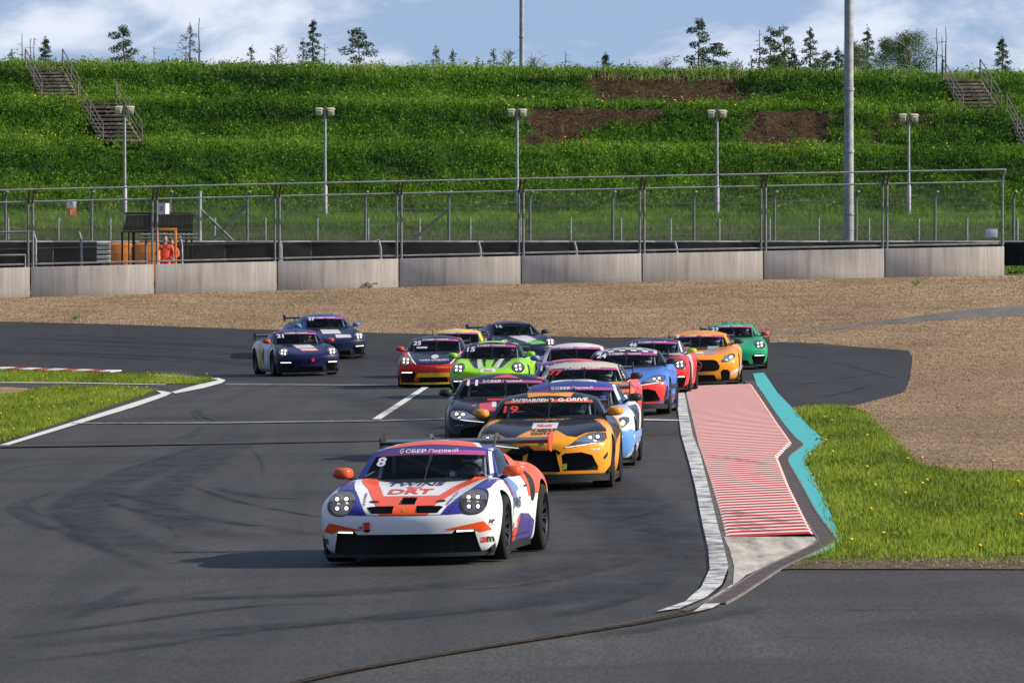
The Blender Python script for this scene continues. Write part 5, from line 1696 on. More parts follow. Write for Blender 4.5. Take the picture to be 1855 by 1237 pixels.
# ---------------------------------------------------------------- flood lamps and masts
def lamps():
    D = 340.0; S = D / FPX
    CREAM = mat('lamp_housing', (.50, .46, .36), .5, var=.15); 
    spots = [(226, 195, 'floodlight post in front of the left stairs, twin cream heads'), (589, 198, 'twin-headed floodlight post second from the left on the bank'),
             (937, 200, 'twin-headed floodlight post beside the left bare earth patch'), (1299, 202, 'twin-headed floodlight post between the two lower earth patches'), (1646, 209, 'twin-headed floodlight post rightmost, between tall mast and right stairs')]
    bm = bmesh.new()
    add_tube(bm, [(0, 0, -.5), (0, 0, 1.35), (0, 0, 1.42)], [.11, .11, .075], 10); SL = bm_mesh(bm, 'sleeve', 50)
    Hp = (388 - 200) * S
    bm = bmesh.new(); add_tube(bm, [(0, 0, 1.40), (0, 0, Hp)], .07, 10, r2=.055); PO = bm_mesh(bm, 'post', 50)
    bm = bmesh.new(); add_box(bm, (0, 0, 0), (.80, .06, .06), None, 0, .01); add_box(bm, (0, 0, .05), (.14, .14, .10), None, 0, .02); BR = bm_mesh(bm, 'crossarm', 30)
    bm = bmesh.new()
    add_box(bm, (0, -.02, -.13), (.27, .30, .24), Matrix.Rotation(.25, 3, 'X'), 0, .03); add_box(bm, (0, .02, .03), (.36, .30, .09), Matrix.Rotation(.2, 3, 'X'), 0, .03); HD = bm_mesh(bm, 'lamp_head', 30)
    GREYH = mat('lamp_cover', (.30, .31, .33), .45, var=.1)
    for i, (px, yt, lab) in enumerate(spots):
        p = bp(px, 388, D); p.z = bank_z(p.x, D)
        h = bp(px, yt, D).z - p.z
        r = empty('street_lamp', p); tag(r, lab, 'lamp post', 'floodlight posts on the bank')
        link('sleeve', SL, r, GALV); po = link('post', PO, r, GALV); po.scale.z = h / Hp
        ar = link('crossarm', BR, r, GALV_D, loc=(0, 0, h))
        for s in (-1, 1):
            link('lamp_head', HD, r, CREAM, loc=(s * .27, -.05, h - .03), rot=(0, 0, s * .12))
    # tall masts
    for px, D2, yb, r0, r1, H, lab in ((1537.5, 262, 446, .185, .15, 14, 'thick tall grey steel mast rising out of frame behind the wall'), (945, 384, 128, .13, .085, 12, 'slim tall grey mast standing on top of the grass bank')):
        p = bp(px, yb, D2)
        p.z = gz(p.x, D2) if D2 < 330 else bank_z(p.x, D2)
        r = empty('light_mast', p); tag(r, lab, 'mast')
        bm = bmesh.new(); add_tube(bm, [(0, 0, -.3), (0, 0, H)], r0, 16, r2=r1); link('pole', bm_mesh(bm, 'pole', 50), r, GALV)
        bm = bmesh.new(); add_lathe(bm, [(0, r0 + .01), (.04, r0 + .14), (.08, r0 + .14), (.09, r0 + .005)], 16, 'Z'); link('base_plate', bm_mesh(bm, 'base_plate', 30), r, GALV_D)
        bm = bmesh.new()
        for zz in (2.2, 4.4, 6.6): add_lathe(bm, [(zz, r0 * .99), (zz + .02, r0 * 1.06), (zz + .10, r0 * 1.06), (zz + .12, r0 * .96)], 16, 'Z')
        link('collar', bm_mesh(bm, 'collar', 30), r, GALV)
lamps()
# ---------------------------------------------------------------- stairs
FLIGHTS = []
def stairs(name, label, flights):
    OLD = mat('old_concrete_step', (.21, .175, .14), .95, var=.45, vscale=3, bump=.5, bscale=6)
    RAILM = mat('stair_rail_steel', (.15, .125, .11), .7, metal=.1, var=.25)
    p0 = bp(*flights[0][0]); r = empty(name, p0); tag(r, label, 'stairs')
    for (a, b, wpx, n, ra, rb, last) in flights:
        A, B = bp(*a) + Vector((0, 0, .18)), bp(*b) + Vector((0, 0, .18)); w = wpx * a[2] / FPX; FLIGHTS.append((A, B, w))
        for k in range(n):
            t = (k + .5) / n; p = A.lerp(B, t)
            bm = bmesh.new(); dy = (A.y - B.y) / n
            add_box(bm, (0, 0, 0), (w, dy * 1.1, .10), None, 0, .01)
            for v in bm.verts: v.co += Vector((random.uniform(-.02, .02), 0, random.uniform(-.02, .02)))
            put(link('step', bm_mesh(bm, 'step', 30), r, OLD), r, p)
        # stringers
        for s in (-1, 1):
            bm = bmesh.new(); add_tube(bm, [A + Vector((s * w / 2, 0, -.05)), B + Vector((s * w / 2, 0, -.05))], .06, 6)
            for v in bm.verts: v.co -= r.location
            link('stringer', bm_mesh(bm, 'stringer', 40), r, RAILM)
        for s in (-1, 1):
            bm = bmesh.new(); u = Vector((s * (w / 2 + .02), 0, 0))
            A2, B2 = A + u, B + u
            ext = (B2 - A2).normalized() * .25
            for h in (.28, .60, .95):
                add_tube(bm, [A2 + Vector((0, .3, h)), A2 + Vector((0, 0, h)), B2 + ext * (1 if h > .9 else 0) + Vector((0, 0, h))], .032 if h > .9 else .024, 6)
            for t in (0, .5, 1):
                q = A2.lerp(B2, t); add_tube(bm, [q, q + Vector((0, 0, .95))], .032, 6)
            q = A2 + Vector((0, .3, 0)); add_tube(bm, [q, q + Vector((0, 0, .95))], .032, 6)
            for v in bm.verts: v.co -= r.location
            link('handrail', bm_mesh(bm, 'handrail', 40), r, RAILM)
stairs('stairs', 'weathered concrete stairs with steel handrails up the left of the bank',
       [((80, 131, 365.6), (110, 186, 358.6), 66, 9, 0, 0, 0), ((176, 191, 357.6), (222, 266, 349.6), 68, 10, 0, 0, 0)])
stairs('stairs', 'weathered concrete stairs with steel handrails up the right of the bank',
       [((1742, 150, 364.8), (1779, 210, 358.0), 66, 9, 0, 0, 0), ((1858, 214, 357.4), (1896, 290, 349.6), 68, 10, 0, 0, 0)])
# ================================================================ VEGETATION AND LOOSE STONE
def leaf_mat(name, stops, trans=.35, rough=.6):
    m = bpy.data.materials.new(name); m.use_nodes = True
    nt = m.node_tree; N, L = nt.nodes, nt.links
    b = N['Principled BSDF']; out = N['Material Output']
    a = N.new('ShaderNodeAttribute'); a.attribute_name = 'tone'
    r = ramp(N, stops); L.new(a.outputs['Fac'], r.inputs[0])
    L.new(r.outputs[0], b.inputs['Base Color']); b.inputs['Roughness'].default_value = rough; b.inputs['Specular IOR Level'].default_value = .25
    t = N.new('ShaderNodeBsdfTranslucent'); L.new(r.outputs[0], t.inputs['Color'])
    mx = N.new('ShaderNodeMixShader'); mx.inputs[0].default_value = trans
    L.new(b.outputs[0], mx.inputs[1]); L.new(t.outputs[0], mx.inputs[2]); L.new(mx.outputs[0], out.inputs['Surface'])
    return m
def add_tone(me, tone):
    a = me.attributes.new('tone', 'FLOAT', 'POINT'); a.data.foreach_set('value', np.asarray(tone, dtype=np.float32))
def blades(P, h, w, lean, tone, name, tri=True):
    """one thin upright triangle per row: P (n,3) roots"""
    n = len(P); ang = RNG.uniform(0, 2 * np.pi, n)
    dx, dy = np.cos(ang), np.sin(ang)
    la = RNG.uniform(0, 2 * np.pi, n)
    tip = P + np.stack([np.cos(la) * lean * h, np.sin(la) * lean * h, h], 1)
    a = P + np.stack([dx * w, dy * w, np.zeros(n)], 1); b = P - np.stack([dx * w, dy * w, np.zeros(n)], 1)
    V = np.stack([a, b, tip], 1).reshape(-1, 3)
    F = np.arange(3 * n).reshape(-1, 3)
    me = np_mesh(name, V, F); add_tone(me, np.repeat(tone, 3)); return me
def leaves(P, size, up, tone, name):
    """one rhombic leaf per row, tilted at random"""
    n = len(P); ang = RNG.uniform(0, 2 * np.pi, n); el = RNG.uniform(up[0], up[1], n)
    t = np.stack([np.cos(ang) * np.cos(el), np.sin(ang) * np.cos(el), np.sin(el)], 1)
    r = RNG.normal(size=(n, 3)); s = np.cross(t, r); s /= np.linalg.norm(s, axis=1)[:, None]
    L_ = size[:, None]
    V = np.stack([P, P + t * L_ * .5 + s * L_ * .27, P + t * L_, P + t * L_ * .5 - s * L_ * .27], 1).reshape(-1, 3)
    me = np_mesh(name, V, np.arange(4 * n).reshape(-1, 4)); add_tone(me, np.repeat(tone, 4)); return me
def inside(poly, x, y):
    c = np.zeros(len(x), bool); j = len(poly) - 1
    for i in range(len(poly)):
        xi, yi = poly[i]; xj, yj = poly[j]
        k = ((yi > y) != (yj > y)) & (x < (xj - xi) * (y - yi) / (yj - yi + 1e-12) + xi)
        c ^= k; j = i
    return c
def scatter(poly, dens, fall=None):
    P = [at(*p) for p in poly]
    xs = [p[0] for p in P]; ds = [p[1] for p in P]
    n = int((max(xs) - min(xs)) * (max(ds) - min(ds)) * dens)
    x = RNG.uniform(min(xs), max(xs), n); d = RNG.uniform(min(ds), max(ds), n)
    if fall:
        k = RNG.uniform(0, 1, n) < (fall / np.maximum(d, fall)) ** 1.5; x, d = x[k], d[k]
    m = inside(P, x, d) & (np.abs(x) < d * .0693 + 1.2)
    x, d = x[m], d[m]
    z = np.array([gz(a, b) for a, b in zip(x, d)])
    return np.stack([x, d, z + .018], 1)
def vnoise(x, y, s, o=0):
    from mathutils import noise
    return np.array([noise.noise(Vector((a * s + o, b * s, o))) for a, b in zip(x, y)])

TURF = leaf_mat('turf_blade', [(0, (.06, .085, .010)), (.42, (.19, .27, .018)), (.8, (.32, .40, .035)), (1, (.46, .40, .14))], .5)
BANKG = leaf_mat('bank_leaf', [(0, (.010, .032, .003)), (.4, (.064, .160, .009)), (.8, (.145, .285, .018)), (1, (.25, .34, .045))], .45)
FLOWER = mat('yellow_flower', (.75, .45, .02), .6)

def turf(name, poly, dens, fall, hmin, hmax):
    P = scatter(poly, dens, fall)
    P[:, 0] += RNG.normal(0, .05, len(P))
    n1 = vnoise(P[:, 0], P[:, 1] * .16, 1.3) * .6 + vnoise(P[:, 0], P[:, 1] * .5, 3.0, 9) * .5; n2 = vnoise(P[:, 0], P[:, 1] * .12, .6, 5)
    t = np.clip(.45 + .42 * n1 + .34 * n2 + RNG.normal(0, .20, len(P)), 0, 1)
    h = RNG.uniform(hmin, hmax, len(P)) * (1 + .6 * n1)
    me = blades(P, np.clip(h, .02, .3), RNG.uniform(.004, .011, len(P)), RNG.uniform(.1, .8, len(P)), t, name)
    o = link(name, me, None, TURF); o['kind'] = 'stuff'; return P
PR = turf('grass', TURF_R, 420, 80, .03, .085)
MUDP = [(1440, 1016), (1480, 1012), (1640, 1010), (1860, 1006), (2200, 1006), (2200, 1026), (1700, 1024), (1500, 1026), (1430, 1028)]
turf('grass', MUDP, 130, 90, .02, .06)
PL_ = turf('grass', TURF_L, 260, 110, .04, .11)
PS = turf('grass', TURF_S, 240, 150, .05, .14)
# broad-leaved weeds and dandelions in the turf
def weeds():
    for k, (P, n, nf) in enumerate(((PR, 330, 26), (PL_, 200, 34), (PS, 60, 12))):
        i = RNG.choice(len(P), n); Q = np.repeat(P[i], 7, 0) + np.concatenate([RNG.normal(0, .05, (n * 7, 2)), np.zeros((n * 7, 1))], 1)
        tn = np.clip(RNG.normal(.25, .15, n * 7), 0, 1)
        o = link('weeds', leaves(Q, RNG.uniform(.03, .09, n * 7), (.1, .9), tn, 'weeds'), None, TURF); o['kind'] = 'stuff'
        i = RNG.choice(len(P), nf)
        bm = bmesh.new()
        for q in P[i]:
            h = random.uniform(.08, .17); v = Vector(q)
            add_tube(bm, [v, v + Vector((.01, 0, h))], .004, 4)
            add_lathe(bm, [(h, .005), (h + .01, .028), (h + .022, .024), (h + .026, .004)], 8, 'Z', 1, origin=v)
        me = bm_mesh(bm, 'dandelions'); me.materials.append(TURF); me.materials.append(FLOWER)
        o = link('dandelions', me); o['kind'] = 'stuff'
weeds()

def bank_growth():
    n = 150000
    x = RNG.uniform(-29, 29, n); d = RNG.uniform(330, 369, n)
    # slopes fill more of the picture than the level terraces
    keep = np.ones(n, bool)
    m = np.array([dirt_mask(a, b) if b > 329 else 0 for a, b in zip(x, d)])
    keep &= (m < .3) | (RNG.uniform(0, 1, n) < .035)
    st = np.zeros(n, bool)
    for A, B, w in FLIGHTS:
        t = (d - B.y) / (A.y - B.y); cx = B.x + (A.x - B.x) * t
        st |= (t > -.16) & (t < 1.05) & (np.abs(x - cx) < w / 2 + .12)
    keep &= ~st | (RNG.uniform(0, 1, n) < .10)
    x, d = x[keep], d[keep]
    z = np.array([bank_z(a, b) for a, b in zip(x, d)])
    n1 = vnoise(x, d, .45); n2 = vnoise(x, d, 1.5, 3); n3 = vnoise(x, d, .12, 7)
    P = np.stack([x, d, z + .16 * vnoise(x, d, .7) + .02], 1)
    low = d < 341
    # herb leaves in clumps
    k = ~low & (n2 + .5 * n1 > -.25)
    Q = np.repeat(P[k], 3, 0); nn = len(Q)
    hh = np.abs(RNG.normal(0, .16, nn)) * (1 + np.repeat(n1[k], 3))
    Q = Q + np.stack([RNG.normal(0, .10, nn), RNG.normal(0, .10, nn), np.clip(hh, 0, .6)], 1)
    tone = np.clip(.40 + .36 * np.repeat(n2[k], 3) + .22 * np.repeat(n1[k], 3) + .36 * np.repeat(n3[k], 3) + RNG.normal(0, .16, nn) + hh * .25 - .22 * np.repeat(((d[k] > 345.8) & (d[k] < 347.9)) | ((d[k] > 354.2) & (d[k] < 356.0)) | ((d[k] > 362.0) & (d[k] < 364.2)), 3), 0, 1)  # shadow below each terrace crest is painted into the leaf tone
    o = link('bank_herbs', leaves(Q, RNG.uniform(.06, .19, nn), (-.1, 1.0), tone, 'bank_herbs'), None, BANKG); o['kind'] = 'stuff'
    # grasses
    tone = np.clip(.46 + .36 * n1 + .38 * n3 + .2 * n2 + RNG.normal(0, .15, len(P)) + np.where(low, .18, 0) + np.where((d > 364.5) | ((d > 348.4) & (d < 351.8)) | ((d > 356.5) & (d < 359.8)), .26, 0) - np.where(((d > 345.8) & (d < 347.9)) | ((d > 354.2) & (d < 356.0)) | ((d > 362.0) & (d < 364.2)), .22, 0), 0, 1)  # paler yellowish growth on the terraces; shadow bands under the crests painted in
    h = RNG.uniform(.18, .48, len(P)) * (1 + .5 * n1) * np.where(low, .7, 1)
    o = link('bank_grass', blades(P, h, RNG.uniform(.010, .03, len(P)), RNG.uniform(.1, .7, len(P)), tone, 'bank_grass'), None, BANKG); o['kind'] = 'stuff'
    # the slack ground between the wall and the bank
    n = 50000
    x = RNG.uniform(-27, 27, n); d = RNG.uniform(283, 334, n)
    P = np.stack([x, d, np.array([gz(a, b) for a, b in zip(x, d)]) + .0], 1)
    n1 = vnoise(x, d, .3, 2)
    o = link('rough_grass', blades(P, RNG.uniform(.10, .34, n), RNG.uniform(.008, .022, n), RNG.uniform(.2, .9, n), np.clip(.5 + .3 * n1 + RNG.normal(0, .17, n), 0, 1), 'rough_grass'), None,
             leaf_mat('rough_grass_blade', [(0, (.022, .036, .010)), (.45, (.065, .10, .022)), (.8, (.12, .15, .04)), (1, (.22, .19, .09))], .35)); o['kind'] = 'stuff'
    # straw-coloured weeds along the crest
    n = 30000
    x = RNG.uniform(-29, 29, n); d = RNG.uniform(364.5, 376, n)
    P = np.stack([x, d, np.array([bank_z(a, b) for a, b in zip(x, d)])], 1); n1 = vnoise(x, d, .6, 4)
    o = link('crest_weeds', blades(P, np.clip(RNG.gamma(3, .085, n) * (1 + .9 * n1), .06, .8), RNG.uniform(.008, .022, n), RNG.uniform(.05, .5, n), np.clip(.5 + .4 * n1 + RNG.normal(0, .2, n), 0, 1), 'crest_weeds'), None,
             leaf_mat('crest_weed', [(0, (.05, .09, .02)), (.35, (.16, .21, .06)), (.65, (.38, .36, .15)), (1, (.60, .48, .22))], .35)); o['kind'] = 'stuff'
    # young saplings along the crest, as leafy sprays
    Q = []
    for k in range(130):
        a = RNG.uniform(-28, 28); b = RNG.uniform(366, 380); hgt = RNG.gamma(3, .15)
        zz = bank_z(a, b); m_ = int(10 + 26 * hgt)
        u = RNG.uniform(.25, 1, m_)
        Q.append(np.stack([a + .35 * hgt * u + RNG.normal(0, .13, m_), np.full(m_, b) + RNG.normal(0, .13, m_), zz + hgt * u], 1))
    Q = np.concatenate(Q)
    o = link('sapling_leaves', leaves(Q, RNG.uniform(.06, .15, len(Q)), (-.4, .8), np.clip(RNG.normal(.6, .2, len(Q)), 0, 1), 'sapling_leaves'), None, BANKG); o['kind'] = 'stuff'
    # yellow flowers in drifts along the terraces
    Q = []
    for k in range(70):
        lv = RNG.choice([340.8, 349.6, 350.6, 357.4, 358.5, 342.0, 365.2])
        a = RNG.uniform(-27, 27); m_ = int(RNG.integers(2, 16)); sp = RNG.uniform(.1, .55)
        xx = a + RNG.normal(0, sp, m_); dd = lv + RNG.normal(0, .5, m_)
        Q.append(np.stack([xx, dd, np.array([bank_z(p, q) for p, q in zip(xx, dd)]) + RNG.uniform(.25, .6, m_)], 1))
    Q = np.concatenate(Q)
    me = leaves(Q, RNG.uniform(.06, .13, len(Q)), (-.5, .9), RNG.uniform(0, 1, len(Q)), 'yellow_flowers')
    o = link('yellow_flowers', me, None, FLOWER); o['kind'] = 'stuff'
bank_growth()

# tufts growing at the foot of the wall and in the gravel
def tufts():
    spots = [(418, 528, 'small green tuft at the foot of the wall, third block from the left'), (668, 524, 'low weed at the wall foot left of the fifth joint'), (860, 517, 'green weed spray at the wall foot near the centre'), (1181, 505, 'yellow-flowered weed clump by the wall joint at right of centre'),
             (1420, 503, 'wide low weed patch at the wall foot behind the orange car'), (1840, 498, 'grass clump beside the free end of the concrete wall'), (1660, 518, 'flat weed in the gravel in front of the last wall joint'), (135, 581, 'lone weed at the gravel edge far left')]
    for px, py, lab in spots:
        x, d = at(px, py); n = 90 if px in (1181, 1420, 1840) else 45
        wdt = .45 if px == 1420 else .14
        P = np.stack([x + RNG.normal(0, wdt, n), d + RNG.normal(0, .12, n) - .15, np.full(n, gz(x, d) + .02) + np.abs(RNG.normal(0, .08, n))], 1)
        P = np.concatenate([P, P]); 
        o = link('weed_tuft', leaves(P, RNG.uniform(.05, .15, len(P)) * (.6 if px in (135, 1660) else 1), (.3, 1.3), np.clip(RNG.normal(.6, .2, len(P)), 0, 1), 'weed_tuft'), None, BANKG)
        tag(o, lab, 'plant', 'weeds along the wall')
tufts()

# ---------------------------------------------------------------- loose gravel
def stones():
    base = np.array([(1, 0, 0), (-1, 0, 0), (0, 1, 0), (0, -1, 0), (0, 0, .8), (0, 0, -.4)], float)
    tri = np.array([(0, 2, 4), (2, 1, 4), (1, 3, 4), (3, 0, 4), (2, 0, 5), (1, 2, 5), (3, 1, 5), (0, 3, 5)])
    P = [p for p in GR]
    x = RNG.uniform(-19, 20, 190000); d = RNG.uniform(104, 246, 190000)
    m = inside(P, x, d) & (np.abs(x) < d * .0693 + .8)
    pl = [at(*p) for p in [(1388, 607), (1480, 597), (1600, 581), (1750, 562), (1950, 547), (1950, 568), (1750, 578), (1600, 588), (1500, 598), (1400, 608)]]
    m &= ~inside(pl, x, d)
    x, d = x[m][:80000], d[m][:95000]
    # strays on the turf and mud edge
    e = scatter([(1395, 1036), (1440, 1020), (1640, 1018), (1860, 1014), (1860, 1031), (1440, 1031)], 150)
    e2 = scatter([(1535, 737), (1565, 748), (1598, 778), (1635, 815), (1662, 843), (1720, 855), (1640, 850), (1590, 815), (1555, 770)], 25)
    x = np.concatenate([x, e[:, 0], e2[:, 0]]); d = np.concatenate([d, e[:, 1], e2[:, 1]])
    n = len(x)
    z = np.array([gz(a, b) for a, b in zip(x, d)]) + .018
    s = RNG.gamma(5, .0027, n) * np.clip(d / 170, .65, 1.2)
    V = base[None] * (s[:, None, None] * RNG.uniform(.6, 1.4, (n, 6, 1)))
    a = RNG.uniform(0, 6.28, n); c, sn = np.cos(a), np.sin(a)
    X = V[:, :, 0] * c[:, None] - V[:, :, 1] * sn[:, None]; Y = V[:, :, 0] * sn[:, None] + V[:, :, 1] * c[:, None]
    V = np.stack([X + x[:, None], Y + d[:, None], V[:, :, 2] + z[:, None]], 2).reshape(-1, 3)
    F = (tri[None] + (np.arange(n) * 6)[:, None, None]).reshape(-1, 3)
    me = np_mesh('gravel', V, F); add_tone(me, np.repeat(RNG.uniform(0, 1, n), 6))
    m_, nt, N, L, b = nodes('gravel_stone')
    at_ = N.new('ShaderNodeAttribute'); at_.attribute_name = 'tone'
    r = ramp(N, [(0, (.13, .09, .055)), (.5, (.27, .185, .115)), (.85, (.38, .275, .185)), (1, (.46, .37, .27))]); L.new(at_.outputs['Fac'], r.inputs[0]); L.new(r.outputs[0], b.inputs['Base Color'])
    b.inputs['Roughness'].default_value = .95; b.inputs['Specular IOR Level'].default_value = .1
    o = link('gravel', me, None, m_); o['kind'] = 'stuff'
stones()

# ---------------------------------------------------------------- trees on the skyline
BARK = mat('bark', (.075, .06, .05), .95, var=.3, vscale=4); BARK_P = mat('pine_bark', (.17, .095, .06), .95, var=.3, vscale=4); BARK_G = mat('dead_wood', (.13, .115, .105), .95, var=.25, vscale=4); BIRCH = mat('birch_bark', (.42, .40, .37), .9, var=.4, vscale=5)
NEEDLE = leaf_mat('needles', [(0, (.018, .032, .018)), (.5, (.042, .07, .036)), (1, (.085, .12, .055))], .25)
NEEDLE_D = leaf_mat('sparse_needles', [(0, (.03, .032, .026)), (.5, (.055, .058, .045)), (1, (.09, .085, .065))], .1)
BLEAF = leaf_mat('birch_leaf', [(0, (.035, .06, .02)), (.5, (.085, .13, .045)), (1, (.17, .22, .09))], .4)
TREE_N = [0]
def tree(kind, px, ytop, label, wide=1.0, lean=0.0, D=None, name=None):
    TREE_N[0] += 1
    rnd = random.Random(100 + TREE_N[0]); rg = np.random.default_rng(100 + TREE_N[0])
    D = D or (392 + (TREE_N[0] * 7) % 26)
    p = bp(px, 128, D); p.z = bank_z(p.x, D) - .05
    H = bp(px, ytop, D).z - p.z
    nm = name or {'pine': 'pine_tree', 'spruce': 'spruce_tree', 'thin': 'spruce_tree', 'dead': 'dead_tree', 'bare': 'bare_tree', 'birch': 'birch_tree'}[kind]
    r = empty(nm, p); tag(r, label, 'tree', 'trees along the skyline')
    bm = bmesh.new()
    k = 7; pts = [Vector((lean * H * (t / k) + rnd.uniform(-.03, .03) * H * .3 * (0 < t), 0 + rnd.uniform(-.02, .02), H * t / k * (1 if kind != 'birch' else .85))) for t in range(k + 1)]
    r0 = max(.05, H * .022)
    add_tube(bm, pts, [max(.02, r0 * (1 - .85 * t / k)) for t in range(k + 1)], 7)
    def onaxis(z):
        t = min(k - 1e-6, max(0, z / (H * (1 if kind != 'birch' else .85)) * k)); i = int(t); return pts[i].lerp(pts[i + 1], t - i)
    L_, S_, T_ = [], [], []
    def spray(c, rad, n, size, tn):
        q = rg.normal(size=(n, 3)); q /= np.linalg.norm(q, axis=1)[:, None]
        q *= rg.uniform(.2, 1, (n, 1)) ** .5
        L_.append(np.array(c)[None] + q * np.array(rad)[None]); S_.append(rg.uniform(size * .6, size * 1.4, n)); T_.append(np.clip(rg.normal(tn, .2, n), 0, 1))
    def limb(z, az, ln, up, rr):
        a = onaxis(z); b = a + Vector((math.cos(az) * ln, math.sin(az) * ln, up)); m = a.lerp(b, .55) + Vector((0, 0, .06 * ln))
        add_tube(bm, [a, m, b], [rr, rr * .7, rr * .35], 5); return b, m
    lm = NEEDLE; bark = BARK
    if kind == 'pine':
        bark = BARK_P
        z = H * rnd.uniform(.34, .45)
        az = rnd.uniform(0, 6)
        while z < H * .97:
            f = (z - H * .35) / (H * .65)
            ln = 1.2 * wide * H * (.20 * math.sin(math.pi * min(1, .25 + f * .75)) + .05) * rnd.uniform(.5, 1.25)
            b, m = limb(z, az, ln, ln * rnd.uniform(-.05, .35), r0 * .35)
            spray(b, (.55 * ln + .12, .5 * ln + .12, .16 + .12 * ln), int(120 + 120 * ln), .115, .5 + .25 * f)
            if ln > .5: spray(m, (.32 * ln, .3 * ln, .10), 40, .09, .35)
            az += 2.2 + rnd.uniform(-.4, .4); z += H * rnd.uniform(.045, .085)
        spray(onaxis(H * .98), (.26, .25, .22), 110, .10, .7)
    elif kind in ('spruce', 'thin'):
        lm = NEEDLE if kind == 'spruce' else NEEDLE_D
        z = H * (.10 if kind == 'spruce' else .18); az = 0
        while z < H * .97:
            f = z / H; ln = 1.15 * wide * H * .20 * (1 - f) ** .8 * rnd.uniform(.55, 1.2) + .10
            b, m = limb(z, az, ln, -ln * .22, r0 * .22)
            nn = int((66 + 110 * ln) * (1 if kind == 'spruce' else .30))
            for t in (.45, .8, 1.0):
                a = onaxis(z); c = a.lerp(b, t); spray(c, (.24 * ln + .08, .22 * ln + .08, .10 + .05 * ln), nn // 3 + 4, .09, .35 + .35 * t)
            az += 2.4; z += H * (.020 if kind == 'spruce' else .035) + .05
        spray(onaxis(H * .97), (.08, .08, .3), 50, .09, .6)
    elif kind == 'dead':
        bark = BARK_G
        for _ in range(rnd.randint(5, 11)):
            z = H * rnd.uniform(.3, .97); limb(z, rnd.uniform(0, 6.28), rnd.uniform(.1, .4), rnd.uniform(-.1, .12), .016)
    elif kind == 'bare':
        bark = BARK_G
        for _ in range(34):
            z = H * rnd.uniform(.3, .92); ln = wide * H * rnd.uniform(.12, .30) * (1 - abs(z / H - .6) * .8); az = rnd.uniform(0, 6.28)
            b, m = limb(z, az, ln, ln * rnd.uniform(.3, 1.0), .022)
            for _k in range(3):
                q = m.lerp(b, rnd.uniform(0, 1)); add_tube(bm, [q, q + Vector((rnd.uniform(-.25, .25), rnd.uniform(-.2, .2), rnd.uniform(.05, .3)))], .010, 4)
    else:
        bark, lm = BIRCH, BLEAF
        for _ in range(int(40 * wide + 16)):
            f = rnd.uniform(.18, 1) ; z = H * .85 * f
            ln = wide * H * .24 * math.sin(math.pi * (.12 + .80 * f)) * rnd.uniform(.5, 1.2) + .1; az = rnd.uniform(0, 6.28)
            b, m = limb(z, az, ln, ln * .55, .022)
            spray(b + Vector((.15, 0, -.10)), (.40, .38, .40), 110, .075, .42 + .3 * f)
            spray(m, (.36, .32, .34), 50, .075, .35)
    link('trunk', bm_mesh(bm, 'trunk', 60), r, bark)
    if L_:
        Q = np.concatenate(L_)
        me = leaves(Q, np.concatenate(S_), (-.7, .9), np.concatenate(T_), 'crown'); link('crown', me, r, lm)
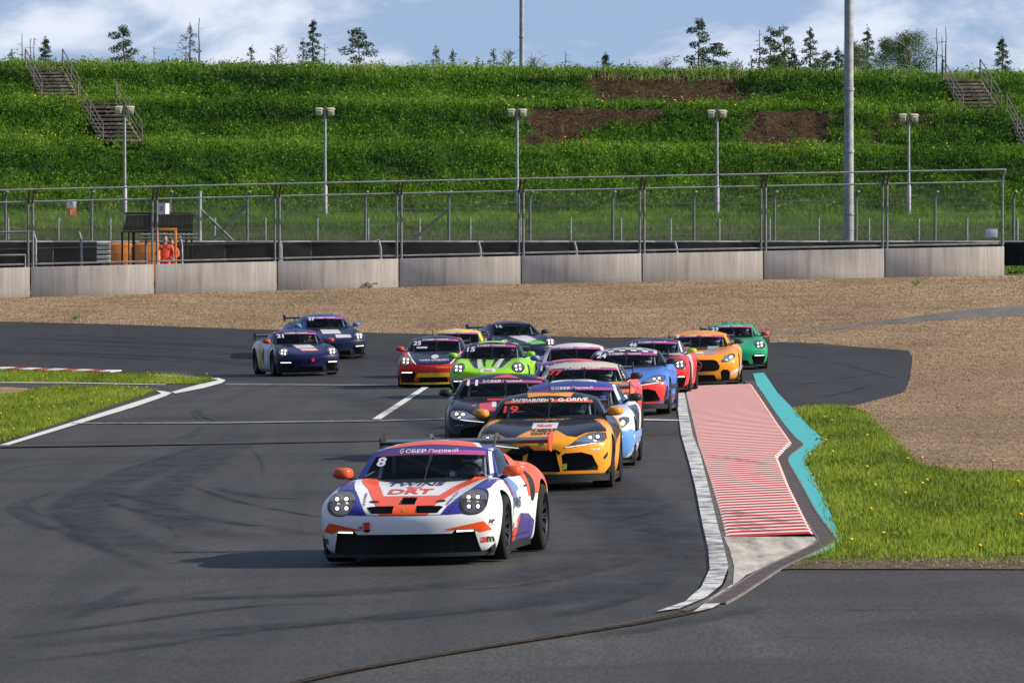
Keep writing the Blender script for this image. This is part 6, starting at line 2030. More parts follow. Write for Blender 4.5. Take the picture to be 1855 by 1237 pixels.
TREES = [
 ('dead', 41, 62, 'bare dead pole of a tree farthest left, above the left stairs rail', 1, 0),
 ('thin', 22, 96, 'tiny sparse spruce left of the first dead pole', 1, 0),
 ('dead', 55, 70, 'thin dead trunk just right of the first dead pole', 1, .01),
 ('dead', 62, 69, 'second of the two thin dead trunks by the left stairs', 1, 0),
 ('spruce', 83, 71, 'small dark narrow conifer between the left stair handrails', .8, 0),
 ('pine', 229, 50, 'leaning clumpy dark pine alone above the left floodlight', .62, -.06),
 ('dead', 279, 85, 'short thin dead pole right of the leaning pine', 1, 0),
 ('thin', 345, 47, 'tall sparse grey spruce beside a taller dead pole', 1.1, 0),
 ('dead', 361, 33, 'tallest dead pole on the left, touching the sparse grey spruce', 1, 0),
 ('thin', 455, 87, 'small faint grey spruce midway between two tall conifers', 1, 0),
 ('bare', 503, 83, 'small bare tree with a rounded twiggy crown', .8, 0),
 ('thin', 549, 76, 'thin grey spruce close left of the dense dark spruce', .7, 0),
 ('spruce', 567, 38, 'dense dark spruce with narrow pointed crown left of centre', .75, 0),
 ('dead', 588, 80, 'short dead trunk close right of the dense dark spruce', 1, 0),
 ('pine', 652, 55, 'wide ragged dark pine with gaps, left of the slim mast', .72, -.03),
 ('thin', 790, 88, 'sparse grey spruce left of a shorter bare one, left of slim mast', .9, 0),
 ('thin', 820, 95, 'slender faint spruce in the pair left of the slim mast', .6, 0),
 ('thin', 865, 111, 'tiny sparse spruce nearest the ground left of the slim mast', .9, 0),
 ('thin', 894, 93, 'grey conical spruce second from the slim mast on its left', 1.1, 0),
 ('bare', 921, 95, 'bare twiggy tree immediately left of the slim mast', .9, 0),
 ('bare', 968, 105, 'low twiggy bush-like tree immediately right of the slim mast', 1, 0),
 ('dead', 1024, 94, 'thin dead stick above the upper bare earth patch, on its left', 1, 0),
 ('spruce', 1097, 100, 'small dark columnar conifer standing alone right of centre', .45, 0),
 ('dead', 1140, 107, 'low dead stick right of the small dark columnar conifer', 1, 0),
 ('bare', 1205, 112, 'low bare twiggy tree left of the tall umbrella pine', 1.1, 0),
 ('pine', 1266, 38, 'tall slim pine with a high small crown', .55, 0),
 ('pine', 1291, 83, 'short umbrella-shaped pine beside the tall slim pine', .95, .02),
 ('bare', 1332, 113, 'low twiggy shrub-like tree right of the umbrella pine', 1, 0),
 ('thin', 1361, 108, 'low thin spruce next to a dead pole left of the main grove', .7, 0),
 ('dead', 1376, 55, 'tall dead pole at the left edge of the main grove', 1, 0),
 ('pine', 1396, 53, 'bushy pine at the left of the main grove', .7, 0),
 ('birch', 1405, 97, 'small pale green birch below the bushy pine', .8, 0),
 ('pine', 1420, 50, 'slim pine with red bark right of the bushy pine', .5, 0),
 ('spruce', 1438, 95, 'short dark spruce in the gap of the grove', .9, 0),
 ('spruce', 1468, 55, 'broad full spruce in the middle of the grove', 1.15, 0),
 ('pine', 1496, 97, 'low dark pine right of the broad full spruce', .9, 0),
 ('spruce', 1518, 90, 'short broad spruce left of the thick mast', 1.1, 0),
 ('birch', 1548, 68, 'green birch half hidden behind the thick mast', .85, 0),
 ('spruce', 1571, 53, 'narrow dark spruce just right of the thick mast', .75, 0),
 ('birch', 1603, 60, 'windswept birch left of the broadest birch', .8, .03),
 ('birch', 1648, 52, 'broadest pale green birch at the right of the grove', 1.25, 0),
 ('dead', 1697, 52, 'tall dead trunk left of the right stairs, first of three', 1, 0),
 ('dead', 1706, 68, 'shortest middle dead trunk above the right stairs rail', 1, 0),
 ('dead', 1713, 50, 'tall twiggy dead trunk, last of the three by the right stairs', 1, 0),
 ('spruce', 1815, 72, 'conical spruce farthest right, above the right stairs', 1.1, 0),
]
for kd, px, yt, lab, wd, ln in TREES: tree(kd, px, yt, lab, wd, ln)
# ================================================================ PEOPLE
def skin_mesh(nodes_, edges, root=0, sub=1):
    bm = bmesh.new()
    sl = bm.verts.layers.skin.verify()
    vs = []
    for p, r in nodes_:
        v = bm.verts.new(p); v[sl].radius = (r, r) if not isinstance(r, tuple) else r; vs.append(v)
    for a, b in edges: bm.edges.new((vs[a], vs[b]))
    vs[root][sl].use_root = True
    me = bm_mesh(bm, 'skeleton')
    return eval_mesh(me, [('SKIN', dict(branch_smoothing=.6, use_smooth_shade=True)), ('SUBSURF', dict(levels=sub, render_levels=sub))], 'body')

def head_bm(bm, c, r, yaw, mi_skin, mi_dark, tilt=0.0):
    """a head with brow, nose, mouth, ears, chin; facing -y before turning"""
    b2 = bmesh.new()
    bmesh.ops.create_uvsphere(b2, u_segments=20, v_segments=16, radius=1)
    for v in b2.verts:
        x, y, z = v.co
        X, Y, Z = x * .76, y * .92, z * 1.12
        if z < -.1: X *= 1 - .32 * (-z - .1); Y *= 1 - .10 * (-z)
        if y < -.5 and -.45 < z < .12 and abs(x) < .20: Y -= .16 * (1 - abs(x) / .20) * (1 - abs(z + .18) / .3 if abs(z + .18) < .3 else 0)
        if y < -.5 and .02 < z < .22 and .15 < abs(x) < .5: Y += .06
        v.co = (X, Y, Z)
    for f in b2.faces: f.material_index = mi_skin; f.smooth = True
    for s in (-1, 1):
        g = bmesh.ops.create_uvsphere(b2, u_segments=8, v_segments=6, radius=.16)
        for v in g['verts']: v.co = Vector((s * .78 + v.co.x * .4, .05 + v.co.y * .8, v.co.z * 1.3))
        g = bmesh.ops.create_uvsphere(b2, u_segments=8, v_segments=6, radius=.085)
        fs = {f for v in g['verts'] for f in v.link_faces}
        for v in g['verts']: v.co = Vector((s * .29 + v.co.x * 1.3, -.80 + v.co.y * .6, .09 + v.co.z * .7))
        for f in fs: f.material_index = mi_dark
    g = bmesh.ops.create_uvsphere(b2, u_segments=8, v_segments=6, radius=.16)
    fs = {f for v in g['verts'] for f in v.link_faces}
    for v in g['verts']: v.co = Vector((v.co.x * 1.4, -.80 + v.co.y * .35, -.50 + v.co.z * .28))
    for f in fs: f.material_index = mi_dark
    M = Matrix.Translation(c) @ Matrix.Rotation(yaw, 4, 'Z') @ Matrix.Rotation(tilt, 4, 'X') @ Matrix.Scale(r, 4)
    bmesh.ops.transform(b2, matrix=M, verts=b2.verts)
    bm_join(bm, b2)

def hand_bm(bm, wrist, d, side, mi, curl=.5):
    """palm, four unequal bent fingers and a thumb, each its own tapering chain rooted in the palm"""
    d = Vector(d).normalized(); up = Vector((0, 0, 1)) if abs(d.z) < .8 else Vector((0, -1, 0))
    s = d.cross(up).normalized() * side; n = s.cross(d).normalized() * side
    b2 = bmesh.new()
    w = Vector(wrist)
    add_tube(b2, [w, w + d * .04, w + d * .085], [.028, .040, .036], 8)
    for k, (o, ln) in enumerate(((-.030, .068), (-.010, .078), (.010, .074), (.029, .058))):
        a = w + d * .07 + s * o; b = a + d * ln * .45 - n * curl * .01; c = b + (d * (1 - curl) - n * curl).normalized() * ln * .33; e = c + (d * (1 - 1.5 * curl) - n * 1.3 * curl).normalized() * ln * .25
        add_tube(b2, [a, b, c, e], [.010, .0092, .0085, .007], 6)
    a = w + d * .025 - s * .03; b = a + (d * .6 - s * .7).normalized() * .035; c = b + (d * .9 - n * .3).normalized() * .03
    add_tube(b2, [a, b, c], [.013, .011, .008], 6)
    for f in b2.faces: f.material_index = mi
    bm_join(bm, b2)

SKINM = mat('skin', (.42, .25, .18), .6); HAIR = mat('dark_hair', (.015, .012, .010), .8); EYES = mat('eye_dark', (.03, .015, .012), .4)
HIVIS = mat('orange_hi_vis_suit', (.85, .055, .02), .8, var=.18, vscale=7); NAVY = mat('navy_cloth', (.02, .022, .03), .85)
SUITW = mat('driver_suit', (.10, .10, .12), .85, var=.3, vscale=6)

def marshal(px, D, label, hscale, yaw, arms, hair=True):
    p = bp(px, 480, D); p.z = gz(p.x, D)
    root = empty('person', p, (0, 0, yaw)); tag(root, label, 'person', 'marshals behind the wall')
    H = 1.78 * hscale; k = H / 1.78
    N_, E_ = [], []
    def nd(x, y, z, r):
        N_.append((Vector((x * k, y * k, z * k)), r * k if not isinstance(r, tuple) else (r[0] * k, r[1] * k))); return len(N_) - 1
    pel = nd(0, 0, .96, (.17, .13)); be = nd(0, 0, 1.12, (.165, .125)); ch = nd(0, .0, 1.32, (.20, .14)); ne = nd(0, -.005, 1.47, (.085, .075)); n2 = nd(0, -.02, 1.55, (.058, .06))
    E_ += [(pel, be), (be, ch), (ch, ne), (ne, n2)]
    wr = []
    for s in (-1, 1):
        hp = nd(s * .10, 0, .90, .105); kn = nd(s * .12, -.02, .50, .075); an = nd(s * .12, .01, .10, .058); to = nd(s * .13, -.16, .05, .05)
        E_ += [(pel, hp), (hp, kn), (kn, an), (an, to)]
        sh = nd(s * .205, 0, 1.42, .088); e = arms['elbow']; w = arms['wrist']
        el = nd(s * e[0], e[1], e[2], .066); wt = nd(s * w[0], w[1], w[2], .048)
        E_ += [(ch, sh), (sh, el), (el, wt)]; wr.append((s, Vector((s * e[0], e[1], e[2])) * k, Vector((s * w[0], w[1], w[2])) * k))
    me = skin_mesh(N_, E_, pel, 2)
    bm = bmesh.new(); bm.from_mesh(me)
    for f in bm.faces:
        c = f.calc_center_median(); f.material_index = 1 if c.z > 1.50 * k and abs(c.x) < .1 else (0 if c.z > .12 else 2)
        f.smooth = True
    for s, e, w in wr: hand_bm(bm, w, w - e, s, 1)
    head_bm(bm, Vector((0, -.03, 1.655)) * k, .118 * k, arms.get('turn', 0), 1, 2)
    bo = bm_mesh(bm, 'body')
    for m in (HIVIS, SKINM, EYES): bo.materials.append(m)
    b = link('body', bo, root)
    # hair and open navy collar
    bm = bmesh.new(); bmesh.ops.create_uvsphere(bm, u_segments=16, v_segments=10, radius=1)
    bmesh.ops.delete(bm, geom=[v for v in bm.verts if v.co.z < -.05 and v.co.y < .35 or v.co.z < -.5 or (v.co.y < -.55 and v.co.z < .45)], context='VERTS')
    for v in bm.verts: v.co = Vector((v.co.x * .84, v.co.y * 1.0 + .03, v.co.z * 1.2 + .02)) * .122 * k + Vector((0, -.03, 1.655)) * k
    link('hair', bm_mesh(bm, 'hair', 60), root, HAIR)
    bm = bmesh.new()
    for s in (-1, 1): add_box(bm, (s * .045 * k, -.135 * k, 1.40 * k), (.035 * k, .03 * k, .16 * k), Matrix.Rotation(s * .35, 3, 'Y'), 0, .005)
    for s in (-1, 1): add_box(bm, (s * .12 * k, -.148 * k, 1.30 * k), (.10 * k, .02 * k, .05 * k), Matrix.Rotation(s * .15, 3, 'Y'), 0, .005)
    link('collar', bm_mesh(bm, 'collar', 30), root, NAVY)
    return root
marshal(299, 250.2, 'dark-haired person in an orange suit standing in the orange frame behind the wall', .98, .12, dict(elbow=(.30, -.02, 1.14), wrist=(.26, -.20, .98), turn=-.25))
marshal(311, 250.9, 'shorter person in an orange suit standing by the right upright of the orange frame', .90, -.25, dict(elbow=(.29, -.10, 1.14), wrist=(.10, -.24, 1.08), turn=.4))

_DRV = {}
def driver(root, tn, helmet, suit, label):
    """helmeted driver strapped into the seat, hands on the wheel"""
    K = kit(tn)
    x, y, z = K['driver_at']; c0 = TYPES[tn]['c0']
    wy, wz = c0[1][1] + .42, .84
    if tn not in _DRV:
        N_ = [((0, .02, .58), (.18, .14)), ((0, .0, .76), (.19, .13)), ((0, -.01, .92), (.12, .10)), ((0, -.03, 1.0), (.06, .06))]
        E_ = [(0, 1), (1, 2), (2, 3)]
        hands = []
        for s in (-1, 1):
            i = len(N_); dy = wy - y
            N_ += [((s * .20, -.02, .86), .08), ((s * .27, dy * .5, .72), .06), ((s * .165, dy + .04, wz), .042)]
            E_ += [(1, i), (i, i + 1), (i + 1, i + 2)]
            hands.append((s, Vector((s * .27, dy * .5, .72)), Vector((s * .165, dy + .04, wz))))
            j = len(N_); N_ += [((s * .12, -.2, .52), .10), ((s * .13, -.5, .56), .08)]; E_ += [(0, j), (j, j + 1)]
        me = skin_mesh([(Vector(p), r) for p, r in N_], E_, 0, 1)
        bm = bmesh.new(); bm.from_mesh(me)
        for s, e, w in hands: hand_bm(bm, w, w - e, s, 0, .8)
        body = bm_mesh(bm, 'body', 60)
        bm = bmesh.new(); bmesh.ops.create_uvsphere(bm, u_segments=22, v_segments=16, radius=1)
        for v in bm.verts:
            q = v.co; q.x *= .128; q.y *= .155; q.z *= .142
            if q.z < -.03: q.y -= .025 * (1 if q.y < 0 else 0); q.z *= .95
        for f in bm.faces:
            c = f.calc_center_median()
            f.material_index = 1 if c.y < -.05 and -.035 < c.z < .045 else 0
        hel = bm_mesh(bm, 'helmet', 60)
        _DRV[tn] = (body, hel)
    body, hel = _DRV[tn]
    off = Vector((x, y - .02, 0))
    R = Matrix.Translation(root.location) @ root.rotation_euler.to_matrix().to_4x4()
    p = empty('person', R @ off, root.rotation_euler); tag(p, label, 'person', 'helmeted drivers in the cars')
    link('body', body, p, paint('suit_%d' % int(suit[0] * 99 + suit[2] * 9), suit, .8) if False else mat('suit_%d_%d' % (int(suit[0] * 99), int(suit[2] * 99)), suit, .85))
    if not len(hel.materials): hel.materials.append(SUITW); hel.materials.append(mat('visor', (.01, .01, .014), .12))
    h = link('helmet', hel, p, loc=(0, -.05, 1.035))
    h.material_slots[0].link = 'OBJECT'; h.material_slots[0].material = mat('helmet_%d_%d' % (int(helmet[0] * 99), int(helmet[2] * 99)), helmet, .25, coat=.6)
    return p
# ================================================================ THE FIELD OF CARS
GRP = 'race cars on the track'
def place(tn, px, py, yaw, label, C, pitch=0.0, **kw):
    x, d = at(px, py)
    r = make_car(tn, 'race_car', (x, d, gz(x, d) + .024), math.radians(yaw), label, GRP, C, roll=-.02, **kw)
    if pitch: r.rotation_euler.x = pitch
    dress(r, tn)
    return r
W_ = (.72, .73, .75); BLU = (.035, .045, .24); ORG = (.80, .088, .014); AMB = (.80, .30, .018); BK = (.007, .007, .009); RED = (.62, .028, .03); NVY = (.010, .013, .050)
INK = (.015, .015, .02); WHT = (.72, .72, .72)

def dress(c, T, seam=INK):
    """shut lines of doors, bonnet and bumper, fuel and kill-switch marks, small sponsor plates"""
    P = TYPES[T]; a0, a1 = P['axles']; r0 = P['rw'][0]
    y0, y1 = a0 + r0 + .30, a1 - P['rw'][1] - .32
    zb = P['side'][4][2][5] - .03
    for side in ('left', 'right'):
        deco(c, T, 'shut_line', [[(y0, .20), (y0 + .009, .20), (y0 + .05, zb), (y0 + .041, zb)], [(y1, .22), (y1 + .009, .22), (y1 + .06, zb), (y1 + .051, zb)], [(y0, .20), (y1, .22), (y1, .229), (y0, .209)]], seam, side, off=.009)
        deco(c, T, 'door_handle', [[(y1 - .22, zb - .13), (y1 - .06, zb - .12), (y1 - .06, zb - .10), (y1 - .22, zb - .11)]], BLK, side, off=.010)
        deco(c, T, 'sponsor_plate', [[(y0 + .12, .30), (y0 + .42, .30), (y0 + .42, .36), (y0 + .12, .36)]], WH2, side, off=.0095)
        deco(c, T, 'side_roundel', [ellipse(y0 - .05, zb - .12, .10, .085, 0, 18)], (.20, .03, .20), side, off=.010)
WH2 = (.62, .62, .64)
# ---- white, orange and blue leader
T = 'coupe'
c = place(T, 731, 1027, -8, 'white orange and blue race car number 8 leading the field', dict(body=W_, roof=BLU, mirror=ORG, wing_end=[(.80, .06, .02), BLK]), number='8', num=(-.505, 1.005, .10, .092))
V = [(.385, .508), (.44, .585), (.53, .68), (.61, .745), (.69, .825), (.80, .82), (.80, .755), (.70, .70), (.62, .60), (.60, .515)]
deco(c, T, 'fender_panel', [V, mir(V)], (.035, .032, .26))
deco(c, T, 'bonnet_stripe', [[(-.25, .50), (-.31, .575), (-.31, .60), (-.30, .605), (-.164, .684), (.164, .684), (.30, .605), (.31, .60), (.31, .575), (.25, .50)],
     [(-.31, .60), (-.495, .752), (-.66, .84), (-.52, .84), (-.375, .755), (-.29, .684), (-.16, .684)], [(.16, .684), (.29, .684), (.375, .755), (.52, .84), (.66, .84), (.495, .752), (.31, .60)]], ORG, off=.0035)
F = [(.40, .35), (.80, .43), (.875, .34), (.77, .318), (.70, .352)]
deco(c, T, 'bumper_flash', [F, mir(F)], ORG)
deco(c, T, 'roof_panel', [[(-.46, 2.17), (0, 2.12), (.46, 2.17), (.43, 3.0), (-.43, 3.0)]], ORG, 'top')
deco(c, T, 'roof_flash', [[(-.52, 2.19), (-.47, 2.18), (-.38, 2.45), (-.46, 2.95), (-.50, 2.9), (-.44, 2.5)], [(.47, 2.18), (.52, 2.19), (.44, 2.5), (.50, 2.9), (.46, 2.95), (.38, 2.45)],
     [(-.12, 2.45), (.12, 2.45), (.10, 2.65), (.03, 2.63), (.02, 2.85), (-.04, 2.85), (-.03, 2.63), (-.10, 2.65)]], W_, 'top', off=.006)
deco(c, T, 'pillar_stripe', [[(.575, 1.15), (.605, 1.155), (.715, .83), (.675, .83)]], W_, off=.004)
deco(c, T, 'rear_fender_panel', [[(2.75, .60), (3.0, .62), (4.5, .66), (4.5, 1.05), (2.6, 1.05), (2.62, .90)]], ORG, 'left')
deco(c, T, 'door_star', [[(1.55, .40), (1.75, .75), (1.70, .86), (2.0, .84), (2.25, .70), (2.0, .66), (2.2, .48), (1.85, .56)]], (.12, .20, .42), 'left')
deco(c, T, 'sill_panel', [[(2.05, .16), (2.3, .44), (2.75, .42), (3.0, .34), (3.0, .14)]], (.06, .05, .22), 'left')
deco(c, T, 'sill_flash', [[(1.5, .14), (2.05, .13), (2.28, .44), (2.05, .36)]], ORG, 'left', off=.005)
deco(c, T, 'side_intake', [ellipse(2.93, .71, .10, .17, -.25, 20)], BLK, 'left', off=.006)
deco_text(c, T, 'TWINS', (1.98, .56), .60, .11, INK, 'left', .03, .2)
deco_text(c, T, 'TWINS', (-.04, .785), .60, .030, (.03, .035, .12), bold=.05, shear=.3)
deco_text(c, T, 'DRT', (-.03, .722), .46, .044, (.62, .07, .05), bold=.035)
deco_text(c, T, 'Nikoshi', (-.02, .756), .16, .018, (.55, .06, .10), bold=.03, shear=.4)
deco_text(c, T, 'ARENA PLAY', (-.455, .655), .135, .024, INK, rot=-1.15)
deco_text(c, T, 'ARENA PLAY', (.455, .655), .135, .024, INK, rot=1.15)
deco_text(c, T, 'a', (.795, .24), .055, .058, (.70, .04, .03), bold=.06)
deco_text(c, T, 'm', (.852, .24), .060, .058, INK, bold=.03)
deco_text(c, T, 'm', (-.855, .24), .060, .058, INK, bold=.03)
deco_text(c, T, 'AP', (.872, .425), .05, .045, INK, bold=.05)
deco_text(c, T, 'ART OF PLAY', (.872, .388), .055, .010, INK)
# crest, seams, strap
deco(c, T, 'crest', [[(-.022, .575), (.022, .575), (.022, .548), (0, .53), (-.022, .548)]], (.35, .20, .02), off=.006)
deco(c, T, 'shut_line', [[(-.47, .503), (.47, .503), (.47, .508), (-.47, .508)], [(.468, .503), (.66, .515), (.66, .519), (.468, .508)], [(-.66, .515), (-.468, .503), (-.468, .508), (-.66, .519)],
     [(.44, .505), (.455, .505), (.60, .725), (.68, .80), (.672, .80), (.59, .728)], [(-.455, .505), (-.44, .505), (-.59, .728), (-.672, .80), (-.68, .80), (-.60, .725)]], INK, off=.0045)
deco(c, T, 'nostril', [[(.28, .625), (.34, .622), (.40, .632), (.39, .645), (.32, .644)], [(-.34, .622), (-.28, .625), (-.32, .644), (-.39, .645), (-.40, .632)]], BLK, off=.004)
deco(c, T, 'tow_arrow', [[(-.49, .405), (-.45, .385), (-.445, .40), (-.425, .39), (-.44, .365), (-.455, .375), (-.458, .37)]], (.60, .03, .02))
def strap(root, T, x, z, col, size=1.0):
    K = kit(T); h = K['plain'].ray_cast(Vector((x, -3, z)), Vector((0, 1, 0)))[0]
    bm = bmesh.new(); add_prism(bm, [(-.035 * size, .05), (.035 * size, .055), (.028 * size, -.02), (-.026 * size, -.025)], h.y - .03, h.y - .018, 'XZ')
    for v in bm.verts: v.co.x += x; v.co.z += z
    link('tow_strap', bm_mesh(bm, 'tow_strap', 30), root, mat('strap_%d' % int(col[0] * 99 + col[1] * 9), col, .7))
strap(c, T, -.385, .385, (.62, .02, .02))
deco(c, T, 'tow_eye', [ellipse(-.385, .355, .035, .022, 0, 16)], BLK, off=.004)
driver(c, T, (.40, .40, .43), (.22, .22, .24), 'driver with silver helmet at the wheel of white car 8')

# ---- amber and black long-bonnet car
T = 'long_coupe'
OSTRIP = mat('strip_orange_red', (.62, .075, .03), .4, coat=.3)
c = place(T, 983, 892, -3, 'amber and black race car number 19 directly behind the leader', aerial=True, C=dict(body=AMB, roof=BK, mirror=AMB), strip=OSTRIP, number='19', num=(-.50, 1.045, .20, .095), num_col=(.70, .04, .02))
Q = [(.0, .85), (.0, .905), (.60, .915), (.74, .865), (.83, .79), (.835, .755), (.70, .762), (.58, .75), (.46, .70), (.34, .715), (.22, .775)]
deco(c, T, 'bonnet_panel', [Q, mir(Q)], BK)
deco(c, T, 'bumper_panel', [[(-.185, .50), (-.255, .465), (-.50, .495), (-.52, .50), (-.40, .565), (-.18, .60), (-.10, .535)], [(.10, .535), (.18, .545), (.255, .50), (.225, .47), (.185, .50)]], BK, off=.003)
deco(c, T, 'sticker', [[(-.165, .805), (.175, .805), (.175, .87), (-.165, .87)]], W_, off=.006)
deco_text(c, T, 'Nikoshi', (0, .838), .20, .035, (.55, .05, .08), bold=.03, shear=.4, off=.009)
deco_text(c, T, 'X-MEDIA', (0, .785), .33, .030, INK, bold=.06, off=.006)
deco_text(c, T, 'DIGITAL', (0, .748), .30, .030, INK, bold=.06, off=.006)
deco_text(c, T, 'MOTORSPORT', (0, .902), .60, .022, (.60, .28, .10), bold=.02, off=.007)
P = TYPES[T]; zst = P['c0'][0][2] + (P['c1'][0][2] - P['c0'][0][2]) * .885
deco_text(c, T, 'ЗАПРАВЛЕНО', (-.22, zst + .004), .58, .042, WHT, bold=.035, shear=.3)
deco_text(c, T, 'G-DRIVE', (.33, zst + .004), .40, .042, WHT, bold=.05, shear=.2)
deco(c, T, 'roof_flash', [[(-.28, 2.22), (.30, 2.22), (.34, 2.5), (.05, 2.34), (-.30, 2.5)]], AMB, 'top')
deco(c, T, 'side_panel', [[(1.3, .40), (1.5, .95), (2.9, 1.0), (3.2, .70), (2.4, .55), (2.0, .30)]], BK, 'left')
deco(c, T, 'emblem', [ellipse(0, .632, .035, .035, 0, 20)], mat('emblem_grey', (.14, .15, .17), .3, metal=.6), off=.005)
deco_text(c, T, 'COMSCHER', (.70, .535), .13, .022, WHT, bold=.03)
deco(c, T, 'corner_vent', [[(.80, .42), (.86, .50), (.86, .44), (.82, .39)]], BLK, off=.004)
strap(c, T, .30, .30, (.55, .70, .03), .8)
driver(c, T, (.10, .10, .11), (.06, .06, .065), 'driver in dark helmet at the wheel of amber car 19')

# ---- black car with pink corners
c = place(T, 915, 834, 0, 'black race car number 11 with red bonnet block, left of the amber car', dict(body=(.006, .006, .012), roof=(.008, .007, .012), mirror=BK), number='11', num=(-.49, 1.14, .17, .085))
deco(c, T, 'roof_corner', [[(-.63, 2.30), (-.50, 2.30), (-.56, 2.55), (-.63, 2.6)], [(.50, 2.30), (.63, 2.30), (.63, 2.6), (.56, 2.55)], [(-.2, 2.2), (.25, 2.2), (.05, 2.42)]], (.60, .06, .10), 'top')
deco(c, T, 'bonnet_block', [[(-.38, .74), (-.13, .73), (-.13, .86), (-.38, .84)], [(-.26, .87), (.1, .87), (.1, .90), (-.26, .90)]], (.62, .03, .05))
deco(c, T, 'bonnet_square', [[(-.19, .79), (-.12, .79), (-.12, .855), (-.19, .855)]], W_, off=.006)
deco(c, T, 'fender_mark', [[(-.50, .80), (-.44, .795), (-.44, .82), (-.50, .82)]], (.55, .03, .05))
deco_text(c, T, 'COMSCHER', (-.70, .525), .14, .022, (.25, .28, .40), bold=.02)
driver(c, T, (.25, .30, .12), (.08, .08, .09), 'driver with green-tinted helmet in black car 11')

# ---- white and light-blue grand tourer
T = 'grand_tourer'
c = place(T, 1031, 852, -2.5, 'white and light-blue race car half hidden right of the amber car', aerial=True, C=dict(body=(.55, .60, .66), roof=(.03, .05, .26), mirror=BK))
deco(c, T, 'roof_panel', [[(-.34, 2.62), (.34, 2.62), (.32, 2.95), (-.32, 2.95)]], W_, 'top')
deco(c, T, 'roof_mark', [[(-.20, 2.70), (.24, 2.70), (.10, 2.82), (-.14, 2.80)]], (.03, .05, .26), 'top', off=.006)
deco(c, T, 'bumper_panel', [[(.30, .30), (.36, .62), (.56, .58), (.70, .52), (.90, .56), (.98, .50), (.97, .28), (.78, .13)], mir([(.30, .30), (.36, .62), (.56, .58), (.70, .52), (.90, .56), (.98, .50), (.97, .28), (.78, .13)])], (.10, .27, .62))
deco(c, T, 'bonnet_panel', [[(-.60, .89), (-.45, .72), (0, .70), (.45, .72), (.60, .89)]], NVY)
deco(c, T, 'side_panel', [[(1.2, .50), (1.6, .86), (3.2, .86), (3.0, .45)]], NVY, 'left')
deco(c, T, 'pillar_stripe', [[(.56, 1.19), (.60, 1.19), (.74, .90), (.69, .90)]], W_)
deco_text(c, T, 'COMSCHER', (.72, .45), .14, .022, WHT, bold=.03)
driver(c, T, (.10, .18, .55), (.30, .32, .38), 'driver with blue helmet in white and light-blue car')

# ---- 77
c = place(T, 1049, 793, -3, 'orange and red race car number 77 with a cream roof', dict(body=(.72, .12, .02), roof=(.55, .50, .42), mirror=BK), number='77', num=(-.49, 1.06, .24, .085), num_col=(.72, .04, .02))
deco(c, T, 'roof_disc', [ellipse(0, 2.85, .30, .18, 0, 24)], ORG, 'top')
deco(c, T, 'bonnet_panel', [[(.10, .88), (.12, .73), (.60, .74), (.82, .80), (.72, .89)]], AMB)
deco(c, T, 'bonnet_vent', [[(.42, .80), (.64, .79), (.62, .83), (.45, .84)]], BLK, off=.006)
deco(c, T, 'pillar_stripe', [[(.57, 1.19), (.62, 1.19), (.78, .90), (.70, .90)]], BK)
deco(c, T, 'side_panel', [[(1.3, .2), (1.3, .85), (3.2, .9), (3.2, .2)]], (.58, .05, .05), 'left')
deco(c, T, 'side_roundel', [ellipse(1.75, .70, .16, .14, 0, 20)], W_, 'left', off=.006)
driver(c, T, (.5, .5, .5), (.2, .2, .2), 'driver with pale helmet in orange car 77')

# ---- 13, behind 77
T = 'mid_coupe'
c = place(T, 1033, 778, -2, 'blue race car number 13 almost hidden behind car 77', dict(body=(.03, .06, .30), roof=(.035, .07, .30), mirror=BK), number='13', num=(-.49, 1.05, .16, .09))
deco(c, T, 'roof_panel', [[(-.42, 2.16), (.42, 2.16), (.30, 2.7), (-.30, 2.7)]], ORG, 'top')

# ---- blue and red, chequered roof
T = 'long_coupe'
def chequer():
    m, nt, N, L, b = nodes('chequered_print')
    tc = N.new('ShaderNodeTexCoord'); ck = N.new('ShaderNodeTexChecker'); ck.inputs['Scale'].default_value = 9
    ck.inputs['Color1'].default_value = (.70, .70, .70, 1); ck.inputs['Color2'].default_value = (.015, .015, .02, 1)
    mp = mapping(N, L, tc.outputs['Object'], (1, 1, .001), loc=(.02, .02, .013)); L.new(mp, ck.inputs['Vector']); L.new(ck.outputs['Color'], b.inputs['Base Color']); b.inputs['Roughness'].default_value = .35; b.inputs['Coat Weight'].default_value = .5
    return m
c = place(T, 1125, 755, -4, 'blue and red race car number 24 with chequered roof and glaring headlamp', dict(body=(.055, .17, .58), roof=BK, mirror=[BK, (.55, .16, .05)]), number='24', num=(-.47, 1.125, .19, .085))
deco(c, T, 'roof_chequer', [[(-.60, 2.2), (.60, 2.2), (.58, 2.95), (-.58, 2.95)]], chequer(), 'top', .03)
R_ = [(-.92, .22), (-.92, .50), (-.60, .60), (-.30, .56), (0, .68), (.30, .56), (.60, .60), (.80, .63), (.87, .58), (.80, .24), (.5, .2), (-.5, .2)]
deco(c, T, 'bumper_panel', [R_], (.66, .035, .03))
deco(c, T, 'bumper_corner', [[(.80, .24), (.87, .55), (.95, .55), (.95, .2)]], NVY, off=.004)
driver(c, T, (.6, .6, .62), (.55, .05, .05), 'driver in red suit and white helmet in car 24')

# ---- white-roofed pink car
T = 'mid_coupe'
c = place(T, 1043, 729, -1, 'pink race car with a white roof behind car 24', dict(body=(.62, .08, .16), roof=(.66, .62, .64), mirror=(.10, .22, .65)))
deco(c, T, 'roof_corner', [[(-.60, 2.2), (-.52, 2.2), (-.52, 2.6), (-.60, 2.6)], [(.52, 2.2), (.60, 2.2), (.60, 2.6), (.52, 2.6)]], (.62, .03, .08), 'top')

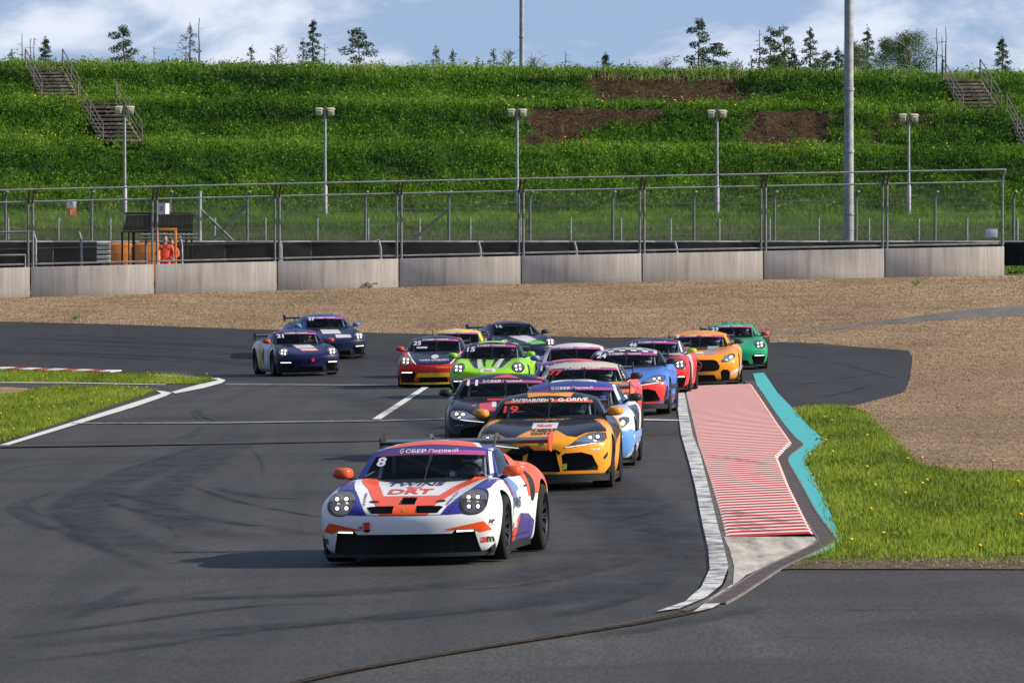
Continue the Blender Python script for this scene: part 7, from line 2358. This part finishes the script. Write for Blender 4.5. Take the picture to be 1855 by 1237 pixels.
# ---- lime
LIME = (.27, .62, .018)
c = place(T, 884, 721, -3, 'lime green race car number 15 with black and white bonnet stripes', dict(body=LIME, roof=BK, mirror=LIME), number='15', num=(-.46, 1.03, .18, .10))
deco(c, T, 'roof_panel', [[(-.30, 2.12), (.30, 2.12), (.30, 2.95), (-.30, 2.95)], [(-.57, 2.2), (-.46, 2.18), (-.46, 2.9), (-.55, 2.9)], [(.46, 2.18), (.57, 2.2), (.55, 2.9), (.46, 2.9)]], LIME, 'top')
for nm, q, col in (('bonnet_stripe', [(.10, .80), (.18, .80), (.10, .66), (.06, .66)], BK), ('bonnet_stripe', [(.30, .81), (.48, .81), (.30, .64), (.22, .62)], BK), ('bonnet_flash', [(.20, .81), (.30, .81), (.22, .62), (.15, .63)], (.55, .58, .52))):
    deco(c, T, nm, [q, mir(q)], col)
deco(c, T, 'bumper_panel', [[(-.84, .25), (-.84, .42), (-.45, .44), (0, .40), (.45, .44), (.84, .42), (.84, .25), (.5, .22), (-.5, .22)]], (.42, .45, .38))
deco(c, T, 'lower_panel', [[(-.84, .10), (-.84, .25), (-.4, .28), (.4, .28), (.84, .25), (.84, .10)]], BK, off=.005)
deco(c, T, 'sticker', [[(-.17, .545), (.17, .545), (.16, .61), (-.16, .61)]], W_, off=.006)
deco_text(c, T, 'Nikoshi', (0, .578), .20, .035, (.55, .05, .08), bold=.03, shear=.4, off=.009)
strap(c, T, -.30, .36, (.62, .10, .03))
driver(c, T, (.12, .12, .14), (.05, .06, .05), 'driver in dark helmet in lime green car 15')

# ---- red, navy bonnet, yellow chin
c = place(T, 785, 703, -2, 'red race car number 25 with navy bonnet and yellow chin', dict(body=RED, roof=NVY, mirror=RED, splitter=(.70, .45, .02)), number='25', num=(-.45, 1.03, .19, .095))
deco(c, T, 'bonnet_panel', [[(-.62, .82), (-.50, .66), (-.40, .555), (-.2, .53), (.2, .53), (.40, .555), (.50, .66), (.62, .82)]], NVY)
deco(c, T, 'bonnet_edge', [[(-.655, .82), (-.62, .82), (-.50, .66), (-.40, .555), (-.42, .54), (-.53, .65)], [(.62, .82), (.655, .82), (.53, .65), (.42, .54), (.40, .555), (.50, .66)]], W_, off=.004)
deco_text(c, T, 'ЧУВА СИДОРА', (.02, .635), .70, .038, WHT, bold=.05, shear=.1)
deco(c, T, 'bonnet_badge', [ellipse(.02, .715, .09, .045, 0, 16)], (.60, .60, .60), off=.006)
deco(c, T, 'chin_panel', [[(-.80, .12), (-.60, .13), (-.43, .20), (-.38, .34), (.38, .34), (.43, .20), (.60, .13), (.80, .12), (.80, .10), (.38, .24), (-.38, .24), (-.80, .10)]], (.74, .46, .02), off=.004)
deco_text(c, T, 'POWERSPORTS', (.25, .465), .34, .04, (.72, .40, .03), bold=.04)
deco(c, T, 'roof_corner', [[(-.60, 2.2), (-.50, 2.2), (-.52, 2.5), (-.60, 2.6)], [(.50, 2.2), (.60, 2.2), (.60, 2.6), (.52, 2.5)]], RED, 'top')
deco(c, T, 'windscreen_sticker', [[(-.46, .905), (-.20, .905), (-.20, .945), (-.46, .945)]], W_, off=.006)

# ---- yellow roof just visible
c = place(T, 827, 684, -1, 'race car with a bright yellow roof, mostly hidden behind red car 25', dict(body=(.62, .42, .02), roof=(.70, .52, .03), mirror=BK))
deco(c, T, 'roof_flash', [[(-.2, 2.14), (.0, 2.12), (.1, 2.5), (-.1, 2.5)], [(.42, 2.2), (.55, 2.25), (.5, 2.7)]], W_, 'top')

# ---- dark blue with green patches, no strip
c = place(T, 962, 664, 14, 'dark navy race car with white and green bonnet patches at the back', dict(body=(.010, .014, .040), roof=(.012, .016, .05), mirror=(.03, .05, .12)), strip=None, number='16', num=(-.40, 1.07, .16, .08), num_col=(.5, .5, .5))
deco(c, T, 'bonnet_patch', [[(-.30, .80), (.25, .81), (.35, .70), (.0, .64), (-.15, .70)]], (.55, .55, .58))
deco(c, T, 'bonnet_patch', [[(-.10, .64), (.40, .68), (.50, .60), (.10, .58)]], (.12, .45, .05))

# ---- red with navy roof and one lime mirror
c = place(T, 1177, 715, -4, 'red race car with navy roof and one lime mirror beside the kerb', dict(body=(.68, .03, .035), roof=NVY, mirror=[(.45, .62, .03), RED]), number='46', num=(-.45, 1.06, .18, .09))
deco(c, T, 'bonnet_stripe', [[(-.45, .825), (-.30, .73), (.1, .70), (.35, .74), (.50, .825), (.40, .825), (.25, .765), (-.1, .745), (-.35, .825)]], NVY)
deco(c, T, 'pillar_stripe', [[(.53, 1.15), (.56, 1.15), (.69, .84), (.645, .84)]], W_)
deco(c, T, 'side_panel', [[(1.3, .3), (1.4, .85), (2.6, .9), (2.6, .3)]], (.40, .40, .42), 'left')
driver(c, T, (.15, .35, .45), (.10, .12, .14), 'driver with teal helmet in the red lime-mirrored car')

# ---- amber grand tourer on the kerb
T = 'grand_tourer'
c = place(T, 1263, 701, -3, 'amber race car with grey bonnet stripes riding the kerb', dict(body=(.80, .27, .015), roof=(.80, .27, .015), mirror=BK), number='9', num=(-.50, 1.12, .09, .08))
deco(c, T, 'bonnet_stripe', [[(.22, .885), (.48, .885), (.40, .725), (.18, .70)], [(-.48, .885), (-.22, .885), (-.18, .70), (-.40, .725)]], (.30, .31, .33))
deco(c, T, 'bonnet_vent', [[(-.04, .845), (.22, .845), (.20, .815), (-.03, .815)]], BLK, off=.006)
deco(c, T, 'sticker', [[(-.04, .775), (.14, .775), (.13, .735), (-.04, .735)]], W_, off=.006)
deco(c, T, 'bumper_stripe', [[(.78, .14), (.80, .24), (.97, .34), (.98, .42), (.80, .32), (.76, .28)], mir([(.78, .14), (.80, .24), (.97, .34), (.98, .42), (.80, .32), (.76, .28)])], (.50, .51, .53))
deco(c, T, 'side_panel', [[(1.3, .2), (1.5, .75), (2.0, .88), (2.2, .6), (3.1, .5), (3.1, .2)]], (.42, .43, .46), 'left')
def star(root, T):
    K = kit(T); y = K['plain'].ray_cast(Vector((0, -3, .47)), Vector((0, 1, 0)))[0].y + .01
    bm = bmesh.new()
    pts = [(.105 * math.cos(a), y, .47 + .105 * math.sin(a)) for a in [2 * math.pi * k / 28 for k in range(29)]]
    add_tube(bm, pts, .012, 6)
    for k in range(3):
        a = math.pi / 2 + k * 2 * math.pi / 3; u = Vector((math.cos(a), 0, math.sin(a))); v = Vector((-u.z, 0, u.x))
        o = Vector((0, y, .47)); add_prism(bm, [(p.x, p.z) for p in (o + v * .02, o + u * .10, o - v * .02)], y - .008, y + .008, 'XZ')
    link('emblem', bm_mesh(bm, 'emblem', 40), root, mat('chrome', (.55, .56, .58), .18, metal=1.0))
star(c, T)
driver(c, T, (.50, .52, .56), (.12, .12, .13), 'driver with white-striped helmet in the amber car on the kerb')

# ---- green
T = 'mid_coupe'
GRN = (.012, .32, .13)
c = place(T, 1333, 671, 1, 'green race car number 23 with pink mirrors, last on the right', dict(body=GRN, roof=GRN, mirror=(.66, .06, .10)), number='23', num=(-.44, 1.04, .18, .09))
deco(c, T, 'roof_stripe', [[(-.22, 2.16), (-.10, 2.15), (-.10, 2.9), (-.22, 2.9)], [(.05, 2.15), (.12, 2.15), (.12, 2.9), (.05, 2.9)], [(.25, 2.17), (.37, 2.18), (.37, 2.9), (.25, 2.9)]], BK, 'top')
deco(c, T, 'bonnet_vent', [[(-.15, .79), (.10, .79), (.08, .765), (-.13, .765)]], BLK, off=.005)
deco(c, T, 'sticker', [[(-.16, .60), (.02, .60), (.02, .66), (-.16, .66)]], W_, off=.006)
driver(c, T, (.60, .60, .62), (.06, .07, .07), 'driver with white helmet in green car 23')

# ---- navy with white sides
c = place(T, 563, 682, 12, 'navy race car number 21 with red mirrors and white-yellow sides', dict(body=(.010, .011, .060), roof=(.012, .018, .085), mirror=(.66, .035, .03)), number='21', num=(-.46, 1.04, .17, .095))
deco(c, T, 'roof_corner', [[(-.60, 2.2), (-.47, 2.2), (-.52, 2.45), (-.60, 2.5)], [(.47, 2.2), (.60, 2.2), (.60, 2.5), (.52, 2.45)]], RED, 'top')
deco(c, T, 'side_panel', [[(.55, .30), (.70, .70), (1.45, .82), (2.7, .88), (4.2, .92), (4.2, .5), (3.0, .14), (1.3, .14)]], (.55, .57, .66), 'right')
deco(c, T, 'side_flash', [[(1.15, .62), (1.35, .82), (1.6, .82), (1.35, .5)], [(2.75, .16), (2.55, .60), (2.9, .86), (3.1, .86), (2.85, .55), (3.0, .18)]], (.66, .48, .03), 'right', off=.006)
deco(c, T, 'side_intake', [[(2.45, .25), (2.30, .60), (2.42, .76), (2.60, .5)]], (.10, .02, .03), 'right', off=.008)
deco(c, T, 'side_sticker', [[(1.75, .35), (2.2, .35), (2.2, .6), (1.75, .6)]], W_, 'right', off=.008)
deco(c, T, 'sticker', [[(-.22, .72), (.28, .72), (.24, .80), (-.24, .80)], [(-.12, .655), (.30, .655), (.28, .705), (-.18, .705)]], (.58, .58, .60), off=.005)
deco_text(c, T, 'RED WINGS', (.06, .645), .42, .035, (.65, .05, .04), bold=.05, shear=.4, off=.008)
strap(c, T, .07, .40, (.75, .03, .04), 1.2)
driver(c, T, (.55, .40, .10), (.06, .06, .12), 'driver with golden helmet in navy car 21')

# ---- blue, outermost at the back
c = place(T, 615, 652, 13, 'blue race car number 37 farthest back on the outside of the bend', dict(body=(.008, .013, .050), roof=(.02, .06, .24), mirror=(.08, .25, .62)), number='37', num=(-.40, 1.08, .17, .09), pitch=.03)
deco(c, T, 'sticker', [[(-.35, .70), (.20, .70), (.22, .79), (-.30, .80)], [(-.05, .60), (.40, .60), (.42, .67), (.0, .68)]], (.58, .58, .60), off=.005)
deco(c, T, 'side_panel', [[(.8, .5), (1.4, .82), (4.2, .92), (4.2, .5)]], (.03, .09, .33), 'right')
